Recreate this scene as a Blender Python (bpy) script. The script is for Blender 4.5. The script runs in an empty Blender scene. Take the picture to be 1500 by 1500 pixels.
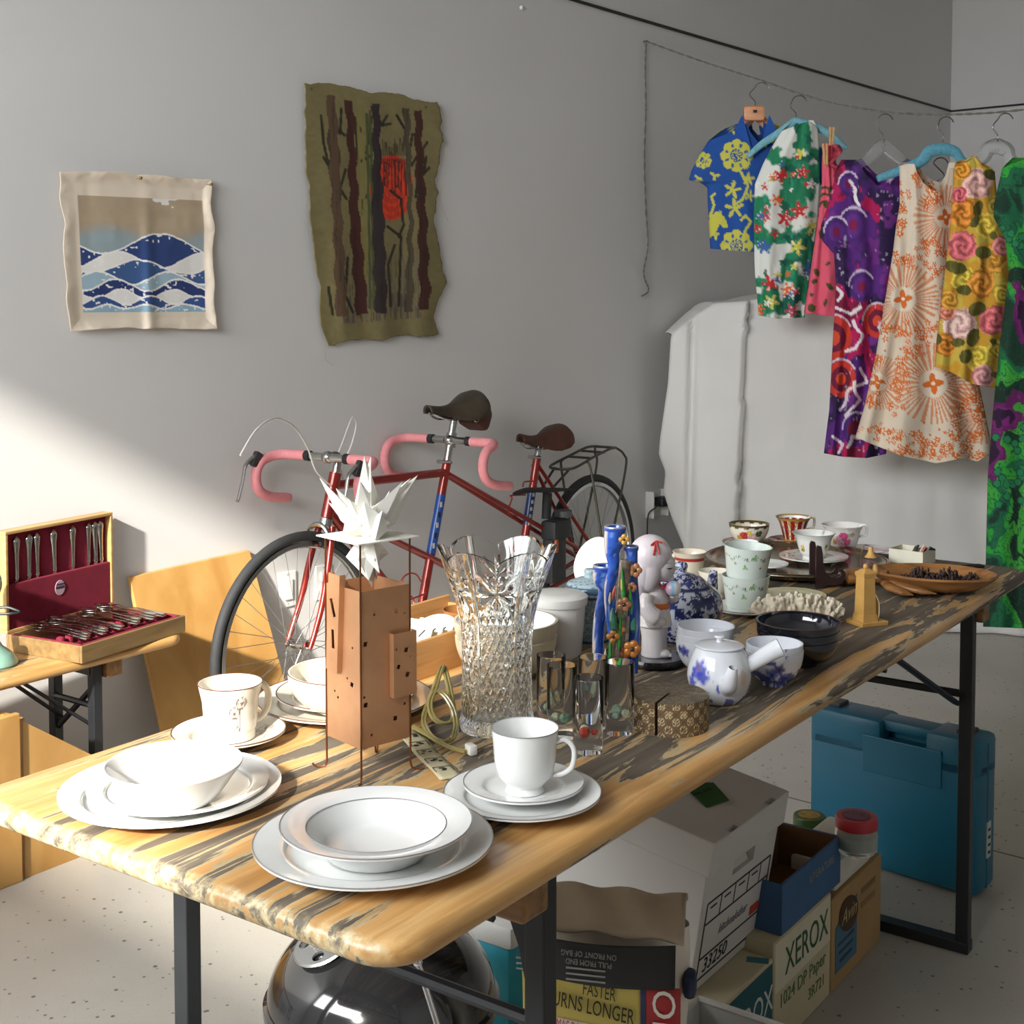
import bpy, bmesh, math, random
import numpy as np
from mathutils import Vector, Matrix

S = bpy.context.scene
COL = S.collection
PI = math.pi
random.seed(7)
RNG = np.random.default_rng(7)

# ------------------------------------------------------------------ camera
FPX, PPX, PPY, CAMH, PITCH = 1950.0, 750.0, 545.0, 1.376, math.radians(2.8)
cam_d = bpy.data.cameras.new('camera'); cam = bpy.data.objects.new('camera', cam_d); COL.objects.link(cam)
cam.location = (0, 0, CAMH); cam.rotation_euler = (PI/2 - PITCH, 0, 0)
cam_d.sensor_fit = 'HORIZONTAL'; cam_d.sensor_width = 36; cam_d.lens = 36*FPX/1500
cam_d.shift_x = 0; cam_d.shift_y = (PPY-750)/1500; cam_d.clip_start = .05
S.camera = cam

# ------------------------------------------------------------------ room axes (left wall direction, its normal into the room)
WD = Vector((.638, .770, 0)).normalized(); WN = Vector((WD.y, -WD.x, 0)); W0 = Vector((-.718, 4.35, 0))
def room(t, n, z=0): return W0 + WD*t + WN*n + Vector((0, 0, z))
WANG = math.atan2(WD.y, WD.x)
TW = 5.54          # corner with the far wall
TB = -4.2          # wall behind the camera
NS = 6.2           # opposite side wall
CEIL = 4.3
DOOR_N = (.12, 3.0); DOOR_H = 3.0; SILL = 1.72          # large upper window in the wall behind the camera

# ------------------------------------------------------------------ light
world = bpy.data.worlds.new('sky'); S.world = world; world.use_nodes = True
wn = world.node_tree.nodes; wn.clear()
wo = wn.new('ShaderNodeOutputWorld'); wb = wn.new('ShaderNodeBackground')
wb.inputs[0].default_value = (.93, .955, .98, 1); wb.inputs[1].default_value = 17.0
world.node_tree.links.new(wb.outputs[0], wo.inputs[0])

sun_d = bpy.data.lights.new('sun_offscreen', 'SUN'); sun = bpy.data.objects.new('sun_offscreen', sun_d); COL.objects.link(sun)
SAZ, SEL = math.radians(70), math.radians(28)
sdir = Vector((math.cos(SAZ)*math.cos(SEL), math.sin(SAZ)*math.cos(SEL), -math.sin(SEL)))
sun.rotation_euler = sdir.to_track_quat('-Z', 'Y').to_euler()
sun_d.energy = 9.5; sun_d.angle = math.radians(2.2); sun_d.color = (1, .94, .84)

# daylight entering by the open upper window behind the camera (portal guides the sky light, gives none itself)
pd = bpy.data.lights.new('window_portal_offscreen', 'AREA'); po = bpy.data.objects.new('window_portal_offscreen', pd); COL.objects.link(po)
pd.shape = 'RECTANGLE'; pd.size = DOOR_N[1]-DOOR_N[0]; pd.size_y = DOOR_H-SILL; pd.cycles.is_portal = True
po.location = room(TB, sum(DOOR_N)/2, (DOOR_H+SILL)/2); po.rotation_euler = WD.to_track_quat('-Z', 'Y').to_euler()

vs = S.view_settings
vs.view_transform = 'Standard'; vs.look = 'None'; vs.gamma = 1; vs.use_curve_mapping = False
vs.exposure = 0.22
S.cycles.use_denoising = True
S.cycles.max_bounces = 40; S.cycles.diffuse_bounces = 8; S.cycles.transmission_bounces = 40; S.cycles.glossy_bounces = 6

# ------------------------------------------------------------------ pixel -> world
def ray(px, py):
    cx, cy = (px-PPX)/FPX, -(py-PPY)/FPX
    c, s = math.cos(PITCH), math.sin(PITCH)
    return Vector((cx, c + cy*s, -s + cy*c))
def at_h(px, py, h):
    d = ray(px, py); return Vector((0, 0, CAMH)) + d*((h-CAMH)/d.z)
def at_y(px, py, Y):
    d = ray(px, py); return Vector((0, 0, CAMH)) + d*(Y/d.y)
def at_plane(px, py, p0, n):
    d = ray(px, py); o = Vector((0, 0, CAMH)); return o + d*((p0-o).dot(n)/d.dot(n))
def on_wall(px, py, off=0): return at_plane(px, py, W0 + WN*off, WN)
TT = .78                                   # table top height
def on_t(px, py, dz=0): return at_h(px, py, TT+dz)

# ------------------------------------------------------------------ colour and materials
def lin(c):
    if isinstance(c, str):
        c = c.lstrip('#'); c = [int(c[i:i+2], 16)/255 for i in (0, 2, 4)]
    return tuple(x/12.92 if x <= .04045 else ((x+.055)/1.055)**2.4 for x in c[:3])
_MATS = {}
def new_mat(name):
    m = bpy.data.materials.new(name); m.use_nodes = True
    return m, m.node_tree.nodes, m.node_tree.links, m.node_tree.nodes['Principled BSDF']
def M(color, rough=.5, metal=0, var=.06, scale=30, bump=0, bscale=200, trans=0, ior=1.5, coat=0, sheen=0, sss=0, key=None):
    k = (color, rough, metal, var, scale, bump, bscale, trans, ior, coat, sheen, sss)
    if k in _MATS: return _MATS[k]
    m, N, L, b = new_mat(key or 'mat_'+str(color).strip('#'))
    b.inputs['Roughness'].default_value = rough; b.inputs['Metallic'].default_value = metal; b.inputs['IOR'].default_value = ior
    b.inputs['Transmission Weight'].default_value = trans; b.inputs['Coat Weight'].default_value = coat
    b.inputs['Sheen Weight'].default_value = sheen
    if sss: b.inputs['Subsurface Weight'].default_value = sss; b.inputs['Subsurface Scale'].default_value = .004
    c = lin(color); tc = N.new('ShaderNodeTexCoord')
    if var:
        n = N.new('ShaderNodeTexNoise'); n.inputs['Scale'].default_value = scale; n.inputs['Detail'].default_value = 4
        r = N.new('ShaderNodeValToRGB'); r.color_ramp.elements[0].position = .3; r.color_ramp.elements[1].position = .7
        r.color_ramp.elements[0].color = (*[x*(1-var) for x in c], 1); r.color_ramp.elements[1].color = (*[min(1, x*(1+var)) for x in c], 1)
        L.new(tc.outputs['Object'], n.inputs['Vector']); L.new(n.outputs['Fac'], r.inputs['Fac']); L.new(r.outputs['Color'], b.inputs['Base Color'])
    else: b.inputs['Base Color'].default_value = (*c, 1)
    if bump:
        n2 = N.new('ShaderNodeTexNoise'); n2.inputs['Scale'].default_value = bscale; n2.inputs['Detail'].default_value = 3
        bp = N.new('ShaderNodeBump'); bp.inputs['Strength'].default_value = bump; bp.inputs['Distance'].default_value = .002
        L.new(tc.outputs['Object'], n2.inputs['Vector']); L.new(n2.outputs['Fac'], bp.inputs['Height']); L.new(bp.outputs['Normal'], b.inputs['Normal'])
    _MATS[k] = m; return m
def VC(rough=.5, metal=0, coat=0, bump=0, bscale=900, sheen=0, key='printed'):
    k = ('vc', rough, metal, coat, bump, bscale, sheen)
    if k in _MATS: return _MATS[k]
    m, N, L, b = new_mat(key); a = N.new('ShaderNodeVertexColor'); a.layer_name = 'Col'
    L.new(a.outputs['Color'], b.inputs['Base Color']); b.inputs['Roughness'].default_value = rough
    b.inputs['Metallic'].default_value = metal; b.inputs['Coat Weight'].default_value = coat; b.inputs['Sheen Weight'].default_value = sheen
    if bump:
        tc = N.new('ShaderNodeTexCoord'); n2 = N.new('ShaderNodeTexNoise'); n2.inputs['Scale'].default_value = bscale
        bp = N.new('ShaderNodeBump'); bp.inputs['Strength'].default_value = bump; bp.inputs['Distance'].default_value = .001
        L.new(tc.outputs['Object'], n2.inputs['Vector']); L.new(n2.outputs['Fac'], bp.inputs['Height']); L.new(bp.outputs['Normal'], b.inputs['Normal'])
    _MATS[k] = m; return m
def wood(c0, c1, scale=6, stretch=(1, 12, 12), rough=.45, key='wood', bump=.15):
    k = ('wood', c0, c1, scale, stretch, rough)
    if k in _MATS: return _MATS[k]
    m, N, L, b = new_mat(key); tc = N.new('ShaderNodeTexCoord'); mp = N.new('ShaderNodeMapping'); mp.inputs['Scale'].default_value = stretch
    n = N.new('ShaderNodeTexNoise'); n.inputs['Scale'].default_value = scale; n.inputs['Detail'].default_value = 6; n.inputs['Distortion'].default_value = .6
    r = N.new('ShaderNodeValToRGB'); r.color_ramp.elements[0].position = .3; r.color_ramp.elements[1].position = .72
    r.color_ramp.elements[0].color = (*lin(c0), 1); r.color_ramp.elements[1].color = (*lin(c1), 1)
    bp = N.new('ShaderNodeBump'); bp.inputs['Strength'].default_value = bump; bp.inputs['Distance'].default_value = .002
    L.new(tc.outputs['Object'], mp.inputs['Vector']); L.new(mp.outputs['Vector'], n.inputs['Vector']); L.new(n.outputs['Fac'], r.inputs['Fac'])
    L.new(r.outputs['Color'], b.inputs['Base Color']); L.new(n.outputs['Fac'], bp.inputs['Height']); L.new(bp.outputs['Normal'], b.inputs['Normal'])
    b.inputs['Roughness'].default_value = rough; _MATS[k] = m; return m

# ------------------------------------------------------------------ mesh building
class G:
    def __init__(s): s.v = []; s.f = []
    def add(s, v, f):
        o = len(s.v); s.v += [tuple(x) for x in v]; s.f += [tuple(i+o for i in q) for q in f]; return s
    def box(s, c, size, R=None, bev=0):
        x, y, z = [a/2 for a in size]
        if bev:
            bm = bmesh.new(); bmesh.ops.create_cube(bm, size=1)
            for q in bm.verts: q.co = Vector((q.co.x*size[0], q.co.y*size[1], q.co.z*size[2]))
            bmesh.ops.bevel(bm, geom=list(bm.edges), offset=bev, segments=2, affect='EDGES', profile=.5)
            v = [q.co.copy() for q in bm.verts]; bm.verts.index_update(); f = [tuple(w.index for w in q.verts) for q in bm.faces]; bm.free()
        else:
            v = [Vector(p) for p in ((-x,-y,-z),(x,-y,-z),(x,y,-z),(-x,y,-z),(-x,-y,z),(x,-y,z),(x,y,z),(-x,y,z))]
            f = [(3,2,1,0),(4,5,6,7),(0,1,5,4),(1,2,6,5),(2,3,7,6),(3,0,4,7)]
        c = Vector(c); v = [(R @ p if R else p) + c for p in v]
        return s.add(v, f)
    def tube(s, pts, r, seg=8, closed=False, cap=True, flat=None):
        P = [Vector(p) for p in pts]; n = len(P); rs = r if hasattr(r, '__len__') else [r]*n
        T = []
        for i in range(n):
            a = P[(i-1) % n] if (closed or i > 0) else P[0]; b = P[(i+1) % n] if (closed or i < n-1) else P[-1]
            d = b-a; T.append(d.normalized() if d.length > 1e-9 else Vector((0, 0, 1)))
        up = Vector((0, 0, 1)) if abs(T[0].z) < .9 else Vector((1, 0, 0))
        nr = (up - T[0]*up.dot(T[0])).normalized(); v = []; fl = flat or 1
        for i in range(n):
            nr = nr - T[i]*nr.dot(T[i]); nr = nr.normalized() if nr.length > 1e-6 else Vector((1, 0, 0)); bn = T[i].cross(nr)
            for k in range(seg):
                a = 2*PI*k/seg; v.append(P[i] + (nr*math.cos(a)*fl + bn*math.sin(a))*rs[i])
        f = []
        for i in range(n if closed else n-1):
            j = (i+1) % n
            for k in range(seg):
                l = (k+1) % seg; f.append((i*seg+k, i*seg+l, j*seg+l, j*seg+k))
        if cap and not closed:
            f.append(tuple(range(seg-1, -1, -1))); f.append(tuple((n-1)*seg+k for k in range(seg)))
        return s.add(v, f)
    def cyl(s, a, b, r, r2=None, seg=16): return s.tube([a, b], [r, r if r2 is None else r2], seg)
    def lathe(s, prof, seg=48, c=(0, 0, 0), a0=0, a1=2*PI, fn=None):
        full = abs(a1-a0-2*PI) < 1e-6; m = seg if full else seg+1; v = []; f = []
        for (r, z) in prof:
            for k in range(m):
                a = a0+(a1-a0)*k/seg; rr = r*(fn(a, z) if fn else 1)
                v.append((c[0]+rr*math.cos(a), c[1]+rr*math.sin(a), c[2]+z))
        n = len(prof)
        for i in range(n-1):
            for k in range(seg):
                l = (k+1) % m; f.append((i*m+k, i*m+l, (i+1)*m+l, (i+1)*m+k))
        return s.add(v, f)
    def ball(s, c, r, seg=16, rings=10, R=None):
        r = r if hasattr(r, '__len__') else (r, r, r); v = []; f = []; c = Vector(c)
        for i in range(rings+1):
            th = PI*i/rings
            for k in range(seg):
                a = 2*PI*k/seg; p = Vector((r[0]*math.sin(th)*math.cos(a), r[1]*math.sin(th)*math.sin(a), r[2]*math.cos(th)))
                v.append((R @ p if R else p)+c)
        for i in range(rings):
            for k in range(seg):
                l = (k+1) % seg; f.append((i*seg+k, (i+1)*seg+k, (i+1)*seg+l, i*seg+l))
        return s.add(v, f)
    def prism(s, poly, a, b, mp=lambda x, y, z: (x, y, z)):
        n = len(poly); v = [mp(x, y, a) for x, y in poly]+[mp(x, y, b) for x, y in poly]
        f = [tuple(range(n-1, -1, -1)), tuple(range(n, 2*n))]+[(i, (i+1) % n, n+(i+1) % n, n+i) for i in range(n)]
        return s.add(v, f)
    def grid(s, fn, nu, nv, cu=False):
        v = [fn(i/(nu if cu else nu-1), j/(nv-1)) for j in range(nv) for i in range(nu)]; f = []
        for j in range(nv-1):
            for i in range(nu if cu else nu-1):
                k = (i+1) % nu; f.append((j*nu+i, j*nu+k, (j+1)*nu+k, (j+1)*nu+i))
        return s.add(v, f)
    def xf(s, m): s.v = [tuple(m @ Vector(p)) for p in s.v]; return s
    def obj(s, name, mat, parent=None, smooth=True, ang=40, solid=0):
        me = bpy.data.meshes.new(name); me.from_pydata(s.v, [], s.f); me.update()
        bm = bmesh.new(); bm.from_mesh(me); bmesh.ops.remove_doubles(bm, verts=bm.verts, dist=1e-6)
        bmesh.ops.recalc_face_normals(bm, faces=bm.faces); bm.to_mesh(me); bm.free()
        return fin(name, me, mat, parent, smooth, ang, solid)
def fin(name, me, mat, parent=None, smooth=True, ang=40, solid=0):
    me.materials.append(mat)
    if smooth:
        me.shade_smooth()
        if ang < 180: me.set_sharp_from_angle(angle=math.radians(ang))
    o = bpy.data.objects.new(name, me); COL.objects.link(o)
    if parent: o.parent = parent
    if solid:
        md = o.modifiers.new('thickness', 'SOLIDIFY'); md.thickness = solid; md.offset = 0
    return o
def raw(name, V, F, mat, parent=None, smooth=True, ang=180, solid=0):
    """numpy grid meshes: no clean-up, vertex order kept for painting"""
    me = bpy.data.meshes.new(name); me.from_pydata([tuple(p) for p in V], [], F); me.update()
    return fin(name, me, mat, parent, smooth, ang, solid)
def paint(o, rgb):
    me = o.data; a = me.color_attributes.new('Col', 'FLOAT_COLOR', 'POINT')
    c = np.ones((len(me.vertices), 4), np.float32); c[:, :3] = np.clip(rgb, 0, 1); a.data.foreach_set('color', c.ravel())
def coords(o):
    a = np.empty(len(o.data.vertices)*3, np.float32); o.data.vertices.foreach_get('co', a); return a.reshape(-1, 3)
def mat_of(loc=(0, 0, 0), rz=0): return Matrix.Translation(loc) @ Matrix.Rotation(rz, 4, 'Z')
def tag(o, label, cat, group=None, kind=None):
    o['label'] = label; o['category'] = cat
    if group: o['group'] = group
    if kind: o['kind'] = kind
    return o
def thing(name, label, cat, loc=(0, 0, 0), rz=0, group=None):
    o = bpy.data.objects.new(name, None); COL.objects.link(o); o.empty_display_size = .05
    o.location = loc; o.rotation_euler = (0, 0, rz); return tag(o, label, cat, group)
def place(o, loc, rz=0): o.location = loc; o.rotation_euler = (0, 0, rz); return o
def struct(o): o['kind'] = 'structure'; return o
def dup(o, loc=None, rz=None, label=None):
    c = o.copy(); COL.objects.link(c)
    for ch in list(o.children):
        k = ch.copy(); COL.objects.link(k); k.parent = c
        for g in list(ch.children):
            h = g.copy(); COL.objects.link(h); h.parent = k
    if loc is not None: c.location = loc
    if rz is not None: c.rotation_euler = (0, 0, rz)
    if label: c['label'] = label
    return c
def cut(o, g):
    """cut real openings: boolean difference of o with the closed shapes in g"""
    me = bpy.data.meshes.new('cutter'); me.from_pydata(g.v, [], g.f); me.update(); c = bpy.data.objects.new('cutter', me); COL.objects.link(c)
    c.parent = o.parent
    md = o.modifiers.new('cut', 'BOOLEAN'); md.operation = 'DIFFERENCE'; md.solver = 'EXACT'; md.use_self = True; md.object = c
    bpy.context.view_layer.update(); new = bpy.data.meshes.new_from_object(o.evaluated_get(bpy.context.evaluated_depsgraph_get()))
    o.modifiers.remove(md); old = o.data; new.name = old.name; o.data = new; bpy.data.objects.remove(c); bpy.data.meshes.remove(me); bpy.data.meshes.remove(old)
    return o
def spline(P, n=8, closed=False):
    P = [Vector(p) for p in P]; m = len(P); out = []
    for i in range(m if closed else m-1):
        a, b, c, d = (P[(i-1) % m], P[i], P[(i+1) % m], P[(i+2) % m]) if closed else (P[max(i-1, 0)], P[i], P[i+1], P[min(i+2, m-1)])
        for k in range(n):
            t = k/n; out.append(.5*((2*b)+(c-a)*t+(2*a-5*b+4*c-d)*t*t+(3*b-a-3*c+d)*t**3))
    if not closed: out.append(P[-1])
    return out
def arc(c, r, a0, a1, n, ax=(1, 0, 0), ay=(0, 0, 1)):
    c, ax, ay = Vector(c), Vector(ax), Vector(ay)
    return [c+ax*(r*math.cos(a0+(a1-a0)*i/n))+ay*(r*math.sin(a0+(a1-a0)*i/n)) for i in range(n+1)]
def text(name, s, size, mat, parent, M4, align='CENTER', shear=0, sx=1, ext=.0003, font_scale=1):
    cu = bpy.data.curves.new(name, 'FONT'); cu.body = s; cu.size = size; cu.align_x = align; cu.align_y = 'CENTER'; cu.shear = shear
    cu.extrude = ext; cu.resolution_u = 3
    t = bpy.data.objects.new(name, cu); COL.objects.link(t)
    bpy.context.view_layer.update()
    me = bpy.data.meshes.new_from_object(t.evaluated_get(bpy.context.evaluated_depsgraph_get()))
    bpy.data.objects.remove(t); me.transform(Matrix.Diagonal((sx, 1, 1, 1))); me.transform(M4); me.name = name
    me.materials.clear(); me.materials.append(mat)
    o = bpy.data.objects.new(name, me); COL.objects.link(o)
    if parent: o.parent = parent
    return o
def frame(o, x, y):
    """matrix with origin o, x axis x, y axis y (for text and flat marks)"""
    x = Vector(x).normalized(); z = x.cross(Vector(y)).normalized(); y = z.cross(x)
    m = Matrix((x, y, z)).transposed().to_4x4(); m.translation = o; return m

# numpy noise
def _h(ix, iy, s):
    n = (ix*374761393+iy*668265263+s*1442695041).astype(np.int64) & 0x7fffffff
    n = ((n ^ (n >> 13))*1274126177) & 0x7fffffff
    return ((n ^ (n >> 16)) & 0xffff)/65535.0
def vnoise(x, y, s=0):
    x = np.asarray(x, float); y = np.asarray(y, float)
    ix = np.floor(x).astype(np.int64); iy = np.floor(y).astype(np.int64); fx = x-ix; fy = y-iy
    fx = fx*fx*(3-2*fx); fy = fy*fy*(3-2*fy)
    a, b, c, d = _h(ix, iy, s), _h(ix+1, iy, s), _h(ix, iy+1, s), _h(ix+1, iy+1, s)
    return (a*(1-fx)+b*fx)*(1-fy)+(c*(1-fx)+d*fx)*fy
def fbm(x, y, s=0, o=4):
    t = 0; a = .5; w = 0
    for k in range(o): t = t+a*vnoise(x*2**k, y*2**k, s+k*17); w += a; a *= .5
    return t/w
def mixc(c, col, m):
    m = np.clip(m, 0, 1)[:, None]; return c*(1-m)+np.array(lin(col) if isinstance(col, str) else col)[None]*m
def base(n, col): return np.tile(np.array(lin(col)), (n, 1))
def ss(e0, e1, x): t = np.clip((x-e0)/(e1-e0), 0, 1); return t*t*(3-2*t)
def inpoly(x, y, P):
    r = np.zeros(len(x), bool); n = len(P)
    for i in range(n):
        x1, y1 = P[i]; x2, y2 = P[(i+1) % n]
        if y1 == y2: continue
        c = ((y1 > y) != (y2 > y)) & (x < (x2-x1)*(y-y1)/(y2-y1)+x1); r ^= c
    return r
def segd(x, y, P):
    d = np.full(len(x), 1e9)
    for (x1, y1), (x2, y2) in zip(P[:-1], P[1:]):
        L2 = (x2-x1)**2+(y2-y1)**2+1e-12; t = np.clip(((x-x1)*(x2-x1)+(y-y1)*(y2-y1))/L2, 0, 1)
        d = np.minimum(d, np.hypot(x-x1-t*(x2-x1), y-y1-t*(y2-y1)))
    return d
# ================================================================== STRUCTURE
def wall_mat():
    m, N, L, b = new_mat('painted_wall'); tc = N.new('ShaderNodeTexCoord')
    n = N.new('ShaderNodeTexNoise'); n.inputs['Scale'].default_value = .8; n.inputs['Detail'].default_value = 5
    r = N.new('ShaderNodeValToRGB'); r.color_ramp.elements[0].color = (*lin('#c9c8c6'), 1); r.color_ramp.elements[1].color = (*lin('#d6d5d4'), 1)
    n2 = N.new('ShaderNodeTexNoise'); n2.inputs['Scale'].default_value = 120; bp = N.new('ShaderNodeBump'); bp.inputs['Strength'].default_value = .08; bp.inputs['Distance'].default_value = .002
    L.new(tc.outputs['Object'], n.inputs['Vector']); L.new(n.outputs['Fac'], r.inputs['Fac']); L.new(r.outputs['Color'], b.inputs['Base Color'])
    L.new(tc.outputs['Object'], n2.inputs['Vector']); L.new(n2.outputs['Fac'], bp.inputs['Height']); L.new(bp.outputs['Normal'], b.inputs['Normal'])
    b.inputs['Roughness'].default_value = .6; return m
def floor_mat():
    m, N, L, b = new_mat('polished_concrete'); tc = N.new('ShaderNodeTexCoord')
    def noise(sc, d=4):
        n = N.new('ShaderNodeTexNoise'); n.inputs['Scale'].default_value = sc; n.inputs['Detail'].default_value = d; L.new(tc.outputs['Object'], n.inputs['Vector']); return n
    def ramp(src, a, ca, c, cb):
        r = N.new('ShaderNodeValToRGB'); r.color_ramp.elements[0].position = a; r.color_ramp.elements[1].position = c
        r.color_ramp.elements[0].color = ca; r.color_ramp.elements[1].color = cb; L.new(src, r.inputs['Fac']); return r
    base_r = ramp(noise(2.2).outputs['Fac'], .3, (*lin('#a29e96'), 1), .7, (*lin('#b0aca3'), 1))
    v = N.new('ShaderNodeTexVoronoi'); v.inputs['Scale'].default_value = 48; v.inputs['Randomness'].default_value = 1; L.new(tc.outputs['Object'], v.inputs['Vector'])
    sel = N.new('ShaderNodeTexVoronoi'); sel.inputs['Scale'].default_value = 48; L.new(tc.outputs['Object'], sel.inputs['Vector'])
    gt = N.new('ShaderNodeMath'); gt.operation = 'GREATER_THAN'; gt.inputs[1].default_value = .55; sep = N.new('ShaderNodeSeparateColor'); L.new(sel.outputs['Color'], sep.inputs[0]); L.new(sep.outputs[0], gt.inputs[0])
    vs_ = N.new('ShaderNodeMath'); vs_.operation = 'MULTIPLY_ADD'; vs_.inputs[1].default_value = .16; L.new(sep.outputs[1], vs_.inputs[0]); L.new(v.outputs['Distance'], vs_.inputs[2])
    sp = ramp(vs_.outputs[0], .17, (1, 1, 1, 1), .27, (0, 0, 0, 1))
    mul = N.new('ShaderNodeMath'); mul.operation = 'MULTIPLY'; L.new(sp.outputs['Color'], mul.inputs[0]); L.new(gt.outputs[0], mul.inputs[1])
    mx = N.new('ShaderNodeMix'); mx.data_type = 'RGBA'; L.new(mul.outputs[0], mx.inputs[0]); L.new(base_r.outputs['Color'], mx.inputs[6]); mx.inputs[7].default_value = (*lin('#5f5b54'), 1)
    v2 = N.new('ShaderNodeTexVoronoi'); v2.inputs['Scale'].default_value = 160; L.new(tc.outputs['Object'], v2.inputs['Vector'])
    sp2 = ramp(v2.outputs['Distance'], .12, (.5, .5, .5, 1), .2, (0, 0, 0, 1))
    mx2 = N.new('ShaderNodeMix'); mx2.data_type = 'RGBA'; L.new(sp2.outputs['Color'], mx2.inputs[0]); L.new(mx.outputs[2], mx2.inputs[6]); mx2.inputs[7].default_value = (*lin('#837e75'), 1)
    # saw-cut control joints, a grid in the slab
    def joint(axis, off, period):
        s = N.new('ShaderNodeSeparateXYZ'); L.new(tc.outputs['Object'], s.inputs[0]); a = N.new('ShaderNodeMath'); a.operation = 'ADD'; a.inputs[1].default_value = off; L.new(s.outputs[axis], a.inputs[0])
        p = N.new('ShaderNodeMath'); p.operation = 'PINGPONG'; p.inputs[1].default_value = period/2; L.new(a.outputs[0], p.inputs[0])
        q = N.new('ShaderNodeMath'); q.operation = 'LESS_THAN'; q.inputs[1].default_value = .004; L.new(p.outputs[0], q.inputs[0]); return q
    j1 = joint(0, JOFF, 3.6)
    mx3 = N.new('ShaderNodeMix'); mx3.data_type = 'RGBA'; L.new(j1.outputs[0], mx3.inputs[0]); L.new(mx2.outputs[2], mx3.inputs[6]); mx3.inputs[7].default_value = (*lin('#4c4a46'), 1)
    L.new(mx3.outputs[2], b.inputs['Base Color']); b.inputs['Roughness'].default_value = .42
    return m
WM = wall_mat()
jp = at_h(1490, 1255, 0); JOFF = -((jp-W0).dot(WD))
def quadwall(name, pts, thick, nrm):
    g = G(); P = [Vector(p) for p in pts]; n = len(P); q = [p + Vector(nrm)*thick for p in P]
    g.add(P+q, [tuple(range(n)), tuple(range(2*n-1, n-1, -1))]+[(i, (i+1) % n, n+(i+1) % n, n+i) for i in range(n)])
    return struct(g.obj(name, WM, smooth=False))
# floor in room axes so the slab joints run with the walls
fl = G().box(((TW+TB)/2, -NS/2, -.05), (TW-TB+.6, NS+.6, .1)).obj('floor', floor_mat(), smooth=False); struct(fl)
fl.location = W0; fl.rotation_euler = (0, 0, WANG)
quadwall('wall_left', [room(TB, 0), room(TW, 0), room(TW, 0, CEIL), room(TB, 0, CEIL)], .15, -WN)
quadwall('wall_far', [room(TW, 0), room(TW, NS), room(TW, NS, CEIL), room(TW, 0, CEIL)], .15, WD)
quadwall('wall_side', [room(TB, NS), room(TW, NS), room(TW, NS, CEIL), room(TB, NS, CEIL)], .15, WN)
a, b_ = DOOR_N
wb_ = quadwall('wall_back', [room(TB, 0), room(TB, NS), room(TB, NS, SILL), room(TB, 0, SILL)], .15, -WD)
for i, (n0, n1, z0, z1) in enumerate(((0, NS, DOOR_H, CEIL), (0, a, SILL, DOOR_H), (b_, NS, SILL, DOOR_H))):
    quadwall('wall_back_section', [room(TB, n0, z0), room(TB, n1, z0), room(TB, n1, z1), room(TB, n0, z1)], .15, -WD).parent = wb_
cl = G().box(((TW+TB)/2, -NS/2, CEIL+.05), (TW-TB+.6, NS+.6, .1)).obj('ceiling', WM, smooth=False); struct(cl)
cl.location = W0; cl.rotation_euler = (0, 0, WANG)
# outside ground, so the open door does not look out on a void
og = G().box((-14, 0, -.06), (20, 30, .1)).obj('ground_outside', M('#9a968e', .8, var=.1, scale=3), smooth=False); struct(og)
og.location = room(TB, 1.5); og.rotation_euler = (0, 0, WANG); og.location.z = -.01
og.location = room(TB-.15, 1.5) + WD*4 ; og.location.z = -.005
# thin dark cable line running round both walls
hz = 2.63
g = G(); g.tube([room(TB+.2, .006, hz), room(TW-.006, .006, hz)], .007, 8)
o = g.obj('wall_cable', M('#2c2b29', .6)); tag(o, 'thin black cable running high along the long wall', 'cable')
g = G(); g.tube([room(TW-.006, .006, hz), room(TW-.006, NS-.1, hz)], .006, 8)
o = g.obj('wall_cable', M('#2c2b29', .6)); tag(o, 'thin dark cable running high along the far end wall', 'cable')

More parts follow.
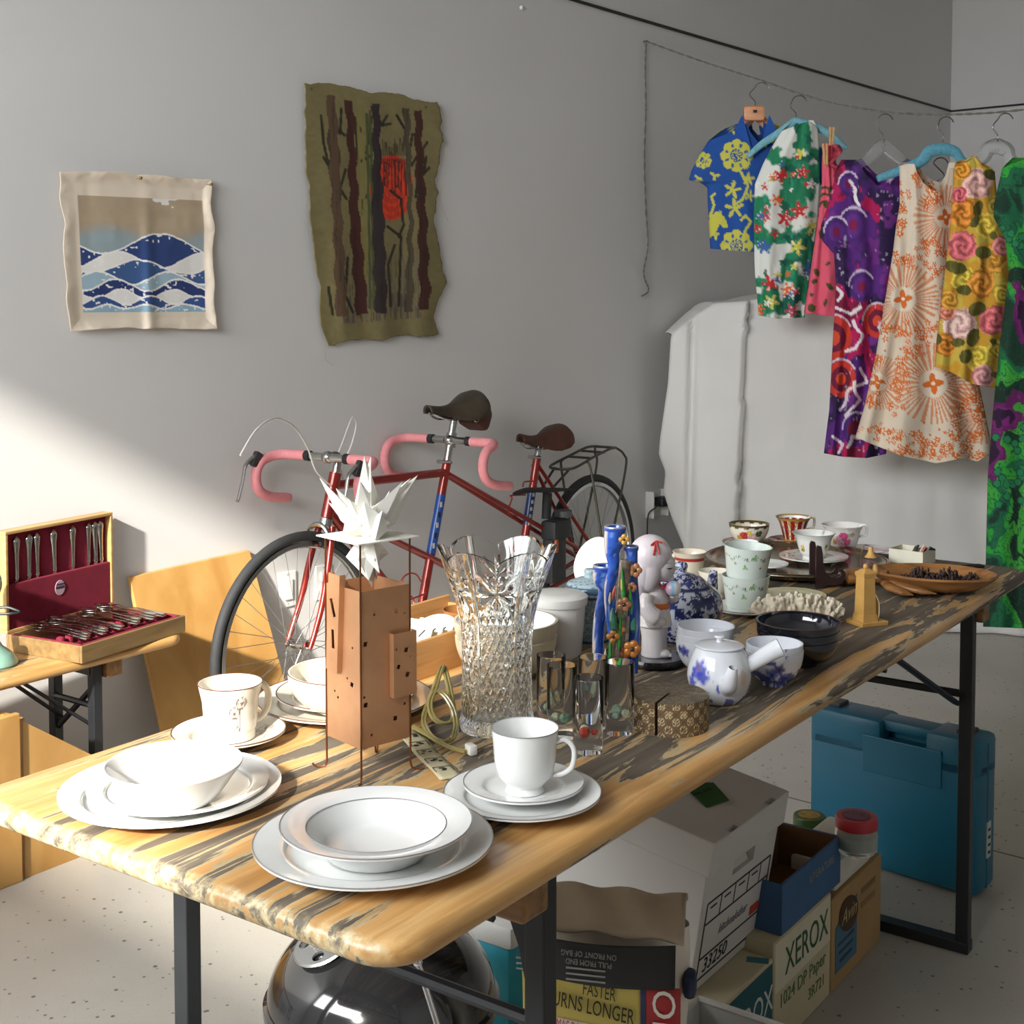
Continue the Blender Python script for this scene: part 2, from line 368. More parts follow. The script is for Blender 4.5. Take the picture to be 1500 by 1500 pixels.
# ================================================================== TABLES
TU = Vector((.581, .814, 0)).normalized(); TL = Vector((-TU.y, TU.x, 0)); TANG = math.atan2(TU.y, TU.x)
TLEN, TWID, TTH = 2.225, .70, .028
NR = at_h(580, 1418, TT-.012); NR.z = 0
def tp(s, l, z=0): return NR + TU*s + TL*l + Vector((0, 0, z))
def table_mat(seed, dark0, dark1, TWID=TWID):
    m, N, L, b = new_mat('worn_varnished_boards'); tc = N.new('ShaderNodeTexCoord')
    sx = N.new('ShaderNodeSeparateXYZ'); L.new(tc.outputs['Object'], sx.inputs[0])
    def mapn(scale, sc=1, det=6, dist=0, loc=0):
        mp = N.new('ShaderNodeMapping'); mp.inputs['Scale'].default_value = scale; mp.inputs['Location'].default_value = (seed+loc, seed*.7+loc, 0)
        n = N.new('ShaderNodeTexNoise'); n.inputs['Scale'].default_value = sc; n.inputs['Detail'].default_value = det; n.inputs['Distortion'].default_value = dist; n.inputs['Roughness'].default_value = .62
        L.new(tc.outputs['Object'], mp.inputs['Vector']); L.new(mp.outputs['Vector'], n.inputs['Vector']); return n
    def ramp(src, *st):
        r = N.new('ShaderNodeValToRGB'); e = r.color_ramp.elements
        while len(e) < len(st): e.new(.5)
        for q, (p, c) in zip(e, st): q.position = p; q.color = (*lin(c), 1) if isinstance(c, str) else (c, c, c, 1)
        L.new(src, r.inputs['Fac']); return r
    def math_(op, a, c):
        n = N.new('ShaderNodeMath'); n.operation = op
        for i, q in enumerate((a, c)):
            if isinstance(q, (int, float)): n.inputs[i].default_value = q
            else: L.new(q, n.inputs[i])
        return n.outputs[0]
    def mix(f, c1, c2):
        n = N.new('ShaderNodeMix'); n.data_type = 'RGBA'; L.new(f, n.inputs[0]) if not isinstance(f, float) else None
        L.new(c1, n.inputs[6]); L.new(c2, n.inputs[7]); return n.outputs[2]
    grain = mapn((3, 60, 60), 1, 5, .4)
    varn = ramp(grain.outputs['Fac'], (.3, '#a57846'), (.52, '#c69a60'), (.7, '#d8b783'))
    big = mapn((1.3, 9, 9), 1, 3, .2, 5)
    varn2 = mix(math_('MULTIPLY', big.outputs['Fac'], .75), varn.outputs['Color'], ramp(grain.outputs['Fac'], (.3, '#b07f45'), (.7, '#cb9a5a')).outputs['Color'])
    grey = ramp(grain.outputs['Fac'], (.3, '#4b4238'), (.5, '#61574b'), (.7, '#7b7161'))
    pale = ramp(grain.outputs['Fac'], (.3, '#9d8a68'), (.7, '#c9b58f'))
    wear = mapn((1.6, 17, 17), 1, 8, 1.1, 2)
    fine = mapn((9, 120, 120), 1, 3, 0, 9)
    # more worn away towards one end of the table and clear of the long edges
    s = math_('MULTIPLY', sx.outputs[0], 1/TLEN)
    thr = math_('ADD', math_('MULTIPLY', s, dark1-dark0), dark0)
    edge = math_('MINIMUM', math_('SUBTRACT', sx.outputs[1], 0.0), math_('SUBTRACT', TWID, sx.outputs[1]))
    edgep = ramp(math_('MULTIPLY', edge, 1.0), (.035, .0), (.075, 1.0))
    val = math_('ADD', math_('ADD', wear.outputs['Fac'], math_('MULTIPLY', math_('SUBTRACT', fine.outputs['Fac'], .5), .10)), thr)
    val = math_('SUBTRACT', val, math_('MULTIPLY', math_('SUBTRACT', 1.0, edgep.outputs['Color']), .085))
    m_pale = ramp(val, (.505, 0.), (.515, 1.)); m_grey = ramp(val, (.53, 0.), (.545, 1.))
    c = mix(m_pale.outputs['Color'], varn2, pale.outputs['Color']); c = mix(m_grey.outputs['Color'], c, grey.outputs['Color'])
    # weathered end grain at the short end
    mott = mapn((60, 60, 60), 1, 4, 0, 4); endm = ramp(math_('ADD', sx.outputs[0], math_('MULTIPLY', math_('SUBTRACT', fine.outputs['Fac'], .5), .02)), (.006, 1.), (.016, 0.))
    c = mix(math_('MULTIPLY', endm.outputs['Color'], ramp(mott.outputs['Fac'], (.4, .25), (.6, .95)).outputs['Color']), c, ramp(mott.outputs['Fac'], (.38, '#6f6a58'), (.5, '#b9a77f'), (.65, '#d3c6a6')).outputs['Color'])
    L.new(c, b.inputs['Base Color'])
    rr = ramp(m_grey.outputs['Color'], (0, .33), (1, .7)); L.new(rr.outputs['Color'], b.inputs['Roughness'])
    bp = N.new('ShaderNodeBump'); bp.inputs['Strength'].default_value = .35; bp.inputs['Distance'].default_value = .003
    L.new(math_('ADD', math_('MULTIPLY', grain.outputs['Fac'], .4), math_('MULTIPLY', m_grey.outputs['Color'], -.8)), bp.inputs['Height']); L.new(bp.outputs['Normal'], b.inputs['Normal'])
    return m
BLK = M('#26282b', .45, .2, var=.12, scale=12, bump=.05)
def tabletop(g, TWID=TWID):
    """rounded-corner board with a bullnose edge; local x along, y across, top at 0"""
    R = .055; ns = 7; ring = []
    for i in range(ns+1):
        a = PI/2 - PI*i/ns; inset = R*0 + (TTH/2)*(1-math.cos(a)); z = -TTH/2+TTH/2*math.sin(a); ring.append((inset, z))
    def loop(inset, z):
        out = []
        for cx, cy, a0 in ((R, R, PI), (TLEN-R, R, 1.5*PI), (TLEN-R, TWID-R, 0), (R, TWID-R, .5*PI)):
            for k in range(9):
                a = a0+PI/2*k/8; out.append((cx+(R-inset)*math.cos(a), cy+(R-inset)*math.sin(a), z))
        return out
    n = 36; V = []; F = []
    for inset, z in ring: V += loop(inset, z)
    for i in range(ns):
        for k in range(n): F.append((i*n+k, i*n+(k+1) % n, (i+1)*n+(k+1) % n, (i+1)*n+k))
    F.append(tuple(range(n-1, -1, -1))); F.append(tuple(ns*n+k for k in range(n)))
    return g.add(V, F)
def beer_table(name, label, cat, loc, rz, mat, H=TT, W=TWID, inset=.31):
    t = thing(name, label, cat, loc, rz)
    tabletop(G(), W).xf(Matrix.Translation((0, 0, H))).obj('tabletop' if H > .6 else 'seat_board', mat, t, ang=30)
    und = H-TTH
    for sgn, s0 in ((1, inset), (-1, TLEN-inset)):
        G().box((s0-sgn*.045, W/2, und-.0225), (.05, W-.05, .045), bev=.004).obj('batten', wood('#6e4d2c', '#a27543', 5, (12, 1, 12)), t, smooth=False)
        for l in (.05, W-.05):
            G().box((s0, l, und/2), (.027, .027, und), bev=.002).obj('leg', BLK, t, smooth=False)
            sg = 1 if l < W/2 else -1
            if H > .6 and sgn == 1:     # curved gusset under the top rail
                P = [(l, und-.03), (l, und-.185)]+[(l+sg*(.016+.09*(1-math.cos(k*PI/12))), und-.185+.155*math.sin(k*PI/12)) for k in range(7)]
                G().prism(P, s0-.004, s0+.004, lambda x, y, z: (z, x, y)).obj('gusset', BLK, t, smooth=False)
            if H > .6 and sgn == 1: continue      # folding struts show at the far frame only
            x1 = s0+sgn*(.42 if H > .6 else .2); l2 = l+sg*.05
            G().tube([(s0, l+sg*.02, und-(.22 if H > .6 else .17)), (x1, l2, und-.006)], .012, 6, flat=.4).obj('brace', BLK, t, smooth=False)
        G().box((s0, W/2, und-.0175), (.03, W-.1, .035), bev=.002).obj('top_rail', BLK, t, smooth=False)
        G().box((s0, W/2, .012), (.034, W-.07, .024), bev=.002).obj('foot_bar', BLK, t, smooth=False)
        G().tube([(s0+sgn*.006, .05, und-(.195 if H > .6 else .115)), (s0+sgn*.006, W-.05, und-(.195 if H > .6 else .115))], .0085, 8).obj('cross_rod', BLK, t)
        if H > .6: G().tube([(s0+sgn*.1, W/2-.16, und-.145), (s0+sgn*.1, W/2+.16, und-.145)], .006, 6).obj('strut_rod', BLK, t)
        else: G().tube([(s0, .06, und-.07), (s0, W-.06, und-.2)], .009, 6).obj('diagonal', BLK, t)
    return t
beer_table('trestle_table', 'long wooden trestle table crowded with crockery, varnish worn to grey', 'table', (NR.x, NR.y, 0), TANG, table_mat(3.3, .022, .145))
# beer bench along the wall, only its end in view
BH, BW = .48, .27
e = at_h(276, 934, BH-.012); BANG = math.radians(54)
BU = Vector((math.cos(BANG), math.sin(BANG), 0)); BL = Vector((-BU.y, BU.x, 0)); o2 = e - BU*TLEN
beer_table('trestle_bench', 'low narrow wooden bench by the wall carrying the cutlery case', 'bench', (o2.x, o2.y, 0), BANG, table_mat(8.1, .0, .0, BW), BH, BW, .27)
def on2(px, py, dz=0): return at_h(px, py, BH+dz)
# ================================================================== ON THE WALL
def px_cloth(name, quad, nu, nv, plane, jit, mat, painter, solid=.0015, edge=None):
    """cloth spread over a wall: px quad (TL, TR, BR, BL); painter gets the pixel coordinates of the print"""
    U, V = np.meshgrid(np.linspace(0, 1, nu), np.linspace(0, 1, nv)); U = U.ravel(); V = V.ravel()
    q = np.array(quad, float)
    X = (q[0, 0]*(1-U)+q[1, 0]*U)*(1-V)+(q[3, 0]*(1-U)+q[2, 0]*U)*V; Y = (q[0, 1]*(1-U)+q[1, 1]*U)*(1-V)+(q[3, 1]*(1-U)+q[2, 1]*U)*V
    DX, DY, OFF = jit(U, V); VV = [plane(x+dx, y+dy, o) for x, y, dx, dy, o in zip(X, Y, DX, DY, OFF)]
    F = [(j*nu+i, j*nu+i+1, (j+1)*nu+i+1, (j+1)*nu+i) for j in range(nv-1) for i in range(nu-1)]
    o = raw(name, VV, F, mat, solid=solid); paint(o, painter(X, Y, U, V)); return o
CLOTH = VC(.9, bump=.25, bscale=700, key='printed_cloth')
def sea_jit(U, V):
    e = np.minimum(np.minimum(U, 1-U), np.minimum(V, 1-V)); k = 1-ss(0, .12, e)
    dx = k*(fbm(V*3, U*0+3, 4)-.5)*22*(np.abs(U-.5)*2)**2; dy = k*(fbm(U*3, V*0+1, 6)-.5)*18*(np.abs(V-.5)*2)**2
    off = .006+.02*ss(.5, 0, e*6)*fbm(U*5, V*5, 2)+.012*fbm(U*3, V*2, 8)+.012*np.exp(-((U-.55)/.04)**2)*V
    return dx, dy, off
def sea_paint(X, Y, U, V):
    c = base(len(X), '#ded0bd'); u = (U-.1)/.83; v = (V-.15)/.74; ins = (u > 0) & (u < 1) & (v > 0) & (v < 1)
    w = base(len(X), '#a8957c'); w = mixc(w, '#b7a68d', fbm(u*3, v*8, 3)); w = mixc(w, '#93a3a8', ss(.25, .4, v+.06*np.sin(u*7)))
    w = mixc(w, '#e2e0da', (fbm(u*4, v*7, 9) > .62)*(v < .3))
    rows = [(.40, .09, 1.7, .4, '#2c4277'), (.54, .07, 2.3, 2.0, '#e6e4e0'), (.60, .06, 2.1, .9, '#3a5a8c'), (.70, .055, 2.8, 3.3, '#9db7c6'),
            (.76, .05, 3.1, 1.4, '#25386e'), (.84, .04, 3.7, .2, '#e3e2df'), (.89, .035, 4.1, 2.2, '#34518a'), (.95, .02, 5, 1, '#8fb0c4')]
    for y0, a, fr, ph, col in rows:
        yy = y0+a*np.sin(u*fr*2*PI/1.6+ph)+.02*(fbm(u*14, v*3, int(y0*90))-.5); w = mixc(w, col, (v > yy)*1.)
        w = mixc(w, '#eceae6', (np.abs(v-yy) < .008)*1.); w = mixc(w, '#eceae6', ((v > yy) & (v < yy+.07) & (vnoise(u*46, v*46, 5) > .8))*1.)
    return np.where(ins[:, None], w, c)
o = px_cloth('sea_print_cloth', [(90, 250), (313, 262), (317, 481), (102, 484)], 220, 220, on_wall, sea_jit, CLOTH, sea_paint)
tag(o, 'cream cotton square with a blue and white sea print pinned to the wall', 'wall hanging')
for px, py in ((205, 261), (308, 270)):
    p = on_wall(px, py, .034); g = G(); g.lathe([(0, .009), (.003, .009), (.0045, .006), (.0025, .003), (.004, 0), (0, 0)], 12); g.cyl((0, 0, -.035), (0, 0, 0), .0008, seg=6)
    g.xf(Matrix.Translation(p) @ WN.to_track_quat('Z', 'Y').to_matrix().to_4x4()); g.obj('push_pin', M('#8a7440', .35, .6), o)
def tap_jit(U, V):
    e = np.minimum(np.minimum(U, 1-U), np.minimum(V, 1-V)); k = 1-ss(0, .08, e)
    dx = k*((fbm(V*9, U*0+3, 14)-.5)*16*np.where(U > .5, 1.4, .8)+(-9*np.sin(V*PI)*(U < .5)+6*np.sin(V*3.2*PI)*(U > .5))); dy = k*(fbm(U*7, V*0+1, 16)-.5)*14
    off = .006+.018*fbm(U*3, V*3, 12)+.02*V*np.sin(U*9)**2*.5+.008*np.exp(-((V-.55)/.03)**2)
    return dx, dy, off
def tpx(l): return [(400+x/3.26, 80+y/3.26) for x, y in l]
def tap_paint(X, Y, U, V):
    c = mixc(base(len(X), '#857a52'), '#6f6642', fbm(U*40, V*80, 3)*.7+.3*fbm(U*3, V*3, 8))
    # low brush of dry stalks
    low = ss(.55, .85, V)*(U > .17)*(U < .86)*(V < .925); c = mixc(c, '#4a4338', low*(vnoise(X*.55, Y*.05, 21) > .55)*.75)
    c = mixc(c, '#6b5d63', low*(vnoise(X*.7, Y*.04, 33) > .66)*.6)
    sx, sy, sr = 400+565/3.26, 80+635/3.26, 52/1.63
    d = np.hypot((X-sx)/1.0, (Y-sy)/1.5)/sr; c = mixc(c, '#c2361c', (d < 1.)); c = mixc(c, '#e04a25', (d < 1.)*(np.sin(d*26) > .3)*.6)
    c = mixc(c, '#8e2a1c', (d < 1.)*(vnoise(X*.6, Y*.08, 51) > .6)*.5)
    def stroke(P, w, col): nonlocal c; c = mixc(c, col, 1-ss(w*.7, w, segd(X, Y, tpx(P))/1.0))
    br = [[(228, 290), (240, 420), (272, 560)], [(240, 490), (270, 540)], [(325, 260), (320, 380), (300, 320)], [(305, 350), (340, 385)], [(350, 690), (320, 640), (345, 550)], [(455, 665), (425, 700), (415, 780)],
          [(470, 480), (400, 520)], [(545, 290), (515, 340)], [(560, 330), (510, 340)], [(590, 290), (625, 350)], [(655, 440), (665, 380)], [(735, 420), (715, 450), (705, 500)], [(745, 540), (720, 570), (730, 490)],
          [(660, 530), (690, 480)], [(545, 820), (610, 870), (600, 1200)], [(560, 650), (610, 690), (620, 800)], [(600, 870), (625, 810)], [(580, 910), (550, 1000), (560, 1200)], [(690, 600), (680, 680)],
          [(265, 1110), (285, 1240)], [(355, 970), (345, 1150), (380, 1230)], [(390, 300), (410, 540)], [(470, 300), (445, 470)], [(430, 380), (400, 330)]]
    for P in br: stroke(P, 2.3, '#2b281c')
    for k in range(14):
        x = 525+k*10; stroke([(x, 480), (x+random.uniform(-6, 6), 400+random.random()*50)], 1.2, '#4a3f2c')
        stroke([(x, 500), (x+random.uniform(-14, 14), 620+random.random()*60)], 1.1, '#5a2218')
    for x0 in (405, 425, 446, 462): stroke([(x0, 250+random.random()*60), (x0+6, 500), (x0+14, 900), (x0+18, 1210)], 2.4, random.choice(['#5c6130', '#49502a', '#77703a']))
    tr = [([(255, 195), (265, 500), (285, 780), (300, 1255)], [(297, 205), (318, 480), (330, 790), (355, 1245)], '#5b4632'), ([(342, 218), (358, 480), (365, 800), (395, 1245)], [(383, 225), (395, 480), (415, 800), (455, 1235)], '#45211a'),
          ([(473, 232), (475, 500), (472, 760), (488, 1235)], [(508, 238), (515, 480), (530, 800), (545, 1235)], '#33292a'), ([(616, 258), (634, 500), (645, 800), (628, 1230)], [(650, 258), (658, 520), (668, 800), (670, 1228)], '#4d4433'),
          ([(673, 268), (682, 600), (692, 800), (700, 1220)], [(707, 265), (720, 560), (735, 800), (748, 1215)], '#43231a')]
    for l, r, col in tr:
        P = tpx(l)+tpx(r)[::-1]; m = inpoly(X+1.6*np.sin(Y*.13), Y, P)*1.; c = mixc(c, col, m); c = mixc(c, '#1d1613', m*(vnoise(X*.45, Y*.035, 77) > .68)*.35)
    return c
o = px_cloth('forest_tapestry', [(446, 120), (641, 149), (640, 489), (478, 505)], 130, 210, on_wall, tap_jit, CLOTH, tap_paint)
tag(o, 'olive fabric hanging stitched with dark tree trunks and a red sun', 'wall hanging')
for px, py in ((456, 130), (624, 157)):
    G().ball(on_wall(px, py, .03), .004, 10, 6).obj('nail', M('#4b4434', .4, .6), o)
for P in ([(640, 190), (655, 225), (646, 290), (657, 325)], [(478, 503), (477, 525), (489, 536)]):
    G().tube(spline([on_wall(x, y, .012) for x, y in P], 6), .0006, 5).obj('loose_thread', M('#a0946c', .9), o)
# wall plates
def wall_plate(label, cx, cy, w, h, kind):
    p = on_wall(cx, cy); t = thing('wall_plate', label, 'wall plate', p, WANG)
    wp = M('#e9e8e4', .35, var=.02); G().box((0, -.003, 0), (w, .006, h), bev=.002).obj('plate', wp, t, smooth=False)
    if kind == 'switch':
        G().box((0, -.008, 0), (.034, .008, .068), bev=.002).obj('rocker', wp, t, smooth=False)
    else:
        for z in (-.02, .02):
            r = G().box((0, -.008, z), (.034, .004, .028), bev=.004).obj('socket', wp, t, smooth=False)
            k = G()
            for x in (-.0065, .0065): k.box((x, -.0095, z+.003), (.0022, .005, .008))
            k.box((0, -.0095, z-.008), (.004, .005, .004)); cut(r, k)
    for z in (-.048, .048): G().ball((0, -.0062, z), (.0025, .0008, .0025), 8, 6).obj('screw', M('#b9b7b0', .3, .7), t)
    return t
wall_plate('white light switch plate on the wall behind the bicycle wheel', 420, 863, .072, .116, 'switch')
wall_plate('white double socket plate on the wall behind the bicycle fork', 473, 852, .072, .116, 'socket')
# surface box with a black plug, by the drape
p = on_wall(957, 737); t = thing('outlet_box', 'white wall outlet box with a black adapter plugged in beside the drape', 'outlet', p, WANG)
wp = M('#dcdbd7', .4, var=.02)
G().box((0, -.002, 0), (.12, .004, .12)).obj('back_plate', wp, t, smooth=False)
for x in (-.06, .06): G().box((x, -.022, 0), (.008, .044, .12), bev=.002).obj('side_rail', wp, t, smooth=False)
G().box((.012, -.04, .01), (.07, .05, .042), bev=.006).obj('adapter', M('#232427', .5), t, smooth=False)
g = G(); g.tube(spline([(-.02, -.045, .008), (-.06, -.05, -.01), (-.085, -.03, -.04), (-.08, -.02, -.14), (-.085, -.012, -.25), (-.08, -.012, -.49)], 8), .003, 7); g.obj('power_cord', M('#26272a', .5), t)
# clothes line nail tail
ROPE_DIR = WN; N0 = on_wall(943, 61)
def rope_pt(k): return N0 + ROPE_DIR*k
RK = [(0, 2.56), (.3, 2.42), (.571, 2.315), (.85, 2.205), (1.112, 2.135), (1.372, 2.098), (1.665, 2.09), (2.2, 2.12), (3.2, 2.22), (4.6, 2.40), (6.1, 2.62)]
def rope_h(k): return float(np.interp(k, [a for a, _ in RK], [b for _, b in RK]))
def rope_at(px):
    r = (px-PPX)/FPX; k = (r*N0.y-N0.x)/(ROPE_DIR.x-r*ROPE_DIR.y); p = rope_pt(k); p.z = rope_h(k); return p
rt = thing('clothes_line', 'thin twisted rope strung from the wall as a clothes line', 'rope', (0, 0, 0))
ropem = M('#6d6a62', .9, var=.25, scale=90, bump=.6, bscale=300)
pts = [Vector((*rope_pt(k).xy, h)) for k, h in RK]; pts[0] = N0 + WN*.012
def twist(P, r, n):
    g = G(); P = spline(P, n)
    for ph in (0, PI):
        Q = []
        for i, p in enumerate(P):
            d = (P[min(i+1, len(P)-1)]-P[max(i-1, 0)]).normalized(); s = Vector((0, 0, 1)).cross(d); s = s.normalized() if s.length > .01 else Vector((1, 0, 0)); u = d.cross(s)
            Q.append(p+(s*math.cos(i*.9+ph)+u*math.sin(i*.9+ph))*r*.55)
        g.tube(Q, r*.6, 5)
    return g
twist(pts, .0042, 24).obj('line', ropem, rt)
tail = [N0+WN*.012]+[on_wall(x, y, .014) for x, y in ((945, 100), (946, 160), (944, 230), (946, 300), (949, 360), (943, 400), (950, 425), (940, 434))]
twist(tail, .004, 14).obj('loose_end', ropem, rt)
G().cyl(N0, N0+WN*.02, .004).obj('nail', M('#6b675c', .4, .7), rt)
G().ball(on_wall(764, 11, .004), (.008, .008, .008), 10, 6).obj('wall_anchor', M('#dedbd4', .5)); tag(bpy.data.objects['wall_anchor'], 'small pale anchor stub high on the long wall', 'wall anchor')

# ================================================================== TANDEM BICYCLE
F0 = at_h(437, 947, .35); BD = Vector((.573, .819, 0)).normalized()
bike = thing('tandem_bicycle', 'red tandem bicycle with pink taped drop handlebars leaning at the wall', 'bicycle', (F0.x, F0.y, 0), math.atan2(BD.y, BD.x))
RED = M('#8e2318', .28, .35, var=.1, scale=20, coat=.5); CHR = M('#b5b5b3', .22, 1, var=.05); BLKR = M('#1f1f21', .7, var=.15); PINK = M('#e08f93', .8, var=.06, scale=60, bump=.3, bscale=150)
LEA = M('#3d3529', .55, var=.2, scale=30, bump=.2); LEB = M('#4a2b1f', .55, var=.2, scale=30, bump=.2)
def btube(name, a, b, r, mat=RED, y=0, y2=None, r2=None):
    return G().cyl((a[0], y, a[1]), (b[0], y if y2 is None else y2, b[1]), r, r2, 14).obj(name, mat, bike)
def wheel(cx, sid):
    R = .345; g = G(); n = 64
    g.tube([(cx+R*.967*math.cos(a), 0, .35+R*.967*math.sin(a)) for a in np.linspace(0, 2*PI, n, endpoint=False)], .0155, 10, closed=True); tire = g.obj('tire', M('#2b2c2e', .75, var=.12, scale=40), bike)
    g = G(); Rr = R*.92; prof = [(-.010, .0), (.010, .0), (.010, -.014), (.004, -.019), (-.004, -.019), (-.010, -.014)]
    V = []; Fc = []; m = len(prof)
    for i in range(n):
        a = 2*PI*i/n
        for y, dr in prof: V.append((cx+(Rr+dr)*math.cos(a), y, .35+(Rr+dr)*math.sin(a)))
    for i in range(n):
        for k in range(m): Fc.append((i*m+k, i*m+(k+1) % m, ((i+1) % n)*m+(k+1) % m, ((i+1) % n)*m+k))
    g.add(V, Fc); rim = g.obj('rim', CHR, bike)
    g = G(); g.lathe([(0, -.052), (.006, -.052), (.006, -.036), (.02, -.034), (.02, -.03), (.009, -.026), (.009, .026), (.02, .03), (.02, .034), (.006, .036), (.006, .052), (0, .052)], 18); g.xf(Matrix.Translation((cx, 0, .35)) @ Matrix.Rotation(PI/2, 4, 'X')); hub = g.obj('hub', CHR, bike)
    sp = M('#a9a9a7', .3, .9); first = None
    for i in range(36):
        side = 1 if i % 2 else -1; a = 2*PI*i/36; b = a+(1 if (i//2) % 2 else -1)*1.05
        p = (cx+.018*math.cos(b), side*.03, .35+.018*math.sin(b)); q = (cx+(Rr-.018)*math.cos(a), 0, .35+(Rr-.018)*math.sin(a))
        G().tube([p, q], .0011, 4).obj('spoke', sp, rim)
wheel(0, 0); wheel(1.68, 1)
btube('head_tube', (.170, .86), (.128, .725), .019)
btube('top_tube', (.16, .822), (.73, .805), .0145)
btube('seat_tube', (.737, .845), (.565, .27), .0155)
btube('decal_band', (.703, .73), (.644, .534), .0162, M('#1f4f9e', .3, var=.1))
btube('bottom_tube', (.565, .27), (1.145, .27), .018)
btube('down_tube', (.135, .745), (.58, .30), .016)
for y in (-.022, .022):
    btube('lateral_tube', (.14, .75), (1.15, .285), .0085, y=y*.5, y2=y); btube('lateral_tube', (.73, .80), (1.66, .36), .0085, y=y*.5, y2=y*2.2)
btube('stoker_seat_tube', (1.297, .81), (1.145, .27), .0155); btube('decal_band', (1.262, .69), (1.225, .555), .0162, M('#22386e', .3, var=.1))
for k in range(5):
    z = .70-.034*k; s0 = .694-(.73-z)*.302
    G().box((s0-.004, -.0163, z), (.010, .002, .018)).obj('decal_letter', M('#1b1c22' if k % 2 else '#d9d5c9', .4, var=0), bike, smooth=False)
    z = .668-.026*k; s0 = 1.254-(.69-z)*.275; G().box((s0-.002, -.0163, z), (.012, .002, .013)).obj('decal_letter', M('#d9d5c9', .4, var=0), bike, smooth=False)
for y in (-.03, .03):
    btube('seat_stay', (1.285, .775), (1.675, .36), .0075, y=y*.4, y2=y*1.7); btube('chain_stay', (1.145, .27), (1.675, .35), .009, y=y*.8, y2=y*1.7)
    g = G(); g.tube(spline([(.125, y*.9, .70), (.095, y*1.3, .60), (.06, y*1.5, .48), (.02, y*1.6, .39), (0, y*1.6, .35)], 8), [.0115-.004*i/32 for i in range(33)], 12); g.obj('fork_blade', RED, bike)
btube('fork_crown', (.122, .70), (.128, .722), .020, CHR)
for a in ((.565, .27), (1.145, .27)):
    g = G(); g.cyl((a[0], -.04, a[1]), (a[0], .04, a[1]), .02); g.obj('bottom_bracket', RED, bike)
    g = G(); g.lathe([(.015, -.002), (.088, -.002), (.092, 0), (.088, .002), (.015, .002)], 40); g.xf(Matrix.Translation((a[0], -.045, a[1])) @ Matrix.Rotation(PI/2, 4, 'X')); g.obj('chainring', M('#2a2a2c', .4, .7), bike)
    for sg in (-1, 1):
        g = G(); g.tube([(a[0], sg*.055, a[1]), (a[0]+sg*.12, sg*.06, a[1]-sg*.11)], .009, 8); cr = g.obj('crank', CHR, bike)
        G().box((a[0]+sg*.12, sg*.11, a[1]-sg*.11), (.08, .085, .018), bev=.004).obj('pedal', BLKR, cr, smooth=False)
g = G(); g.lathe([(.02, -.012), (.05, -.012), (.052, -.008), (.045, -.006), (.046, -.002), (.038, 0), (.03, .004), (.02, .004)], 30); g.xf(Matrix.Translation((1.68, -.045, .35)) @ Matrix.Rotation(PI/2, 4, 'X')); g.obj('sprocket', M('#2a2a2c', .4, .7), bike)
# captain's seat post, saddle, stoker's stem
btube('seat_post', (.737, .845), (.775, .985), .0125, CHR); btube('stoker_seat_post', (1.297, .81), (1.308, .845), .0125, CHR)
for c in ((.737, .845), (1.297, .81)): G().cyl((c[0]-.016, -.03, c[1]-.004), (c[0]-.016, .03, c[1]-.004), .006).obj('seat_clamp', CHR, bike)
def saddle(cx, cz, mat, tilt, L=.27):
    def fn(u, v):
        s = v; x = (s-.5)*L; w = .017+.062*ss(np.array(.28), np.array(.95), np.array(s)) ; w = float(w)*(1 if s < .93 else 1-.35*(s-.93)/.07)
        a = (u-.5)*PI*1.02; drop = .028+.05*float(ss(np.array(.2), np.array(.75), np.array(s)))*(1 if s < .85 else 1-.55*(s-.85)/.15)
        y = w*math.sin(a)*(1.0 if abs(a) < 1.2 else 1); z = -drop*(1-math.cos(a)**.65 if math.cos(a) > 0 else 1)+.006*math.sin(s*PI*2+2.4)
        z += .012*(s-.5)**2*4
        c, s_ = math.cos(tilt), math.sin(tilt); return (cx+x*c-z*s_, y, cz+x*s_+z*c)
    o = G().grid(fn, 21, 30).obj('saddle', mat, bike, ang=180, solid=.005)
    g = G()
    for y in (-.022, .022): g.tube(spline([(cx-.115, y*.4, cz-.03), (cx-.05, y, cz-.055), (cx+.05, y, cz-.055), (cx+.115, y*2, cz-.025)], 6), .0035, 7)
    for y in (-.045, .045): g.tube(arc((cx+.085, y, cz-.055), .016, 0, 2*PI, 16), .0025, 6)
    g.obj('rail', CHR, o); return o
saddle(.762, 1.045, LEA, math.radians(8)); saddle(1.315, .895, LEB, math.radians(4))
g = G().box((.90, 0, .985), (.085, .10, .085), R=Matrix.Rotation(math.radians(25), 3, 'Y'), bev=.022); g.obj('saddle_bag', M('#4b241a', .6, var=.15), bike)
def dropbar(cx, cz, name, taped=.05):
    core = G(); core.cyl((cx, -.085, cz), (cx, .085, cz), .0125); b = core.obj(name, CHR, bike)
    for sg in (-1, 1):
        P = [(cx, sg*.088, cz), (cx, sg*.14, cz), (cx-.004, sg*.185, cz-.001), (cx-.035, sg*.208, cz-.006), (cx-.078, sg*.212, cz-.022), (cx-.098, sg*.213, cz-.062), (cx-.085, sg*.214, cz-.108), (cx-.035, sg*.216, cz-.135), (cx+.045, sg*.218, cz-.148)]
        Q = spline(P, 8); G().tube(Q, [.0155+.0008*(i % 2) for i in range(len(Q))], 12).obj('grip_tape', PINK, b)
        G().cyl((cx, sg*.072, cz), (cx, sg*.092, cz), .0165).obj('tape_end', BLKR, b)
        G().cyl(Q[-1], Q[-1]+Vector((.008, 0, -.001)), .0145).obj('end_plug', M('#c9898c', .6), b)
    return b
BX, BZ = .135, .912
b1 = dropbar(BX, BZ, 'handlebar'); b2 = dropbar(.752, .915, 'stoker_handlebar')
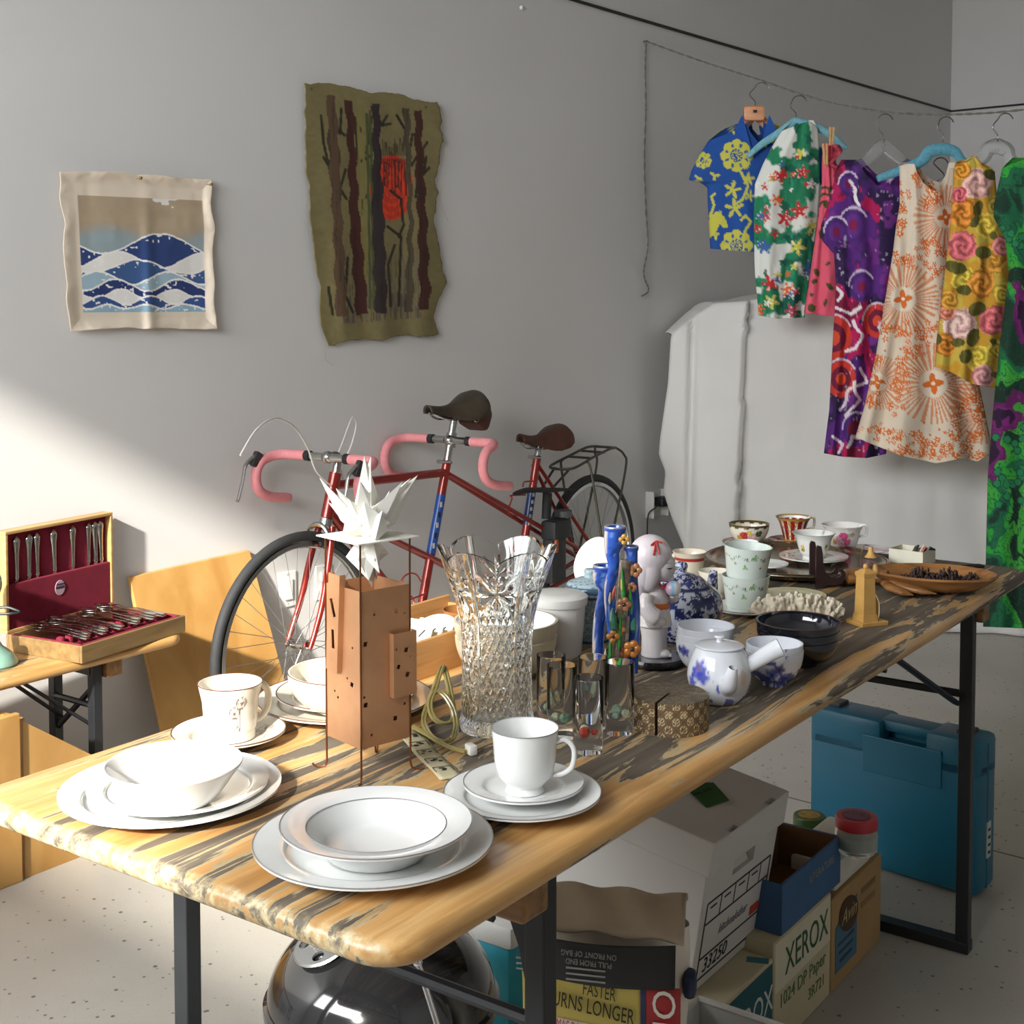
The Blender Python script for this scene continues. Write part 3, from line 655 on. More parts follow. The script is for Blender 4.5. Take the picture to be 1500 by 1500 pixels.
g = G(); g.tube(spline([(.172, 0, .86), (.18, 0, .90), (.172, 0, .915), (BX, 0, BZ)], 6), .013, 12); g.ball((BX, 0, BZ), (.02, .022, .02), 14, 8); g.obj('stem', CHR, bike)
g = G(); g.ball((.752, 0, .915), (.024, .024, .02), 14, 8); g.cyl((.757, 0, .89), (.762, 0, .94), .018); g.obj('stoker_stem', CHR, bike)
for sg in (-1, 1):
    hx, hy, hz_ = BX-.095, sg*.213, BZ-.02
    g = G(); g.box((hx, hy, hz_+.008), (.032, .02, .05), R=Matrix.Rotation(.5, 3, 'Y'), bev=.006); lv = g.obj('brake_hood', M('#4a4a4a', .4, .6), b1)
    g = G(); g.tube(spline([(hx-.01, hy, hz_+.02), (hx-.045, hy, hz_-.005), (hx-.058, hy, hz_-.05), (hx-.075, hy, hz_-.10), (hx-.082, hy, hz_-.115)], 6), [.008]*8+[.0065]*17, 8, flat=.6); g.obj('lever_blade', CHR, lv)
cabm = M('#e3e1dc', .5, var=.02)
def wpt(px, py, y=0):   # a point of the picture laid into a plane parallel to the bicycle, y metres off its centre
    nrm = Vector((-BD.y, BD.x, 0)); p = at_plane(px, py, Vector((F0.x, F0.y, 0))+nrm*y, nrm); d = p-Vector((F0.x, F0.y, 0)); return (d.dot(BD), y, p.z)
g = G(); g.tube(spline([wpt(352, 667, -.213), wpt(375, 630, -.19), wpt(402, 613, -.15), wpt(430, 625, -.1), wpt(450, 655, -.05), wpt(463, 690, -.03), wpt(485, 712, -.02)], 8), .0028, 7); g.obj('brake_cable', cabm, bike)
g = G(); g.tube(spline([wpt(505, 675, .2), wpt(516, 648, .17), wpt(522, 620, .13), wpt(516, 612, .1), wpt(505, 640, .06), wpt(494, 672, .02), wpt(500, 690, 0), wpt(505, 715, 0)], 8), .0028, 7); g.obj('brake_cable', cabm, bike)
for i, (c, z) in enumerate((((.118, .725), .69),)):
    g = G(); g.tube(arc((.09, 0, .665), .045, .1, PI-.1, 12, ax=(0, 1, 0)), .008, 8); g.obj('front_brake', CHR, bike)
    for y in (-.03, .03): G().box((.085, y, .655), (.035, .01, .012)).obj('brake_pad', BLKR, bike, smooth=False)
# red wire bottle cages
def cage(pts, name): g = G(); g.tube(spline(pts, 8), .0028, 7); g.obj(name, M('#a5291f', .35, .3), bike)
cage([wpt(x, y, -.03) for x, y in ((617, 852), (610, 842), (600, 840), (590, 847), (588, 862), (606, 878), (600, 892), (590, 884))]+[wpt(622, 870, -.02)], 'bottle_cage')
cage([wpt(x, y, -.03) for x, y in ((780, 705), (768, 706), (766, 712))]+[wpt(765, 713, .0)], 'bottle_cage')
cage([wpt(x, y, -.03) for x, y in ((770, 725), (748, 726), (750, 730), (745, 752), (768, 756))], 'bottle_cage')
# rear rack
rk = G()
RM = M('#55534a', .4, .8)
for y in (-.055, .055): rk.tube(spline([(1.44, 0, .745), (1.47, y, .75), (1.62, y, .78), (1.74, y, .80), (1.80, y*.9, .80)], 6), .0055, 8)
rk.tube([(1.80, -.05, .80), (1.80, .05, .80)], .0055, 8); rk.tube([(1.60, -.055, .776), (1.60, .055, .776)], .005, 8); rk.tube([(1.70, -.055, .79), (1.70, .055, .79)], .005, 8)
rk.obj('rack_platform', RM, bike)
for y in (-.07, .07):
    g = G(); g.tube(spline([(1.80, y*.7, .80), (1.83, y, .77), (1.84, y, .70), (1.70, y, .36)], 5), .005, 8); g.obj('rack_leg', RM, bike)
    g = G(); g.tube(spline([(1.56, y*.8, .765), (1.575, y, .72), (1.68, y, .36)], 5), .005, 8); g.obj('rack_leg', RM, bike)
    g = G(); g.tube([(1.47, y*.5, .745), (1.35, y*.3, .67)], .005, 8); g.obj('rack_stay', RM, bike)
# black carrier with a saddle shaped top fixed by the stoker's seat tube
cr = G(); q = lambda x, y, yy=-.06: wpt(x, y, yy)
g = G(); g.tube(spline([q(752, 724), q(775, 718), q(800, 718), q(825, 717), q(842, 717)], 6), [.004, .012, .018, .022, .024, .026, .028, .028, .028, .028, .028, .028, .028, .026, .025, .024, .022, .02, .018, .016, .014, .012, .01, .008, .004], 10, flat=.35); g.obj('carrier_top', BLKR, bike)
g = G(); a, b = q(802, 722), q(800, 760); g.cyl(a, b, .018); g.obj('carrier_post', BLKR, bike)
a = q(815, 775); g = G().box(a, (.12, .07, .075), bev=.012); g.obj('carrier_box', M('#2c2d2f', .6, var=.15), bike)
a = q(825, 752); g = G().cyl((a[0], a[1], a[2]-.012), (a[0], a[1], a[2]+.012), .034); g.obj('carrier_drum', M('#55585a', .5), bike)
a = q(812, 820); g = G().box(a, (.10, .05, .17), bev=.01); g.obj('carrier_body', M('#333436', .6, var=.2), bike)
a = q(815, 800, -.09); g = G().box(a, (.018, .01, .05), bev=.003); g.obj('carrier_tag', M('#b0562c', .5), bike)
# ================================================================== BENCH: cutlery case
cN, cR = on2(120, 973), on2(272, 925); CX = (cR-cN); CA = CX.length; CX.normalize(); CY = Vector((-CX.y, CX.x, 0)); CB = .268
CASE = wood('#6b5330', '#8a6f45', 5, (1, 10, 10), .5, 'case_wood'); CASEL = wood('#a5814f', '#c39d68', 5, (1, 10, 10), .5, 'case_light'); VEL = M('#74122a', 1, var=.15, scale=25, bump=.2, bscale=300)
SIL = M('#c8c6c1', .16, 1, var=.05, scale=60)
case = thing('cutlery_case', 'open wooden cutlery case lined with crimson velvet on the bench', 'case', cN, math.atan2(CX.y, CX.x))
w, hb = .009, .045
for c, sz in (((CA/2, w/2, hb/2), (CA, w, hb)), ((CA/2, CB-w/2, hb/2), (CA, w, hb)), ((w/2, CB/2, hb/2), (w, CB-2*w, hb)), ((CA-w/2, CB/2, hb/2), (w, CB-2*w, hb))):
    G().box(c, sz, bev=.002).obj('side_panel', CASE, case, smooth=False)
G().box((CA/2, CB/2, .006), (CA-2*w, CB-2*w, .010)).obj('lining', VEL, case, smooth=False)
for c, sz in (((CA/2, w+.004, .028), (CA-2*w, .008, .036)), ((CA-w-.004, CB/2, .028), (.008, CB-2*w, .036)), ((w+.004, CB/2, .028), (.008, CB-2*w, .036))):
    G().box(c, sz, bev=.002).obj('velvet_edge', VEL, case, smooth=False)
slots = [.055+.03*k for k in range(10)]
for k in range(11):
    G().box((.04+.03*k, .115, .03), (.016, .022, .036), bev=.006).obj('rack_tooth', VEL, case)
G().box((CA/2, .115, .017), (CA-.03, .026, .014)).obj('rack_bar', VEL, case, smooth=False)
lid = G().box((CA/2, CB+.030, hb+CB/2), (CA, .006, CB), bev=.001).obj('lid', CASE, case, smooth=False)
for c, sz in (((CA/2, CB+.014, hb+CB-w/2), (CA, .036, w)), ((w/2, CB+.014, hb+CB/2), (w, .036, CB-2*w)), ((CA-w/2, CB+.014, hb+CB/2), (w, .036, CB-2*w)), ((CA/2, CB+.014, hb+w/2), (CA, .036, w))):
    G().box(c, sz, bev=.002).obj('lid_frame', CASEL, lid, smooth=False)
G().box((CA/2, CB+.022, hb+CB/2), (CA-2*w, .010, CB-2*w)).obj('lid_lining', VEL, lid, smooth=False)
G().box((CA/2, CB+.006, hb+.065), (CA-2*w, .012, .125), bev=.003).obj('knife_pocket', VEL, lid, smooth=False)
bd = G().lathe([(0, .001), (.02, .001), (.021, 0), (0, 0)], 28); bd.xf(Matrix.Translation((.185, CB-.0005, hb+.088)) @ Matrix.Rotation(PI/2, 4, 'X') @ Matrix.Diagonal((.85, 1, 1, 1)))
bdo = bd.obj('badge', M('#a58f9b', .5, var=.05), lid)
G().box((.185, CB-.0018, hb+.089), (.03, .0006, .006)).obj('badge_band', M('#3b2138', .6), bdo, smooth=False)
text('badge_lettering', 'Awara', .011, M('#33202f', .6, var=0), bdo, frame((.185, CB-.0018, hb+.098), (1, 0, 0), (0, 0, 1)), shear=.2)
def put_case(o, x, y, z, rx=0, rz=0, ry=0):
    m = Matrix.Translation(cN) @ Matrix.Rotation(math.atan2(CX.y, CX.x), 4, 'Z') @ Matrix.Translation((x, y, z)) @ Matrix.Rotation(rz, 4, 'Z') @ Matrix.Rotation(ry, 4, 'Y') @ Matrix.Rotation(rx, 4, 'X')
    o.matrix_world = m; return o
k0 = None
for i, (f, dy) in enumerate(((.11, 0), (.22, 0), (.30, .002), (.48, 0), (.655, 0), (.815, 0), (.895, 0), (.955, .002))):
    if k0 is None:
        t = thing('table_knife', 'silver table knife standing handle up in the velvet case lid', 'knife', group='knives in the case lid')
        g = G(); g.tube([(0, 0, z) for z in (0, .03, .06, .075)], [.0085, .0095, .0095, .005], 8, flat=.2); g.obj('blade', M('#d8d6d0', .08, 1, var=0), t)
        g = G(); g.tube([(0, 0, z) for z in (.073, .08, .085, .12, .15, .165, .175, .18, .186, .19)], [.0055, .0075, .006, .0068, .0082, .0105, .0122, .0115, .007, .001], 12, flat=.6); g.obj('handle', SIL, t)
        k0 = t
    else: t = dup(k0)
    put_case(t, .012+f*(CA-.024), CB+.0135-dy, hb+.058, rz=PI/2+random.uniform(-.25, .25), rx=random.uniform(-.04, .03))
def utensil(kind):
    t = thing('table_'+kind, 'silver %s lying in the velvet tray of the case' % ('fork' if kind == 'fork' else 'spoon'), kind, group='%ss in the case tray' % kind)
    g = G(); g.tube(spline([(0, -.05, .002), (0, 0, .003), (0, .05, .004), (0, .10, .0), (0, .115, .001)], 4), [.0075, .0085, .009, .0078, .006, .005, .0042, .004, .0038, .0036, .0034, .0034, .0034, .0034, .0034, .0036, .004], 8, flat=.3); g.obj('handle', SIL, t)
    if kind == 'spoon':
        g = G(); g.grid(lambda u, v: ((u-.5)*.034*math.sin(PI*min(max(v, .02), .98))**.7, .11+.058*v, .003-.007*math.sin(PI*v)*(1-(2*u-1)**2)), 9, 12); g.obj('bowl', SIL, t, ang=180, solid=.001)
    else:
        g = G(); g.box((0, .122, .0), (.02, .018, .002), bev=.0008); g.obj('fork_head', SIL, t)
        for x in (-.0082, -.0028, .0028, .0082): G().tube([(x, .128, 0), (x, .15, -.002), (x, .172, .004)], [.0016, .0015, .0006], 6).obj('tine', SIL, t)
    return t
ut = {k: utensil(k) for k in ('fork', 'spoon')}; used = set()
for k, (x, kind, n) in enumerate(((.055, 'fork', 3), (.115, 'spoon', 3), (.175, 'fork', 2), (.235, 'spoon', 3), (.295, 'spoon', 3), (.335, 'fork', 2))):
    for j in range(n):
        t = ut[kind] if kind not in used else dup(ut[kind]); used.add(kind)
        put_case(t, x+.007*(j-1), .077+.004*j, .050+.005*j, rx=math.radians(2), rz=random.uniform(-.06, .06))
# mint green appliance standing on the bench at the very edge of the view
p = on2(-14, 975); t = thing('desk_fan', 'mint green rounded metal desk appliance with black wire guard', 'appliance', p, 0)
MINT = M('#7fa596', .25, var=.05, coat=.4)
G().lathe([(0, 0), (.062, 0), (.066, .006), (.064, .016), (.05, .032), (.03, .048), (.022, .062), (.02, .075), (0, .078)], 40).obj('base', MINT, t)
G().tube(spline([(-.02, 0, .06), (-.03, 0, .14), (-.02, 0, .19)], 6), .014, 12).obj('neck', MINT, t)
G().ball((-.02, 0, .205), (.05, .05, .052), 24, 14).obj('housing', MINT, t)
G().tube(spline([(-.02, -.01, .14), (.02, -.02, .148), (.05, -.02, .152), (.072, -.02, .146), (.082, -.02, .14), (.06, -.03, .138), (.02, -.03, .137)], 6), .0035, 7).obj('wire_guard', M('#23282a', .4, .5), t)

# boards by the bench
PLY = wood('#a97c40', '#c49a5c', 3, (3, 3, 1), .45, 'plywood', .05); PLYE = wood('#9d6f32', '#c0904a', 8, (1, 30, 30), .6, 'ply_edge')
tl, tr_ = on_wall(190, 846, .02), on_wall(366, 806, .02)
ang_l = (tr_-tl); bl = at_h(236, 1148, .03)
def slab(name, label, cat, C4, th, nrm, mat):
    g = G(); P = [Vector(p) for p in C4]; q = [p+Vector(nrm)*th for p in P]
    g.add(P+q, [(0, 1, 2, 3), (7, 6, 5, 4)]+[(i, (i+1) % 4, 4+(i+1) % 4, 4+i) for i in range(4)]); o = g.obj(name, mat, smooth=False)
    md = o.modifiers.new('edge', 'BEVEL'); md.width = .002; md.segments = 2; return tag(o, label, cat)
xl = (tr_-tl)
d = xl.normalized(); down = (on_wall(240, 1130, .19)-tl); down = down-d*down.dot(d)*.7
k = (tl.z-.012)/(-down.z); slab('plywood_board', 'big yellow plywood sheet leaning on the wall behind the bicycle wheel', 'board', [tl, tr_, tr_+down*k+d*.03, tl+down*k], .016, -WN, PLY)
# low plywood bin under the bench, with a sloping top edge
b0, b1_ = at_h(42, 1285, 0), at_h(150, 1243, 0); bd_ = (b1_-b0).normalized(); bn = Vector((-bd_.y, bd_.x, 0))
def face_pt(px, py): return at_plane(px, py, b0, bn)
z0, z1 = face_pt(33, 1056), face_pt(143, 1110)
bx_ = thing('plywood_bin', 'yellow plywood bin with a sloping top under the bench', 'bin', (b0.x, b0.y, 0), math.atan2(bd_.y, bd_.x))
LL = (z1-b0).dot(bd_); s0 = (z0-b0).dot(bd_); h0, h1 = z0.z, z1.z
hb0 = h0-(h1-h0)/(LL-s0)*0
G().prism([(s0, 0), (LL, 0), (LL, h1), (s0, h0)], 0, .016, lambda x, y, z: (x, z, y)).obj('front_panel', PLY, bx_, smooth=False)
G().prism([(s0, 0), (LL, 0), (LL, h1), (s0, h0)], .264, .28, lambda x, y, z: (x, z, y)).obj('rear_panel', PLY, bx_, smooth=False)
G().box((LL-.008, .14, h1/2), (.016, .248, h1)).obj('end_panel', PLY, bx_, smooth=False)
G().box((s0+.008, .14, h0/2), (.016, .248, h0)).obj('end_panel', PLY, bx_, smooth=False)
h2 = face_pt(-40, 1062).z
o = G().box((s0-.012-.35, .0, h2/2), (.7, .018, h2), bev=.002).obj('plywood_sheet', PLY, smooth=False)
place(o, (b0.x, b0.y, 0), math.atan2(bd_.y, bd_.x)); tag(o, 'flat plywood sheet standing upright beside the yellow bin', 'board')

# ================================================================== CLOTHES ON THE LINE
def interp(l, x, k): return np.interp(x, [q[0] for q in l], [q[k] for q in l])
def garment(name, label, cat, Y, rows, top, bot, painter, back_up=14, thick=.045, fold=.012, nf=5, cell=2.0, seed=1, group='clothes on the line'):
    """closed tube of cloth; rows (py, left px, right px) at depth Y, top/bot (u, py) profiles"""
    wmax = max(r[2]-r[1] for r in rows); hmax = max(b[1] for b in bot)-min(t[1] for t in top)
    nu, nv = int(wmax/cell)+2, int(hmax/cell)+2; nb = max(8, nu//4)
    uf = np.linspace(0, 1, nu); ub = np.linspace(1, 0, nb+2)[1:-1]; U = np.concatenate([uf, ub]); nc = len(U); isb = np.arange(nc) >= nu
    v = np.linspace(0, 1, nv); T = np.interp(U, *zip(*top)); Bt = np.interp(U, *zip(*bot)); T = np.where(isb, np.maximum(T-back_up, min(t[1] for t in top)-2), T); T[[0, nu-1]] = np.interp([0, 1], *zip(*top))
    YY = T[None]*(1-v[:, None])+Bt[None]*v[:, None]; UU = np.tile(U, (nv, 1))
    XL, XR = interp(rows, YY, 1), interp(rows, YY, 2); XX = XL+(XR-XL)*UU
    prof = np.sqrt(np.clip(1-(2*UU-1)**2, 0, 1)); vv = np.tile(v[:, None], (1, nc))
    amp = fold*(.25+.75*vv)*np.minimum(prof*1.6, 1)
    f = np.sin(UU*nf*2*PI+1.7*fbm(vv*2, UU*2, seed)*3+seed)*amp+(fbm(UU*4, vv*5, seed+3)-.5)*.018*prof
    D = np.where(isb[None], +thick*.8*prof, -thick*prof)+f
    V = [at_y(x, y, Y+d) for x, y, d in zip(XX.ravel(), YY.ravel(), D.ravel())]
    F = [(j*nc+i, j*nc+(i+1) % nc, (j+1)*nc+(i+1) % nc, (j+1)*nc+i) for j in range(nv-1) for i in range(nc)]
    o = raw(name, V, F, CLOTH); md = o.modifiers.new('thickness', 'SOLIDIFY'); md.thickness = .0015; md.offset = 0
    paint(o, painter(XX.ravel(), YY.ravel())); return tag(o, label, cat, group)
def flower(X, Y, cx, cy, r, n, ph=0, deep=.3):
    a = np.arctan2(Y-cy, X-cx); d = np.hypot(X-cx, Y-cy); return d < r*(1-deep+deep*np.cos(n*a+ph))
def blob(X, Y, cx, cy, rx, ry, rot=0, w=.25, s=0):
    c, q = math.cos(rot), math.sin(rot); x = ((X-cx)*c+(Y-cy)*q)/rx; y = (-(X-cx)*q+(Y-cy)*c)/ry
    return np.hypot(x, y)+w*(fbm(X*.12, Y*.12, s)-.5)*2 < 1
# --- blue shirt
def p_blue(X, Y):
    c = mixc(base(len(X), '#1c4f9f'), '#17437f', fbm(X*.05, Y*.05, 2)*.6); yel = '#c3c04b'
    for cx, cy, r in ((1079, 228, 25), (1079, 360, 25), (1146, 195, 22), (1030, 235, 13), (1150, 300, 20)):
        a = np.arctan2(Y-cy, X-cx); d = np.hypot(X-cx, Y-cy)/r
        c = mixc(c, yel, (d < .82+.14*np.abs(np.cos(4*a)))*(d > .38)); c = mixc(c, '#1c4f9f', (d > .5)*(d < .72)*(np.abs(np.cos(4*a)) < .42)); c = mixc(c, yel, (d < .33)*((np.sin(12*a) > 0) | (d < .12))); c = mixc(c, '#2b4f80', (d < .12)*(d > .06))
    for cx, cy, r, n, ph in ((1073, 278, 14, 5, .5), (1076, 305, 15, 5, 2), (1096, 262, 10, 5, 1), (1098, 287, 9, 5, 0), (1047, 258, 8, 3, 1), (1022, 262, 7, 3, 0), (1056, 183, 9, 4, 0), (1120, 210, 8, 5, 1), (1048, 345, 7, 3, 2)): c = mixc(c, yel, flower(X, Y, cx, cy, r, n, ph, .42))
    c = mixc(c, yel, blob(X, Y, 1044, 330, 9, 22, .5)); c = mixc(c, yel, blob(X, Y, 1056, 322, 6, 15, -.7))
    for P in ([(1085, 252), (1096, 272), (1088, 292), (1076, 300)], [(1040, 318), (1046, 300), (1042, 288), (1047, 284)], [(1090, 340), (1100, 325), (1092, 316), (1086, 322)], [(1075, 195), (1066, 180)], [(1022, 225), (1036, 233)]): c = mixc(c, yel, segd(X, Y, P) < 1.8)
    return c
bs = garment('aloha_shirt', 'royal blue short-sleeved shirt with yellow flower rosettes on the line', 'shirt', 5.556, [(178, 1075, 1140), (186, 1058, 1155), (200, 1042, 1185), (225, 1026, 1212), (250, 1013, 1228), (264, 1009, 1232), (269, 1036, 1187), (300, 1037, 1183), (372, 1041, 1178)],
        [(0, 206), (.12, 198), (.26, 186), (.36, 178), (.42, 196), (.5, 216), (.58, 192), (.66, 178), (.8, 190), (1, 212)], [(0, 364), (.2, 367), (.6, 370), (1, 369)], p_blue, thick=.05, fold=.006, nf=3, seed=3)
g = G()
for sx in (-1, 1):
    P = [(1107+sx*20, 168), (1107+sx*6, 218), (1107+sx*16, 206), (1107+sx*30, 190)]
    V = [at_y(x, y, 5.49) for x, y in P]; g2 = G(); g2.add(V, [(0, 1, 2, 3)]); co = g2.obj('collar', M('#1c4f9f', .9), bs, smooth=False, solid=.004)
# --- green floral
def p_green(X, Y):
    n = fbm(X*.045, Y*.04, 11); c = mixc(base(len(X), '#d9ddd6'), '#1d7a55', ss(.46, .54, n)); c = mixc(c, '#125a49', ss(.56, .66, fbm(X*.06, Y*.06, 19))*(n > .48))
    c = mixc(c, '#2a8f6c', ((vnoise(X*.2, Y*.09, 5) > .72) & (n > .5))*.8); r = random.Random(4)
    sp = [('#c1272d', 5, 9), ('#d9622b', 6, 9), ('#c9c04a', 5, 8), ('#c1272d', 5, 11), ('#3d5fa5', 5, 6), ('#b8405a', 5, 7), ('#e8e6df', 5, 7)]
    fx = [(1143, 258, 12, 0), (1176, 252, 11, 0), (1138, 293, 10, 1), (1171, 309, 14, 3), (1150, 320, 13, 3), (1168, 362, 13, 2), (1122, 318, 9, 5), (1120, 362, 11, 4), (1128, 415, 13, 3), (1155, 425, 12, 1), (1130, 442, 12, 2), (1112, 452, 9, 1), (1173, 225, 9, 2), (1190, 330, 10, 2), (1160, 455, 11, 5), (1188, 270, 8, 6), (1110, 335, 8, 0), (1185, 395, 10, 4)]
    for k in range(34): fx.append((r.uniform(1105, 1198), r.uniform(190, 464), r.uniform(4, 7), r.randrange(7)))
    for cx, cy, rr, k in fx:
        col, n_, _ = sp[k]; m = flower(X, Y, cx, cy, rr, n_, cx, .35); c = mixc(c, col, m); c = mixc(c, '#f0e9dc', m*(vnoise(X*.5, Y*.5, 3) > .72)*.6)
    return c
garment('floral_top', 'green white and red floral top hanging over the blue shirt', 'top', 5.44, [(176, 1160, 1194), (190, 1146, 1198), (215, 1131, 1200), (240, 1118, 1201), (270, 1106, 1201), (320, 1104, 1198), (400, 1106, 1186), (468, 1112, 1178)],
        [(0, 192), (.2, 186), (.5, 180), (.8, 178), (1, 186)], [(0, 462), (.4, 467), (1, 465)], p_green, thick=.035, fold=.02, nf=2, seed=5)
# --- pink
def p_pink(X, Y):
    c = mixc(base(len(X), '#d8506a'), '#e3647b', fbm(X*.05, Y*.05, 3)); r = random.Random(9)
    for k in range(26):
        cx, cy = r.uniform(1178, 1240), r.uniform(270, 462); c = mixc(c, '#4b4a25', blob(X, Y, cx, cy, r.uniform(2, 5), r.uniform(3, 9), r.uniform(-1, 1), .5, k))
    for cy in (282, 292, 303): a = np.hypot(X-1209, (Y-cy)*1.2); c = mixc(c, '#4b4a25', (np.abs(a-9) < 2.2)*(Y < cy))
    return c
garment('pink_dress', 'hot pink dress with olive sprigs pegged to the line', 'dress', 5.34, [(212, 1206, 1222), (240, 1204, 1223), (268, 1204, 1224), (330, 1197, 1238), (400, 1187, 1245), (468, 1176, 1248)],
        [(0, 216), (.4, 212), (1, 214)], [(0, 458), (.5, 463), (1, 466)], p_pink, thick=.03, fold=.01, nf=2, seed=8)
g = G(); g.grid(lambda u, v: at_y(1218+11*math.sin(u*PI)+5*math.sin(v*9), 212+46*v, 5.30-.02*math.sin(u*7+v*12)), 14, 24); tag(g.obj('ruffle_scrap', M('#b23f52', .9, var=.4, scale=60), ang=180, solid=.002), 'gathered dark pink shoulder frill beside the wooden clothes pegs', 'frill')
pegm = wood('#b98a55', '#d0a573', 5, (1, 1, 6), .6, 'peg_wood')
for x, y, dx, Yp in ((1218, 202, .012, 5.33), (1209, 226, -.02, 5.27)):
    p = at_y(x, y, Yp); t = thing('clothes_peg', 'bare wooden peg gripping the pink dress on the line' if dx > 0 else 'second wooden peg clipped lower on the pink dress strap', 'clothes peg', p)
    for s in (-1, 1): G().box((s*.0055, 0, 0), (.009, .010, .085), R=Matrix.Rotation(dx*3+s*.03, 3, 'Y'), bev=.002).obj('prong', pegm, t, smooth=False)
    G().cyl((-.011, 0, .01), (.011, 0, .01), .004).obj('spring', M('#8c8a84', .3, .9), t)
# --- purple
def p_purple(X, Y):
    q = fbm(X*.03, Y*.022, 31); c = mixc(base(len(X), '#2a1746'), '#57237a', ss(.45, .55, q)); c = mixc(c, '#7c2f8e', ss(.6, .68, fbm(X*.05, Y*.05, 9))*.7)
    low = ss(380, 460, Y)*.10; m = fbm(X*.035+3, Y*.018, 41); c = mixc(c, '#b01455', ss(.60, .62, m+low)); c = mixc(c, '#7a0f3a', ss(.70, .72, m+low))
    for cx, cy, r in ((1222, 495, 26), (1232, 555, 22), (1250, 330, 20), (1225, 340, 17), (1262, 420, 18), (1255, 630, 20), (1285, 470, 20), (1243, 270, 14), (1320, 270, 16)):
        d = np.hypot(X-cx, (Y-cy)*.8); c = mixc(c, '#c8382c' if 450 < cy < 600 else '#4a2270', (d < r)*1.); c = mixc(c, '#6e1436' if cy > 450 else '#5d2a82', (d < r*.66)); c = mixc(c, '#d54a2c' if 450 < cy < 600 else '#7d1446', d < r*.33); c = mixc(c, '#cfc0d4', (np.abs(d-r*1.05) < 1.3)*(np.arctan2(Y-cy, X-cx) < -.6))
    r = random.Random(5)
    for P in ([(1232, 600), (1245, 570), (1268, 560), (1262, 540)], [(1240, 610), (1258, 585), (1250, 560)], [(1225, 450), (1245, 460), (1262, 450)], [(1250, 470), (1262, 490), (1255, 510), (1240, 515)], [(1226, 420), (1232, 430), (1228, 440)], [(1240, 655), (1250, 640), (1275, 642), (1282, 655)], [(1245, 265), (1252, 280), (1258, 300)], [(1300, 440), (1290, 480), (1302, 520)], [(1222, 640), (1232, 650), (1230, 662)]):
        c = mixc(c, '#e6dce4', segd(X+2*np.sin(Y*.2), Y, P) < 2.4)
    c = mixc(c, '#d9c8dc', (vnoise(X*.4, Y*.15, 7) > .86)*(q < .5)*.5); return c
garment('purple_dress', 'long dark purple and magenta swirl patterned dress on the line', 'dress', 5.22, [(235, 1226, 1345), (265, 1222, 1352), (300, 1213, 1350), (330, 1203, 1348), (352, 1204, 1345), (372, 1222, 1338), (420, 1225, 1325), (500, 1220, 1315), (600, 1215, 1305), (672, 1206, 1297)],
        [(0, 250), (.1, 240), (.25, 236), (.36, 255), (.5, 272), (.64, 266), (.8, 250), (.92, 245), (1, 258)], [(0, 664), (.3, 669), (.7, 671), (1, 665)], p_purple, thick=.045, fold=.022, nf=3, seed=14)
# --- orange
def p_orange(X, Y):
    c = mixc(base(len(X), '#ddd0bc'), '#d2c3ae', fbm(X*.05, Y*.05, 3)); org = '#cf6a24'
    for cx, cy, r in ((1323, 438, 52), (1367, 562, 58), (1385, 318, 46), (1440, 600, 50), (1285, 560, 40)):
        a = np.arctan2(Y-cy, X-cx); d = np.hypot(X-cx, Y-cy)/r
        c = mixc(c, '#cf7d49', ((np.sin(a*38+3*np.sin(a*5)) > -.15+1.1*np.abs(d-.55))*(d > .36)*(d < 1.02))*.85); c = mixc(c, '#ddd0bc', d < .33); c = mixc(c, org, flower(X, Y, cx, cy, r*.27, 4, .6, .28)); c = mixc(c, '#e6d8c6', (d < .05))
    r = random.Random(12); bands = [[(1342, 255), (1375, 290), (1352, 300)], [(1325, 268), (1320, 345)], [(1310, 380), (1355, 378), (1395, 420), (1390, 480)], [(1290, 480), (1345, 492), (1385, 470)], [(1280, 520), (1276, 600)], [(1310, 600), (1330, 520), (1360, 500)], [(1258, 630), (1310, 640), (1370, 650), (1430, 640)], [(1395, 620), (1435, 570), (1430, 640)], [(1350, 350), (1395, 380)], [(1290, 672), (1330, 660), (1440, 668)]]
    for P in bands:
        for (x1, y1), (x2, y2) in zip(P[:-1], P[1:]):
            n = int(math.hypot(x2-x1, y2-y1)/5)+1
            for k in range(n*2):
                t = r.random(); cx, cy = x1+(x2-x1)*t+r.gauss(0, 6), y1+(y2-y1)*t+r.gauss(0, 6); rr = r.uniform(3, 6); c = mixc(c, org, flower(X, Y, cx, cy, rr, 5, cx, .35)); c = mixc(c, '#e6d8c6', np.hypot(X-cx, Y-cy) < rr*.22)
    for k in range(40): cx, cy = r.uniform(1260, 1445), r.uniform(270, 670); c = mixc(c, org, np.hypot(X-cx, Y-cy) < 1.6)
    return c
garment('shift_dress', 'cream sleeveless dress with orange starburst flowers on a blue hanger', 'dress', 5.05, [(238, 1317, 1403), (262, 1318, 1404), (300, 1318, 1404), (330, 1313, 1404), (370, 1308, 1405), (450, 1295, 1410), (520, 1283, 1425), (600, 1265, 1442), (640, 1253, 1450), (680, 1250, 1453)],
        [(0, 243), (.14, 240), (.26, 240), (.30, 252), (.40, 268), (.55, 278), (.7, 282), (.8, 268), (.86, 246), (1, 246)], [(0, 640), (.12, 650), (.35, 668), (.6, 679), (.78, 672), (.9, 676), (1, 664)], p_orange, thick=.06, fold=.02, nf=3, cell=1.6, seed=21)
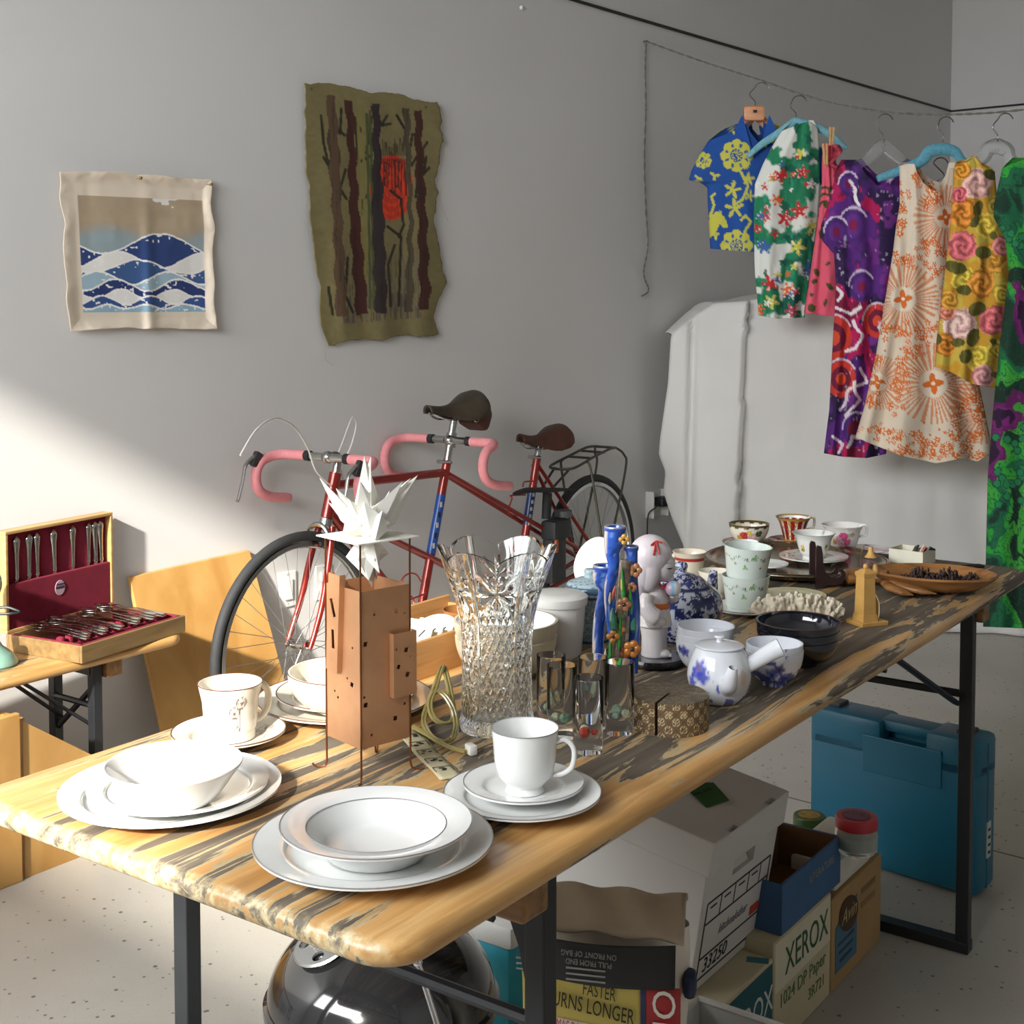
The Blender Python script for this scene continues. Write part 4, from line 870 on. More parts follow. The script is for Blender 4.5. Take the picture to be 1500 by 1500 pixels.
# --- yellow roses
def p_roses(X, Y):
    c = mixc(base(len(X), '#c9962e'), '#c8b04a', ss(.4, .6, fbm(X*.05, Y*.05, 6))); r = random.Random(3)
    roses = [(1432, 268, 22, '#d9a39b'), (1412, 312, 22, '#c77b1f'), (1445, 330, 18, '#cfae3a'), (1410, 360, 22, '#d0636a'), (1455, 380, 22, '#c58a2a'), (1412, 408, 18, '#d2b63d'), (1437, 416, 20, '#c57f25'), (1468, 360, 14, '#d8797a'), (1405, 475, 24, '#dcb0a8'), (1385, 505, 16, '#c77b1f'), (1455, 470, 22, '#d0666b'), (1432, 525, 18, '#cdb23a'), (1462, 510, 16, '#c9a93a'), (1385, 455, 14, '#cf7a62'), (1408, 250, 14, '#c9861f'), (1405, 285, 12, '#d35f6b'), (1390, 440, 14, '#c98f2a'), (1440, 550, 16, '#cf8f90'), (1470, 430, 16, '#cfae3a'), (1458, 300, 12, '#c9a93a')]
    for cx, cy, rr, col in roses:
        d = np.hypot(X-cx, Y-cy)/rr+.5*(fbm(X*.14, Y*.14, int(cx))-.5); a = np.arctan2(Y-cy, X-cx); m = d < 1; c = mixc(c, col, m); s = np.sin(d*11+a*2+cx)
        c = mixc(c, [min(1, q*1.7+.05) for q in lin(col)], m*(s > .45)*.7); c = mixc(c, [q*.45 for q in lin(col)], m*(s < -.75)*.8)
    for cx, cy, rx, ry, ro in ((1453, 256, 13, 8, .2), (1433, 305, 7, 12, .3), (1455, 345, 6, 6, 0), (1400, 392, 16, 9, .3), (1440, 370, 12, 9, 0), (1412, 425, 11, 8, .1), (1432, 452, 14, 10, -.3), (1425, 495, 10, 14, .4), (1403, 502, 10, 7, 0), (1415, 522, 9, 10, .3), (1374, 497, 6, 8, 0), (1462, 550, 12, 5, .2), (1455, 500, 5, 5, 0), (1428, 325, 6, 9, .5)):
        m = blob(X, Y, cx, cy, rx, ry, ro, .2, int(cx)); c = mixc(c, '#55511f', m); c = mixc(c, '#6d6a2b', m*(vnoise(X*.4, Y*.1, 4) > .6)*.6)
    return c
garment('rose_print_top', 'sleeveless yellow top printed with orange and pink roses on clear hanger', 'top', 4.93, [(230, 1400, 1447), (240, 1399, 1456), (300, 1394, 1461), (350, 1390, 1476), (400, 1384, 1478), (450, 1378, 1475), (500, 1372, 1470), (545, 1369, 1463), (572, 1369, 1458)],
        [(0, 240), (.3, 238), (.6, 230), (.7, 243), (.85, 247), (1, 252)], [(0, 537), (.25, 545), (.6, 562), (1, 569)], p_roses, back_up=4, thick=.04, fold=.014, nf=3, cell=1.6, seed=25)
# --- green swirl dress
def p_swirl(X, Y):
    wx = X+26*(fbm(X*.02, Y*.015, 3)-.5)*2; wy = Y+30*(fbm(X*.018+5, Y*.018, 8)-.5)*2; n = fbm(wx*.022, wy*.014, 13)
    c = mixc(base(len(X), '#123325'), '#16623f', ss(.44, .46, n)); c = mixc(c, '#2a9a35', ss(.52, .535, n)); c = mixc(c, '#3d9c36', ss(.58, .6, n)); c = mixc(c, '#0f2b20', ss(.66, .67, n))
    s = np.sin(n*150); c = mixc(c, '#0d4a30', (s > .86)*.9); m2 = fbm(wx*.02+9, wy*.013, 44); c = mixc(c, '#5f1857', ss(.60, .61, m2)); c = mixc(c, '#7d1f73', ss(.66, .67, m2)*(np.sin(m2*200) > 0)); c = mixc(c, '#2b1233', ss(.70, .71, m2))
    r = random.Random(2)
    for k in range(26):
        cx, cy = r.uniform(1450, 1500), r.choice([705, 690, 720, 350, 640])+r.uniform(-22, 22); d = np.hypot(X-cx, Y-cy); c = mixc(c, '#1d7a4c', d < 5); c = mixc(c, '#0d3a28', (d > 5)*(d < 6.3))
    return c
garment('swirl_dress', 'long green dress with purple psychedelic swirls at the end of the line', 'dress', 4.80, [(232, 1480, 1556), (240, 1470, 1566), (270, 1463, 1572), (300, 1456, 1578), (318, 1456, 1580), (352, 1473, 1572), (400, 1478, 1570), (500, 1465, 1578), (600, 1455, 1588), (700, 1447, 1598), (835, 1444, 1604), (925, 1440, 1610)],
        [(0, 246), (.2, 236), (.35, 233), (.5, 258), (.65, 233), (1, 244)], [(0, 918), (1, 925)], p_swirl, thick=.05, fold=.016, nf=3, cell=1.8, seed=31)
# --- hangers
def hanger(name, label, hx, hy, top, ends, Y, mat, r, flat=1, hookm=None, ridges=False):
    t = thing(name, label, 'hanger', at_y(hx, hy, Y), group='clothes hangers on the line'); o = t.location
    L = lambda x, y, d=0: at_y(x, y, Y+d)-o
    # hook over the line
    c = L(hx+6, hy+8); P = [L(top[0], top[1]+3), L(top[0]+1, top[1]-6), L(top[0]-7, (hy+top[1])/2)]+[L(hx+6-11*math.cos(a), hy+10-11*math.sin(a)) for a in np.linspace(.3, 2.9, 9)]
    G().tube(spline(P, 4), .0024, 7).obj('hook', hookm or M('#8f8f8b', .25, 1), t)
    n = len(ends[0]); A = spline([L(*p) for p in ends[0]], 6); B = spline([L(*p) for p in ends[1]], 6)
    Q = A[::-1]+B[1:]; m = len(Q)
    G().tube(Q, [r*(.7+.6*math.sin(PI*i/(m-1))) for i in range(m)], 10, flat=flat).obj('arm', mat, t)
    return t
pw = wood('#c78e68', '#dba27c', 5, (1, 1, 6), .45, 'hanger_wood'); CLR = M('#fafcfc', .08, var=0, trans=.93, ior=1.15); BLU = M('#5f9fb4', .2, var=.15, scale=90); BLU2 = M('#79b2c0', .2, var=.15, scale=90)
h = hanger('wooden_hanger', 'pinkish wooden hanger holding the blue shirt', 1110, 122, (1105, 155), ([(1105, 166), (1092, 182), (1075, 202), (1060, 222)], [(1105, 166), (1122, 182), (1140, 200), (1165, 222)]), 5.556, pw, .013, 1.2)
g = G(); g.box(at_y(1104, 166, 5.50)-h.location, (.085, .012, .06), bev=.012); g.obj('yoke', pw, h)
g = G(); g.box(at_y(1106, 163, 5.492)-h.location, (.016, .002, .012), bev=.0008); g.obj('stamp', M('#2b2320', .6), h)
hanger('plastic_hanger', 'pale blue plastic hanger holding the green floral top', 1165, 141, (1165, 172), ([(1165, 178), (1140, 196), (1115, 212), (1095, 230)], [(1165, 178), (1195, 186), (1220, 200), (1240, 218)]), 5.47, BLU2, .011, 1.3)
hanger('clear_hanger', 'clear plastic hanger holding the purple dress', 1291, 168, (1294, 207), ([(1294, 212), (1282, 222), (1270, 234), (1235, 252)], [(1294, 212), (1305, 222), (1320, 234), (1345, 250)]), 5.23, CLR, .012, 1.6)
hanger('plastic_hanger', 'turquoise plastic hanger holding the orange flowered dress', 1380, 172, (1381, 205), ([(1381, 218), (1362, 222), (1350, 236), (1318, 250), (1285, 262)], [(1381, 218), (1398, 222), (1408, 234), (1420, 242)]), 5.07, BLU, .010, 1.8)
hanger('clear_hanger', 'clear plastic hanger holding the yellow rose print top', 1467, 167, (1461, 205), ([(1461, 214), (1448, 218), (1440, 232), (1412, 244)], [(1461, 214), (1475, 220), (1480, 232), (1496, 246)]), 4.95, CLR, .014, 1.6)
hanger('clear_hanger', 'clear plastic hanger slung low behind the orange dress', 1372, 232, (1382, 262), ([(1382, 268), (1374, 280), (1366, 292)], [(1382, 268), (1392, 282), (1398, 296)]), 5.16, CLR, .012, 1.6)

# ================================================================== WHITE DRAPE
def drape():
    nu, nv, nb = 150, 70, 14; V = []
    leftx = [(430, 1012), (452, 1010), (490, 983), (560, 979), (640, 968), (665, 966), (690, 976), (720, 973), (760, 986), (800, 1003), (860, 1012), (930, 1018)]
    for j in range(nv+nb):
        for i in range(nu):
            u = i/(nu-1); px = 968+u*640; Y = 5.88-.46*u if u < .83 else 5.88-.46*.83+.25*(u-.83)
            topz = float(np.interp(u, [0, .03, .07, .2, .4, 1], [1.26, 1.33, 1.385, 1.415, 1.44, 1.47]))
            if j < nv:
                v = j/(nv-1); z = topz*v; py = 450+(CAMH-z)*FPX/Y; xl = float(np.interp(py, *zip(*leftx))); px = px+(xl-968)*(1-u)**3
                cr = lambda c, w: math.exp(-((px-c)/w)**2)
                c1 = 1078+(1-(py-440)/400)*16
                d = -.07*(px < c1)*ss(c1-95, c1-4, np.array(px))*1.0 if px < c1 else .0
                d = float(d); d += .05*cr(1016-8*(1-v), 5)*float(ss(.15, .5, np.array(v))); d += -.02*math.sin((px-1000)/24.+v*1.5)*(px < 1090)
                d += .03*math.sin((px-1100)/62.+(1-v)*2.2)*(1-v*.4)*(px > 1090)+.02*cr(1225+60*(1-v), 18)*(1-v)+.025*cr(1400+70*(1-v), 25)*(1-v)
                d += -.05*max(0, .12-v)/.12*.6+.02*(fbm(np.array(px*.02), np.array(v*3.), 5)-.5)
                Yd = Y+d; z += -.0+.006*math.sin(px*.05); z = max(z, .004)
                r = (px-PPX)/FPX; V.append((r*Yd, Yd, z))
            else:
                k = (j-nv+1)/nb; p = V[(nv-1)*nu+i]; q = Vector(p)+Vector((-.15, 1.25, 0)).normalized()*(1.0*k*(.25+.75*min(1, u*4))); q.z = p[2]+.02*math.sin(k*PI)-.03*k; V.append(tuple(q))
    # keep clear of the wall
    V = [tuple(Vector(p)+WN*max(0, .03-(Vector(p)-W0).dot(WN))) for p in V]
    F = [(j*nu+i, j*nu+i+1, (j+1)*nu+i+1, (j+1)*nu+i) for j in range(nv+nb-1) for i in range(nu-1)]
    o = raw('drop_cloth', V, F, M('#dad8d4', .9, var=.04, scale=3, bump=.25, bscale=500), solid=.003); tag(o, 'big off-white cloth draped over bulky stored goods in the corner', 'drape')
drape()
# ================================================================== UNDER THE TABLE
def face_cam(loc): return math.atan2(loc[1], loc[0])-PI/2
BROWN = M('#a98a5c', .85, var=.08, scale=8); INK = M('#22231f', .7, var=0)
def carton(name, label, A, L, Wd, H, mat, ang=None, cat='box'):
    """box on the floor; A = its near right bottom corner; x runs along the table, y across to the left"""
    t = thing(name, label, cat, A, TANG if ang is None else ang); return t
SIDE = lambda x, z, off=-.0006: frame((x, off, z), (1, 0, 0), (0, 0, 1))    # marks on the side that faces -y
pB = at_h(1217, 1455, 0)
# brown box
t = carton('carton', 'brown cardboard box with a blue panel and script oval under the foam block', pB, .28, .26, .19, BROWN)
G().box((.14, .13, .095), (.28, .26, .19), bev=.003).obj('body', BROWN, t, smooth=False)
G().prism([(.02, .03), (.135, .03), (.135, .155), (.02, .125)], -.0012, -.0002, lambda x, y, z: (x, z, y)).obj('blue_panel', M('#496f86', .8, var=.06), t, smooth=False)
o = G().lathe([(0, .0006), (.052, .0006), (.052, 0), (0, 0)], 32); o.xf(Matrix.Translation((.088, -.0014, .132)) @ Matrix.Rotation(.25, 4, 'Y') @ Matrix.Rotation(PI/2, 4, 'X') @ Matrix.Diagonal((1, .68, 1, 1))); ov = o.obj('oval_mark', M('#4a3520', .8), t)
text('script_lettering', 'Avin', .045, M('#b39a6e', .8, var=0), ov, SIDE(.088, .132, -.0024), shear=.35)
for k in range(3): G().box((.075, -.0016, .085-.018*k), (.085-.01*k, .0006, .006)).obj('print_line', M('#2f4e62', .8), t, smooth=False)
for k in range(2): G().box((.2, -.0008, .15-.03*k), (.08, .0006, .012)).obj('print_line', M('#8a6e45', .8), t, smooth=False)
# white xerox box and the teal labelled one before it
pX = pB-TU*.275
CRM = M('#bdb394', .85, var=.05, scale=6); GRN = M('#2f5a3c', .8, var=0)
t = carton('carton', 'cream cardboard paper box printed XEROX in green under the blue tray', pX, .27, .3, .21, CRM)
G().box((.135, .15, .105), (.27, .30, .21), bev=.003).obj('body', CRM, t, smooth=False)
G().box((.135, -.0005, .16), (.262, .001, .094)).obj('label_panel', M('#cfc9b0', .8, var=.03), t, smooth=False)
text('green_lettering', 'XEROX', .075, GRN, t, SIDE(.15, .155, -.0016), sx=.82)
text('green_lettering', '1024 DP Paper', .038, M('#55703f', .8, var=0), t, SIDE(.135, .088), sx=.95)
text('green_lettering', '3R721', .032, M('#55703f', .8, var=0), t, SIDE(.2, .045))
pT = pX-TU*.262
t = carton('carton', 'cream cardboard paper box with a teal XEROX label under the file box', pT, .258, .3, .185, CRM)
G().box((.129, .13, .0925), (.258, .26, .185), bev=.003).obj('body', CRM, t, smooth=False)
G().box((.14, -.0008, .125), (.225, .0012, .105)).obj('teal_label', M('#1d5660', .7, var=.05), t, smooth=False)
text('white_lettering', 'XEROX', .066, M('#cfd3cd', .7, var=0), t, SIDE(.16, .115, -.0022), sx=.85)
G().box((.235, .02, .1856), (.02, .04, .0008), R=Matrix.Rotation(.4, 3, 'Z')).obj('tape_scrap', M('#2c6a78', .6), t, smooth=False)
# file box, tilted outwards
pF = at_h(1008, 1461, .187)
t = thing('file_box', 'white lidded cardboard file box numbered 33250 on the paper boxes', 'file box', pF, TANG); t.rotation_euler = (math.radians(9), 0, TANG)
WBX = M('#c9c6c2', .8, var=.03, scale=5); LW, LD, LH = .29, .35, .245
fbody = G().box((LW/2, LD/2, LH/2), (LW, LD, LH), bev=.002).obj('body', WBX, t, smooth=False)
ld = G().box((LW/2, LD/2, LH+.012), (LW+.016, LD+.016, .064), bev=.003).obj('lid', WBX, t, smooth=False)
k = G()
for x in (.07, .225): k.box((x, -.001, LH+.0445), (.032, .011, .024))
cut(ld, k)
gp = G(); gp.add([(-.05, -.03, 0), (.01, -.045, .001), (.055, .01, 0), (-.005, .05, .003)], [(0, 1, 2, 3)]); gp.xf(Matrix.Translation((LW*.52, .095, LH+.0455))); gp.obj('green_note', M('#2f5a22', .8, var=.06), ld, smooth=False, solid=.0006)
text('note_writing', 'misc desk', .014, M('#1c2b16', .8, var=0), ld, Matrix.Translation((LW*.52, .1, LH+.0478)) @ Matrix.Rotation(-.2, 4, 'Z'))
cut(fbody, G().box((.15, 0, LH-.045), (.085, .05, .028)))
G().box((.145, .012, LH-.047), (.074, .0015, .022), R=Matrix.Rotation(-.5, 3, 'X')).obj('hand_hole_flap', WBX, t, smooth=False)
def line(x0, z0, x1, z1, w=.003, name='printed_rule'):
    L = math.hypot(x1-x0, z1-z0); a = math.atan2(z1-z0, x1-x0); G().box(((x0+x1)/2, -.0006, (z0+z1)/2), (L, .0008, w), R=Matrix.Rotation(-a, 3, 'Y')).obj(name, INK, t, smooth=False)
for z in (.02, .06, .125, .165): line(.02, z, .275, z)
for x in (.02, .275): line(x, .02, x, .165)
for x in (.075, .13, .185, .235): line(x, .125, x, .165, .002)
for x in (.046, .1, .157, .21): G().box((x, -.0007, .153), (.024, .0006, .003)).obj('printed_text', INK, t, smooth=False)
text('printed_number', '33250', .038, INK, t, SIDE(.085, .04, -.0009), shear=.1)
text('handwriting', 'kitchen/other', .026, M('#85868a', .8, var=0), t, SIDE(.14, .092, -.0009), shear=.3, sx=.8)
G().box((.235, -.0009, .075), (.04, .0008, .018)).obj('red_tag', M('#b5402f', .7), t, smooth=False)
# blue tray box
pU = at_h(1145, 1371, .212); t = thing('blue_tray_box', 'blue open-topped cardboard tray with brown inside on the cream box', 'box', pU, TANG)
BLB = M('#3b5f88', .8, var=.07, scale=8); INB = M('#6b4a2a', .9, var=.1)
L_, W_, H_ = .285, .14, .095
G().box((L_/2, .0025, H_/2), (L_, .005, H_)).obj('side_panel', BLB, t, smooth=False); G().box((L_/2, W_-.0025, H_/2), (L_, .005, H_)).obj('side_panel', BLB, t, smooth=False)
G().box((.0025, W_/2, H_/2), (.005, W_-.01, H_)).obj('end_panel', BLB, t, smooth=False); G().box((L_-.0025, W_/2, H_/2), (.005, W_-.01, H_)).obj('end_panel', BLB, t, smooth=False)
G().box((L_/2, W_/2, .004), (L_-.01, W_-.01, .008)).obj('bottom_lining', INB, t, smooth=False)
for c, s in (((L_/2, .0058, H_/2), (L_-.01, .0016, H_-.002)), ((L_/2, W_-.0058, H_/2), (L_-.01, .0016, H_-.002)), ((.0058, W_/2, H_/2), (.0016, W_-.012, H_-.002)), ((L_-.0058, W_/2, H_/2), (.0016, W_-.012, H_-.002))): G().box(c, s).obj('inner_lining', INB, t, smooth=False)
text('faint_lettering', 'LITERATURE', .022, M('#8a9087', .8, var=0), t, SIDE(.19, .06), sx=1.0)
# foam, jars
FOAM = M('#cfccc0', .9, var=.06, scale=20, bump=.4, bscale=200)
pQ = pB+TU*.03+TL*.005; t = thing('foam_block', 'stepped white foam packing block on the brown box', 'packing', (pQ.x, pQ.y, .191), TANG)
G().box((.1, .05, .03), (.2, .10, .06), bev=.01).obj('slab', FOAM, t); G().box((.135, .052, .065), (.13, .09, .03), bev=.01).obj('raised_step', FOAM, t)
def jar(label, px, py, z, R, H, lidc, lid2):
    p = at_h(px, py, z); t = thing('glass_jar', label, 'jar', p)
    G().lathe([(0, 0), (R*.85, 0), (R, .008), (R, H*.7), (R*.9, H*.85), (R*.88, H), (R*.8, H), (R*.84, H*.85), (R*.93, H*.7), (R*.93, .012), (0, .008)], 32).obj('glass', M('#dfe6e0', .08, var=0, trans=.75), t)
    l = G().lathe([(0, H+.014), (R*.93, H+.014), (R*.99, H+.010), (R*.99, H-.008), (R*.95, H-.008), (0, H)], 40).obj('lid', M(lidc, .4, var=.05), t)
    o = G().lathe([(0, .001), (R*.66, .001), (R*.66, 0), (0, 0)], 28); o.xf(Matrix.Translation((0, 0, H+.0141))); o.obj('lid_print', M(lid2, .5, var=.5, scale=60), l)
    G().lathe([(0, .01), (R*.9, .012), (R*.9, H*.62), (R*.4, H*.68), (0, H*.66)], 24).obj('contents', M('#b9b7a6', .9, var=.2, scale=60, bump=.4), t); return t
jar('glass jar with a bright red lid on the foam block', 1254, 1247, .272, .043, .06, '#b02430', '#6b3a52'); jar('jar with a green and yellow patterned lid behind the blue tray', 1197, 1240, .272, .036, .05, '#3d5c24', '#a8892a')
bpy.data.objects['glass_jar.001'].location = (*(pB+TU*.24+TL*.15).xy, .191)
# charcoal bag
pC = at_h(905, 1700, 0); pC = Vector((.146, 1.975, 0)); rz = math.radians(-12)
t = thing('charcoal_bag', 'crumpled charcoal bag with a black band and red lettered side', 'bag', pC, rz)
def bagface(x, z):   # front surface y of the bag
    return -.06-.02*math.cos(x*12)-.008*math.sin(z*23+x*9)
def bagpatch(name, x0, x1, z0, z1, mat, off=0, n=14, wob=.0):
    g = G(); g.grid(lambda u, v: (x0+(x1-x0)*u, bagface(x0+(x1-x0)*u, z0+(z1-z0)*v)-off, z0+(z1-z0)*v+wob*math.sin(u*7)), n, n); return g.obj(name, mat, t, ang=180, solid=.0008)
PAPER = M('#b9ab95', .85, var=.1, scale=9, bump=.5, bscale=40)
g = G(); g.grid(lambda u, v: ((.125*math.cos(2*PI*u))*(1+.03*math.sin(v*9+u*12)), .075*math.sin(2*PI*u)*(1-.25*v**3)+.006*math.sin(v*14+u*20), .365*v), 48, 24, cu=True); g.obj('sack', M('#d3cabc', .85, var=.08, scale=6, bump=.5, bscale=40), t, ang=180)
g = G(); g.grid(lambda u, v: ((-.125+.25*u)*(1-.04*v), -.078+.15*v+.003*math.sin(u*5), .362+.032*math.sin(v*PI*.8+.25)+.0025*math.sin(u*17+v*5)), 24, 14); g.obj('folded_top', PAPER, t, ang=180, solid=.004)
bb = bagpatch('black_band', -.124, .113, .318, .368, M('#232323', .6, var=.2, scale=12), .022)
yy = bagpatch('yellow_panel', -.124, .07, .266, .322, M('#b8a653', .7, var=.1, scale=9), .016); ww = bagpatch('white_panel', -.124, .085, .12, .270, M('#c5bfb4', .7, var=.06, scale=9), .0155)
rp = bagpatch('red_panel', .068, .121, .10, .318, M('#a12a2a', .6, var=.1), .018); bl = bagpatch('blue_edge', .062, .070, .10, .318, M('#2a3158', .6), .0187)
def btxt(name, s, size, x, z, mat, par, rot=0, off=.0275, **k):
    return text(name, s, size, mat, par, Matrix.Translation((x, bagface(x, z)-off, z)) @ Matrix.Rotation(-.03, 4, 'Z') @ Matrix.Rotation(PI/2, 4, 'X') @ Matrix.Rotation(rot, 4, 'Z'), **k)
YT = M('#2a2415', .7, var=0); RT = M('#a5433d', .7, var=0); GT = M('#8e8e8a', .7, var=0)
btxt('black_lettering', 'BURNS LONGER', .026, -.015, .290, YT, yy, -.1, off=.022, sx=.72); btxt('black_lettering', 'FASTER', .022, .0, .311, YT, yy, -.08, off=.022, sx=.7)
btxt('red_lettering', 'LISTO MÁS RÁPIDO Y DURA MÁS', .018, -.02, .258, RT, ww, -.1, off=.0215, sx=.6)
btxt('white_lettering', 'ORD', .05, .095, .27, M('#d5cfc4', .7, var=0), rp, -PI/2, off=.0245, sx=.9)
btxt('grey_lettering', 'PULL FROM END', .0095, -.015, .347, GT, bb, PI); btxt('grey_lettering', 'ON FRONT OF BAG', .0095, -.015, .357, GT, bb, PI); btxt('grey_lettering', 'PULL F', .0095, -.105, .347, GT, bb, PI)
for x in (-.02, -.1):
    for z in (.338, .331, .324): G().box((x, bagface(x, z)-.0245, z), (.06, .001, .002)).obj('diagram_line', GT, bb, smooth=False)
o = G().box((.13, -.02, .30), (.02, .04, .03), bev=.008); o.obj('blue_stamp', M('#26304f', .7), t)
t.scale = (.96, .9, 1.24)
# white tub
p0 = at_h(1000, 1455, .22); t = thing('storage_tub', 'white plastic tub on the floor before the paper boxes', 'tub', (p0.x, p0.y, 0), TANG)
TUBM = M('#c3c2bd', .45, var=.03)
y0, y1, x0 = -.33, -.03, -.11
for c, s in ((((x0)/2, y1, .11), (-x0, .006, .22)), ((x0/2, y0, .11), (-x0, .006, .22)), ((0, (y0+y1)/2, .11), (.006, y1-y0, .22)), ((x0, (y0+y1)/2, .11), (.006, y1-y0, .22))): G().box(c, s, bev=.002).obj('side_wall', TUBM, t, smooth=False)
G().box((x0/2, (y0+y1)/2, .006), (-x0, y1-y0, .008)).obj('base', TUBM, t, smooth=False)
g = G(); g.tube([(0, y0, .22), (0, y1, .22), (x0, y1, .22), (x0, y0, .22)], .006, 8, closed=True); g.obj('rim', TUBM, t)
# kettle grill
gc = Vector((-.21, 2.1, 0)); t = thing('kettle_grill', 'small glossy black domed kettle barbecue under the table', 'grill', gc, math.radians(-20))
ENA = M('#17181a', .09, var=0, coat=.6); R = .184; rz_ = .262
G().lathe([(R*math.cos(a), rz_+.004+.135*math.sin(a)) for a in np.linspace(0, PI/2-.001, 22)], 64).obj('lid', ENA, t)
G().lathe([(R, rz_+.006), (R+.006, rz_+.003), (R+.006, rz_-.008), (R, rz_-.010)], 64).obj('lid_rim', ENA, t)
G().lathe([(R*math.cos(a), rz_-.006-.14*math.sin(a)) for a in np.linspace(0, PI/2-.001, 18)], 64).obj('bowl', ENA, t)
for k in range(3):
    a = 2*PI*k/3+.6; G().tube([(.12*math.cos(a), .12*math.sin(a), .17), (.185*math.cos(a), .185*math.sin(a), .006)], .008, 10).obj('leg', M('#a9aaac', .25, 1), t)
vd = math.radians(233.7)   # vent disc on the dome
vc = Vector((.10*math.cos(vd), .10*math.sin(vd), 0)); nz = Vector((vc.x/R**2, vc.y/R**2, (.135*math.sqrt(1-(vc.length/R)**2))/.135**2)).normalized(); vc.z = rz_+.004+.135*math.sqrt(1-(vc.length/R)**2)
vm = Matrix.Translation(vc+nz*.002) @ nz.to_track_quat('Z', 'Y').to_matrix().to_4x4()
ALU = M('#a3a5a6', .35, .9, var=.06)
v = G(); v.lathe([(0, .004), (.05, .003), (.053, 0), (0, -.001)], 40); v.xf(vm); vo = v.obj('vent_disc', ALU, t)
kk = G()
for k in range(4):
    a = PI/4+k*PI/2; h = G(); h.cyl((0, 0, -.02), (0, 0, .02), .010, seg=20); h.xf(vm @ Matrix.Translation((.034*math.cos(a), .034*math.sin(a), 0))); kk.add(h.v, h.f)
cut(vo, kk)
h = G(); h.lathe([(0, .008), (.006, .008), (.009, .003), (0, .003)], 16); h.xf(vm); h.obj('vent_rivet', ALU, vo)
text('embossed_lettering', 'GRILL', .012, M('#c9cacb', .3, .9, var=0), vo, vm @ Matrix.Translation((0, -.018, .0036)))
hm = Matrix.Translation((.02, -.02, rz_+.145))
g = G(); g.tube(spline([(-.05, 0, -.005), (-.05, 0, .02), (-.045, 0, .03), (.045, 0, .03), (.05, 0, .02), (.05, 0, -.005)], 5), .004, 8); g.xf(hm); g.obj('handle_bracket', M('#c9cacc', .12, 1, var=0), t)
# black props beside the grill: chrome rod and a folded black stand
q0, q1 = at_y(612, 1410, 1.83), at_y(640, 1500, 1.80); d = (q1-q0).normalized()
t2 = thing('roasting_rod', 'shiny chrome rod leaning by the kettle barbecue', 'rod', (q1+d*.0)); e_ = q1+d*((q1.z-.005)/-d.z) if d.z < 0 else q1
g = G(); g.cyl(q0-e_, Vector((0, 0, 0)), .0045, seg=12); g.obj('shaft', M('#e3e3e6', .05, 1, var=0), t2); t2.location = e_
G().ball(q0-e_, .007, 12, 8).obj('tip', M('#e3e3e6', .05, 1, var=0), t2)
t2 = thing('black_canister', 'matt black cylinder standing beside the table leg', 'canister', (-.03, 1.915, 0)); CAN = M('#1e2022', .5, var=.1)
G().lathe([(0, 0), (.03, 0), (.032, .004), (.032, .25), (.028, .262), (0, .265)], 28).obj('body', CAN, t2); G().lathe([(.034, .2), (.034, .212), (.0325, .212), (.0325, .2)], 28).obj('ring', CAN, t2)
# teal cooler behind the grill
pK = at_h(702, 1343, .27); t = thing('cooler_box', 'teal picnic cooler with a white lid behind the barbecue', 'cooler', (pK.x, pK.y, 0), TANG)
TEAL = M('#2595a8', .5, var=.06); o = G().box((.06, .03, .115), (.115, .19, .225), bev=.02).obj('body', TEAL, t); G().box((.06, .03, .247), (.13, .21, .045), bev=.012).obj('lid', M('#cfcfcb', .5, var=.03), t)
G().ball((.0, -.02, .16), (.004, .009, .009), 12, 8).obj('handle_pivot', M('#cfcfcb', .5), t)
# teal carrying case
cA = at_h(1430, 1322, 0); cL = at_h(1183, 1248, 0); wd = (cL-cA); WC = wd.length; wd.normalize(); nd = Vector((wd.y, -wd.x, 0)); nd = nd if nd.y > 0 else -nd
t = thing('carrying_case', 'large teal hard plastic carrying case standing on the floor', 'case', cA, math.atan2(wd.y, wd.x))
sg = 1 if nd.dot(Vector((-wd.y, wd.x, 0))) > 0 else -1
CC = M('#14637f', .42, var=.06, scale=6, bump=.15, bscale=300); CD = CC; TH = .115; HC = .375; mid = WC/2-.03
bd2 = G().box((WC/2, sg*TH/2, (HC-.055)/2+.006), (WC, TH, HC-.055), bev=.018).obj('shell', CC, t)
for x0, x1 in ((0, mid-.055), (mid+.055, WC)): G().box(((x0+x1)/2, sg*TH/2, HC-.05), (x1-x0, TH, .10), bev=.016).obj('shoulder', CC, t)
G().box((mid, sg*TH/2, HC-.016), (.15, TH*.6, .03), bev=.010).obj('handle', CC, t)
rc = G().box((mid, -sg*.0015, HC-.085), (.20, .006, .09), bev=.002).obj('handle_recess', CD, t, smooth=False)
G().box((WC/2, sg*TH/2, HC*.5), (WC+.004, .006, HC*.92), bev=.002).obj('seam', CD, t, smooth=False)
for x in (.05, WC-.05): G().box((x, sg*TH/2, HC+.004), (.035, .05, .012), bev=.003).obj('latch', M('#3a3d40', .5), t, smooth=False)
la = G().box((-.0015, sg*TH*.55, .13), (.003, .022, .085)).obj('side_label', M('#b9c4c4', .5, var=.03), t, smooth=False)
for k in range(4): G().box((-.0034, sg*TH*.55, .10+.018*k), (.001, .012, .006)).obj('label_print', INK, la, smooth=False)
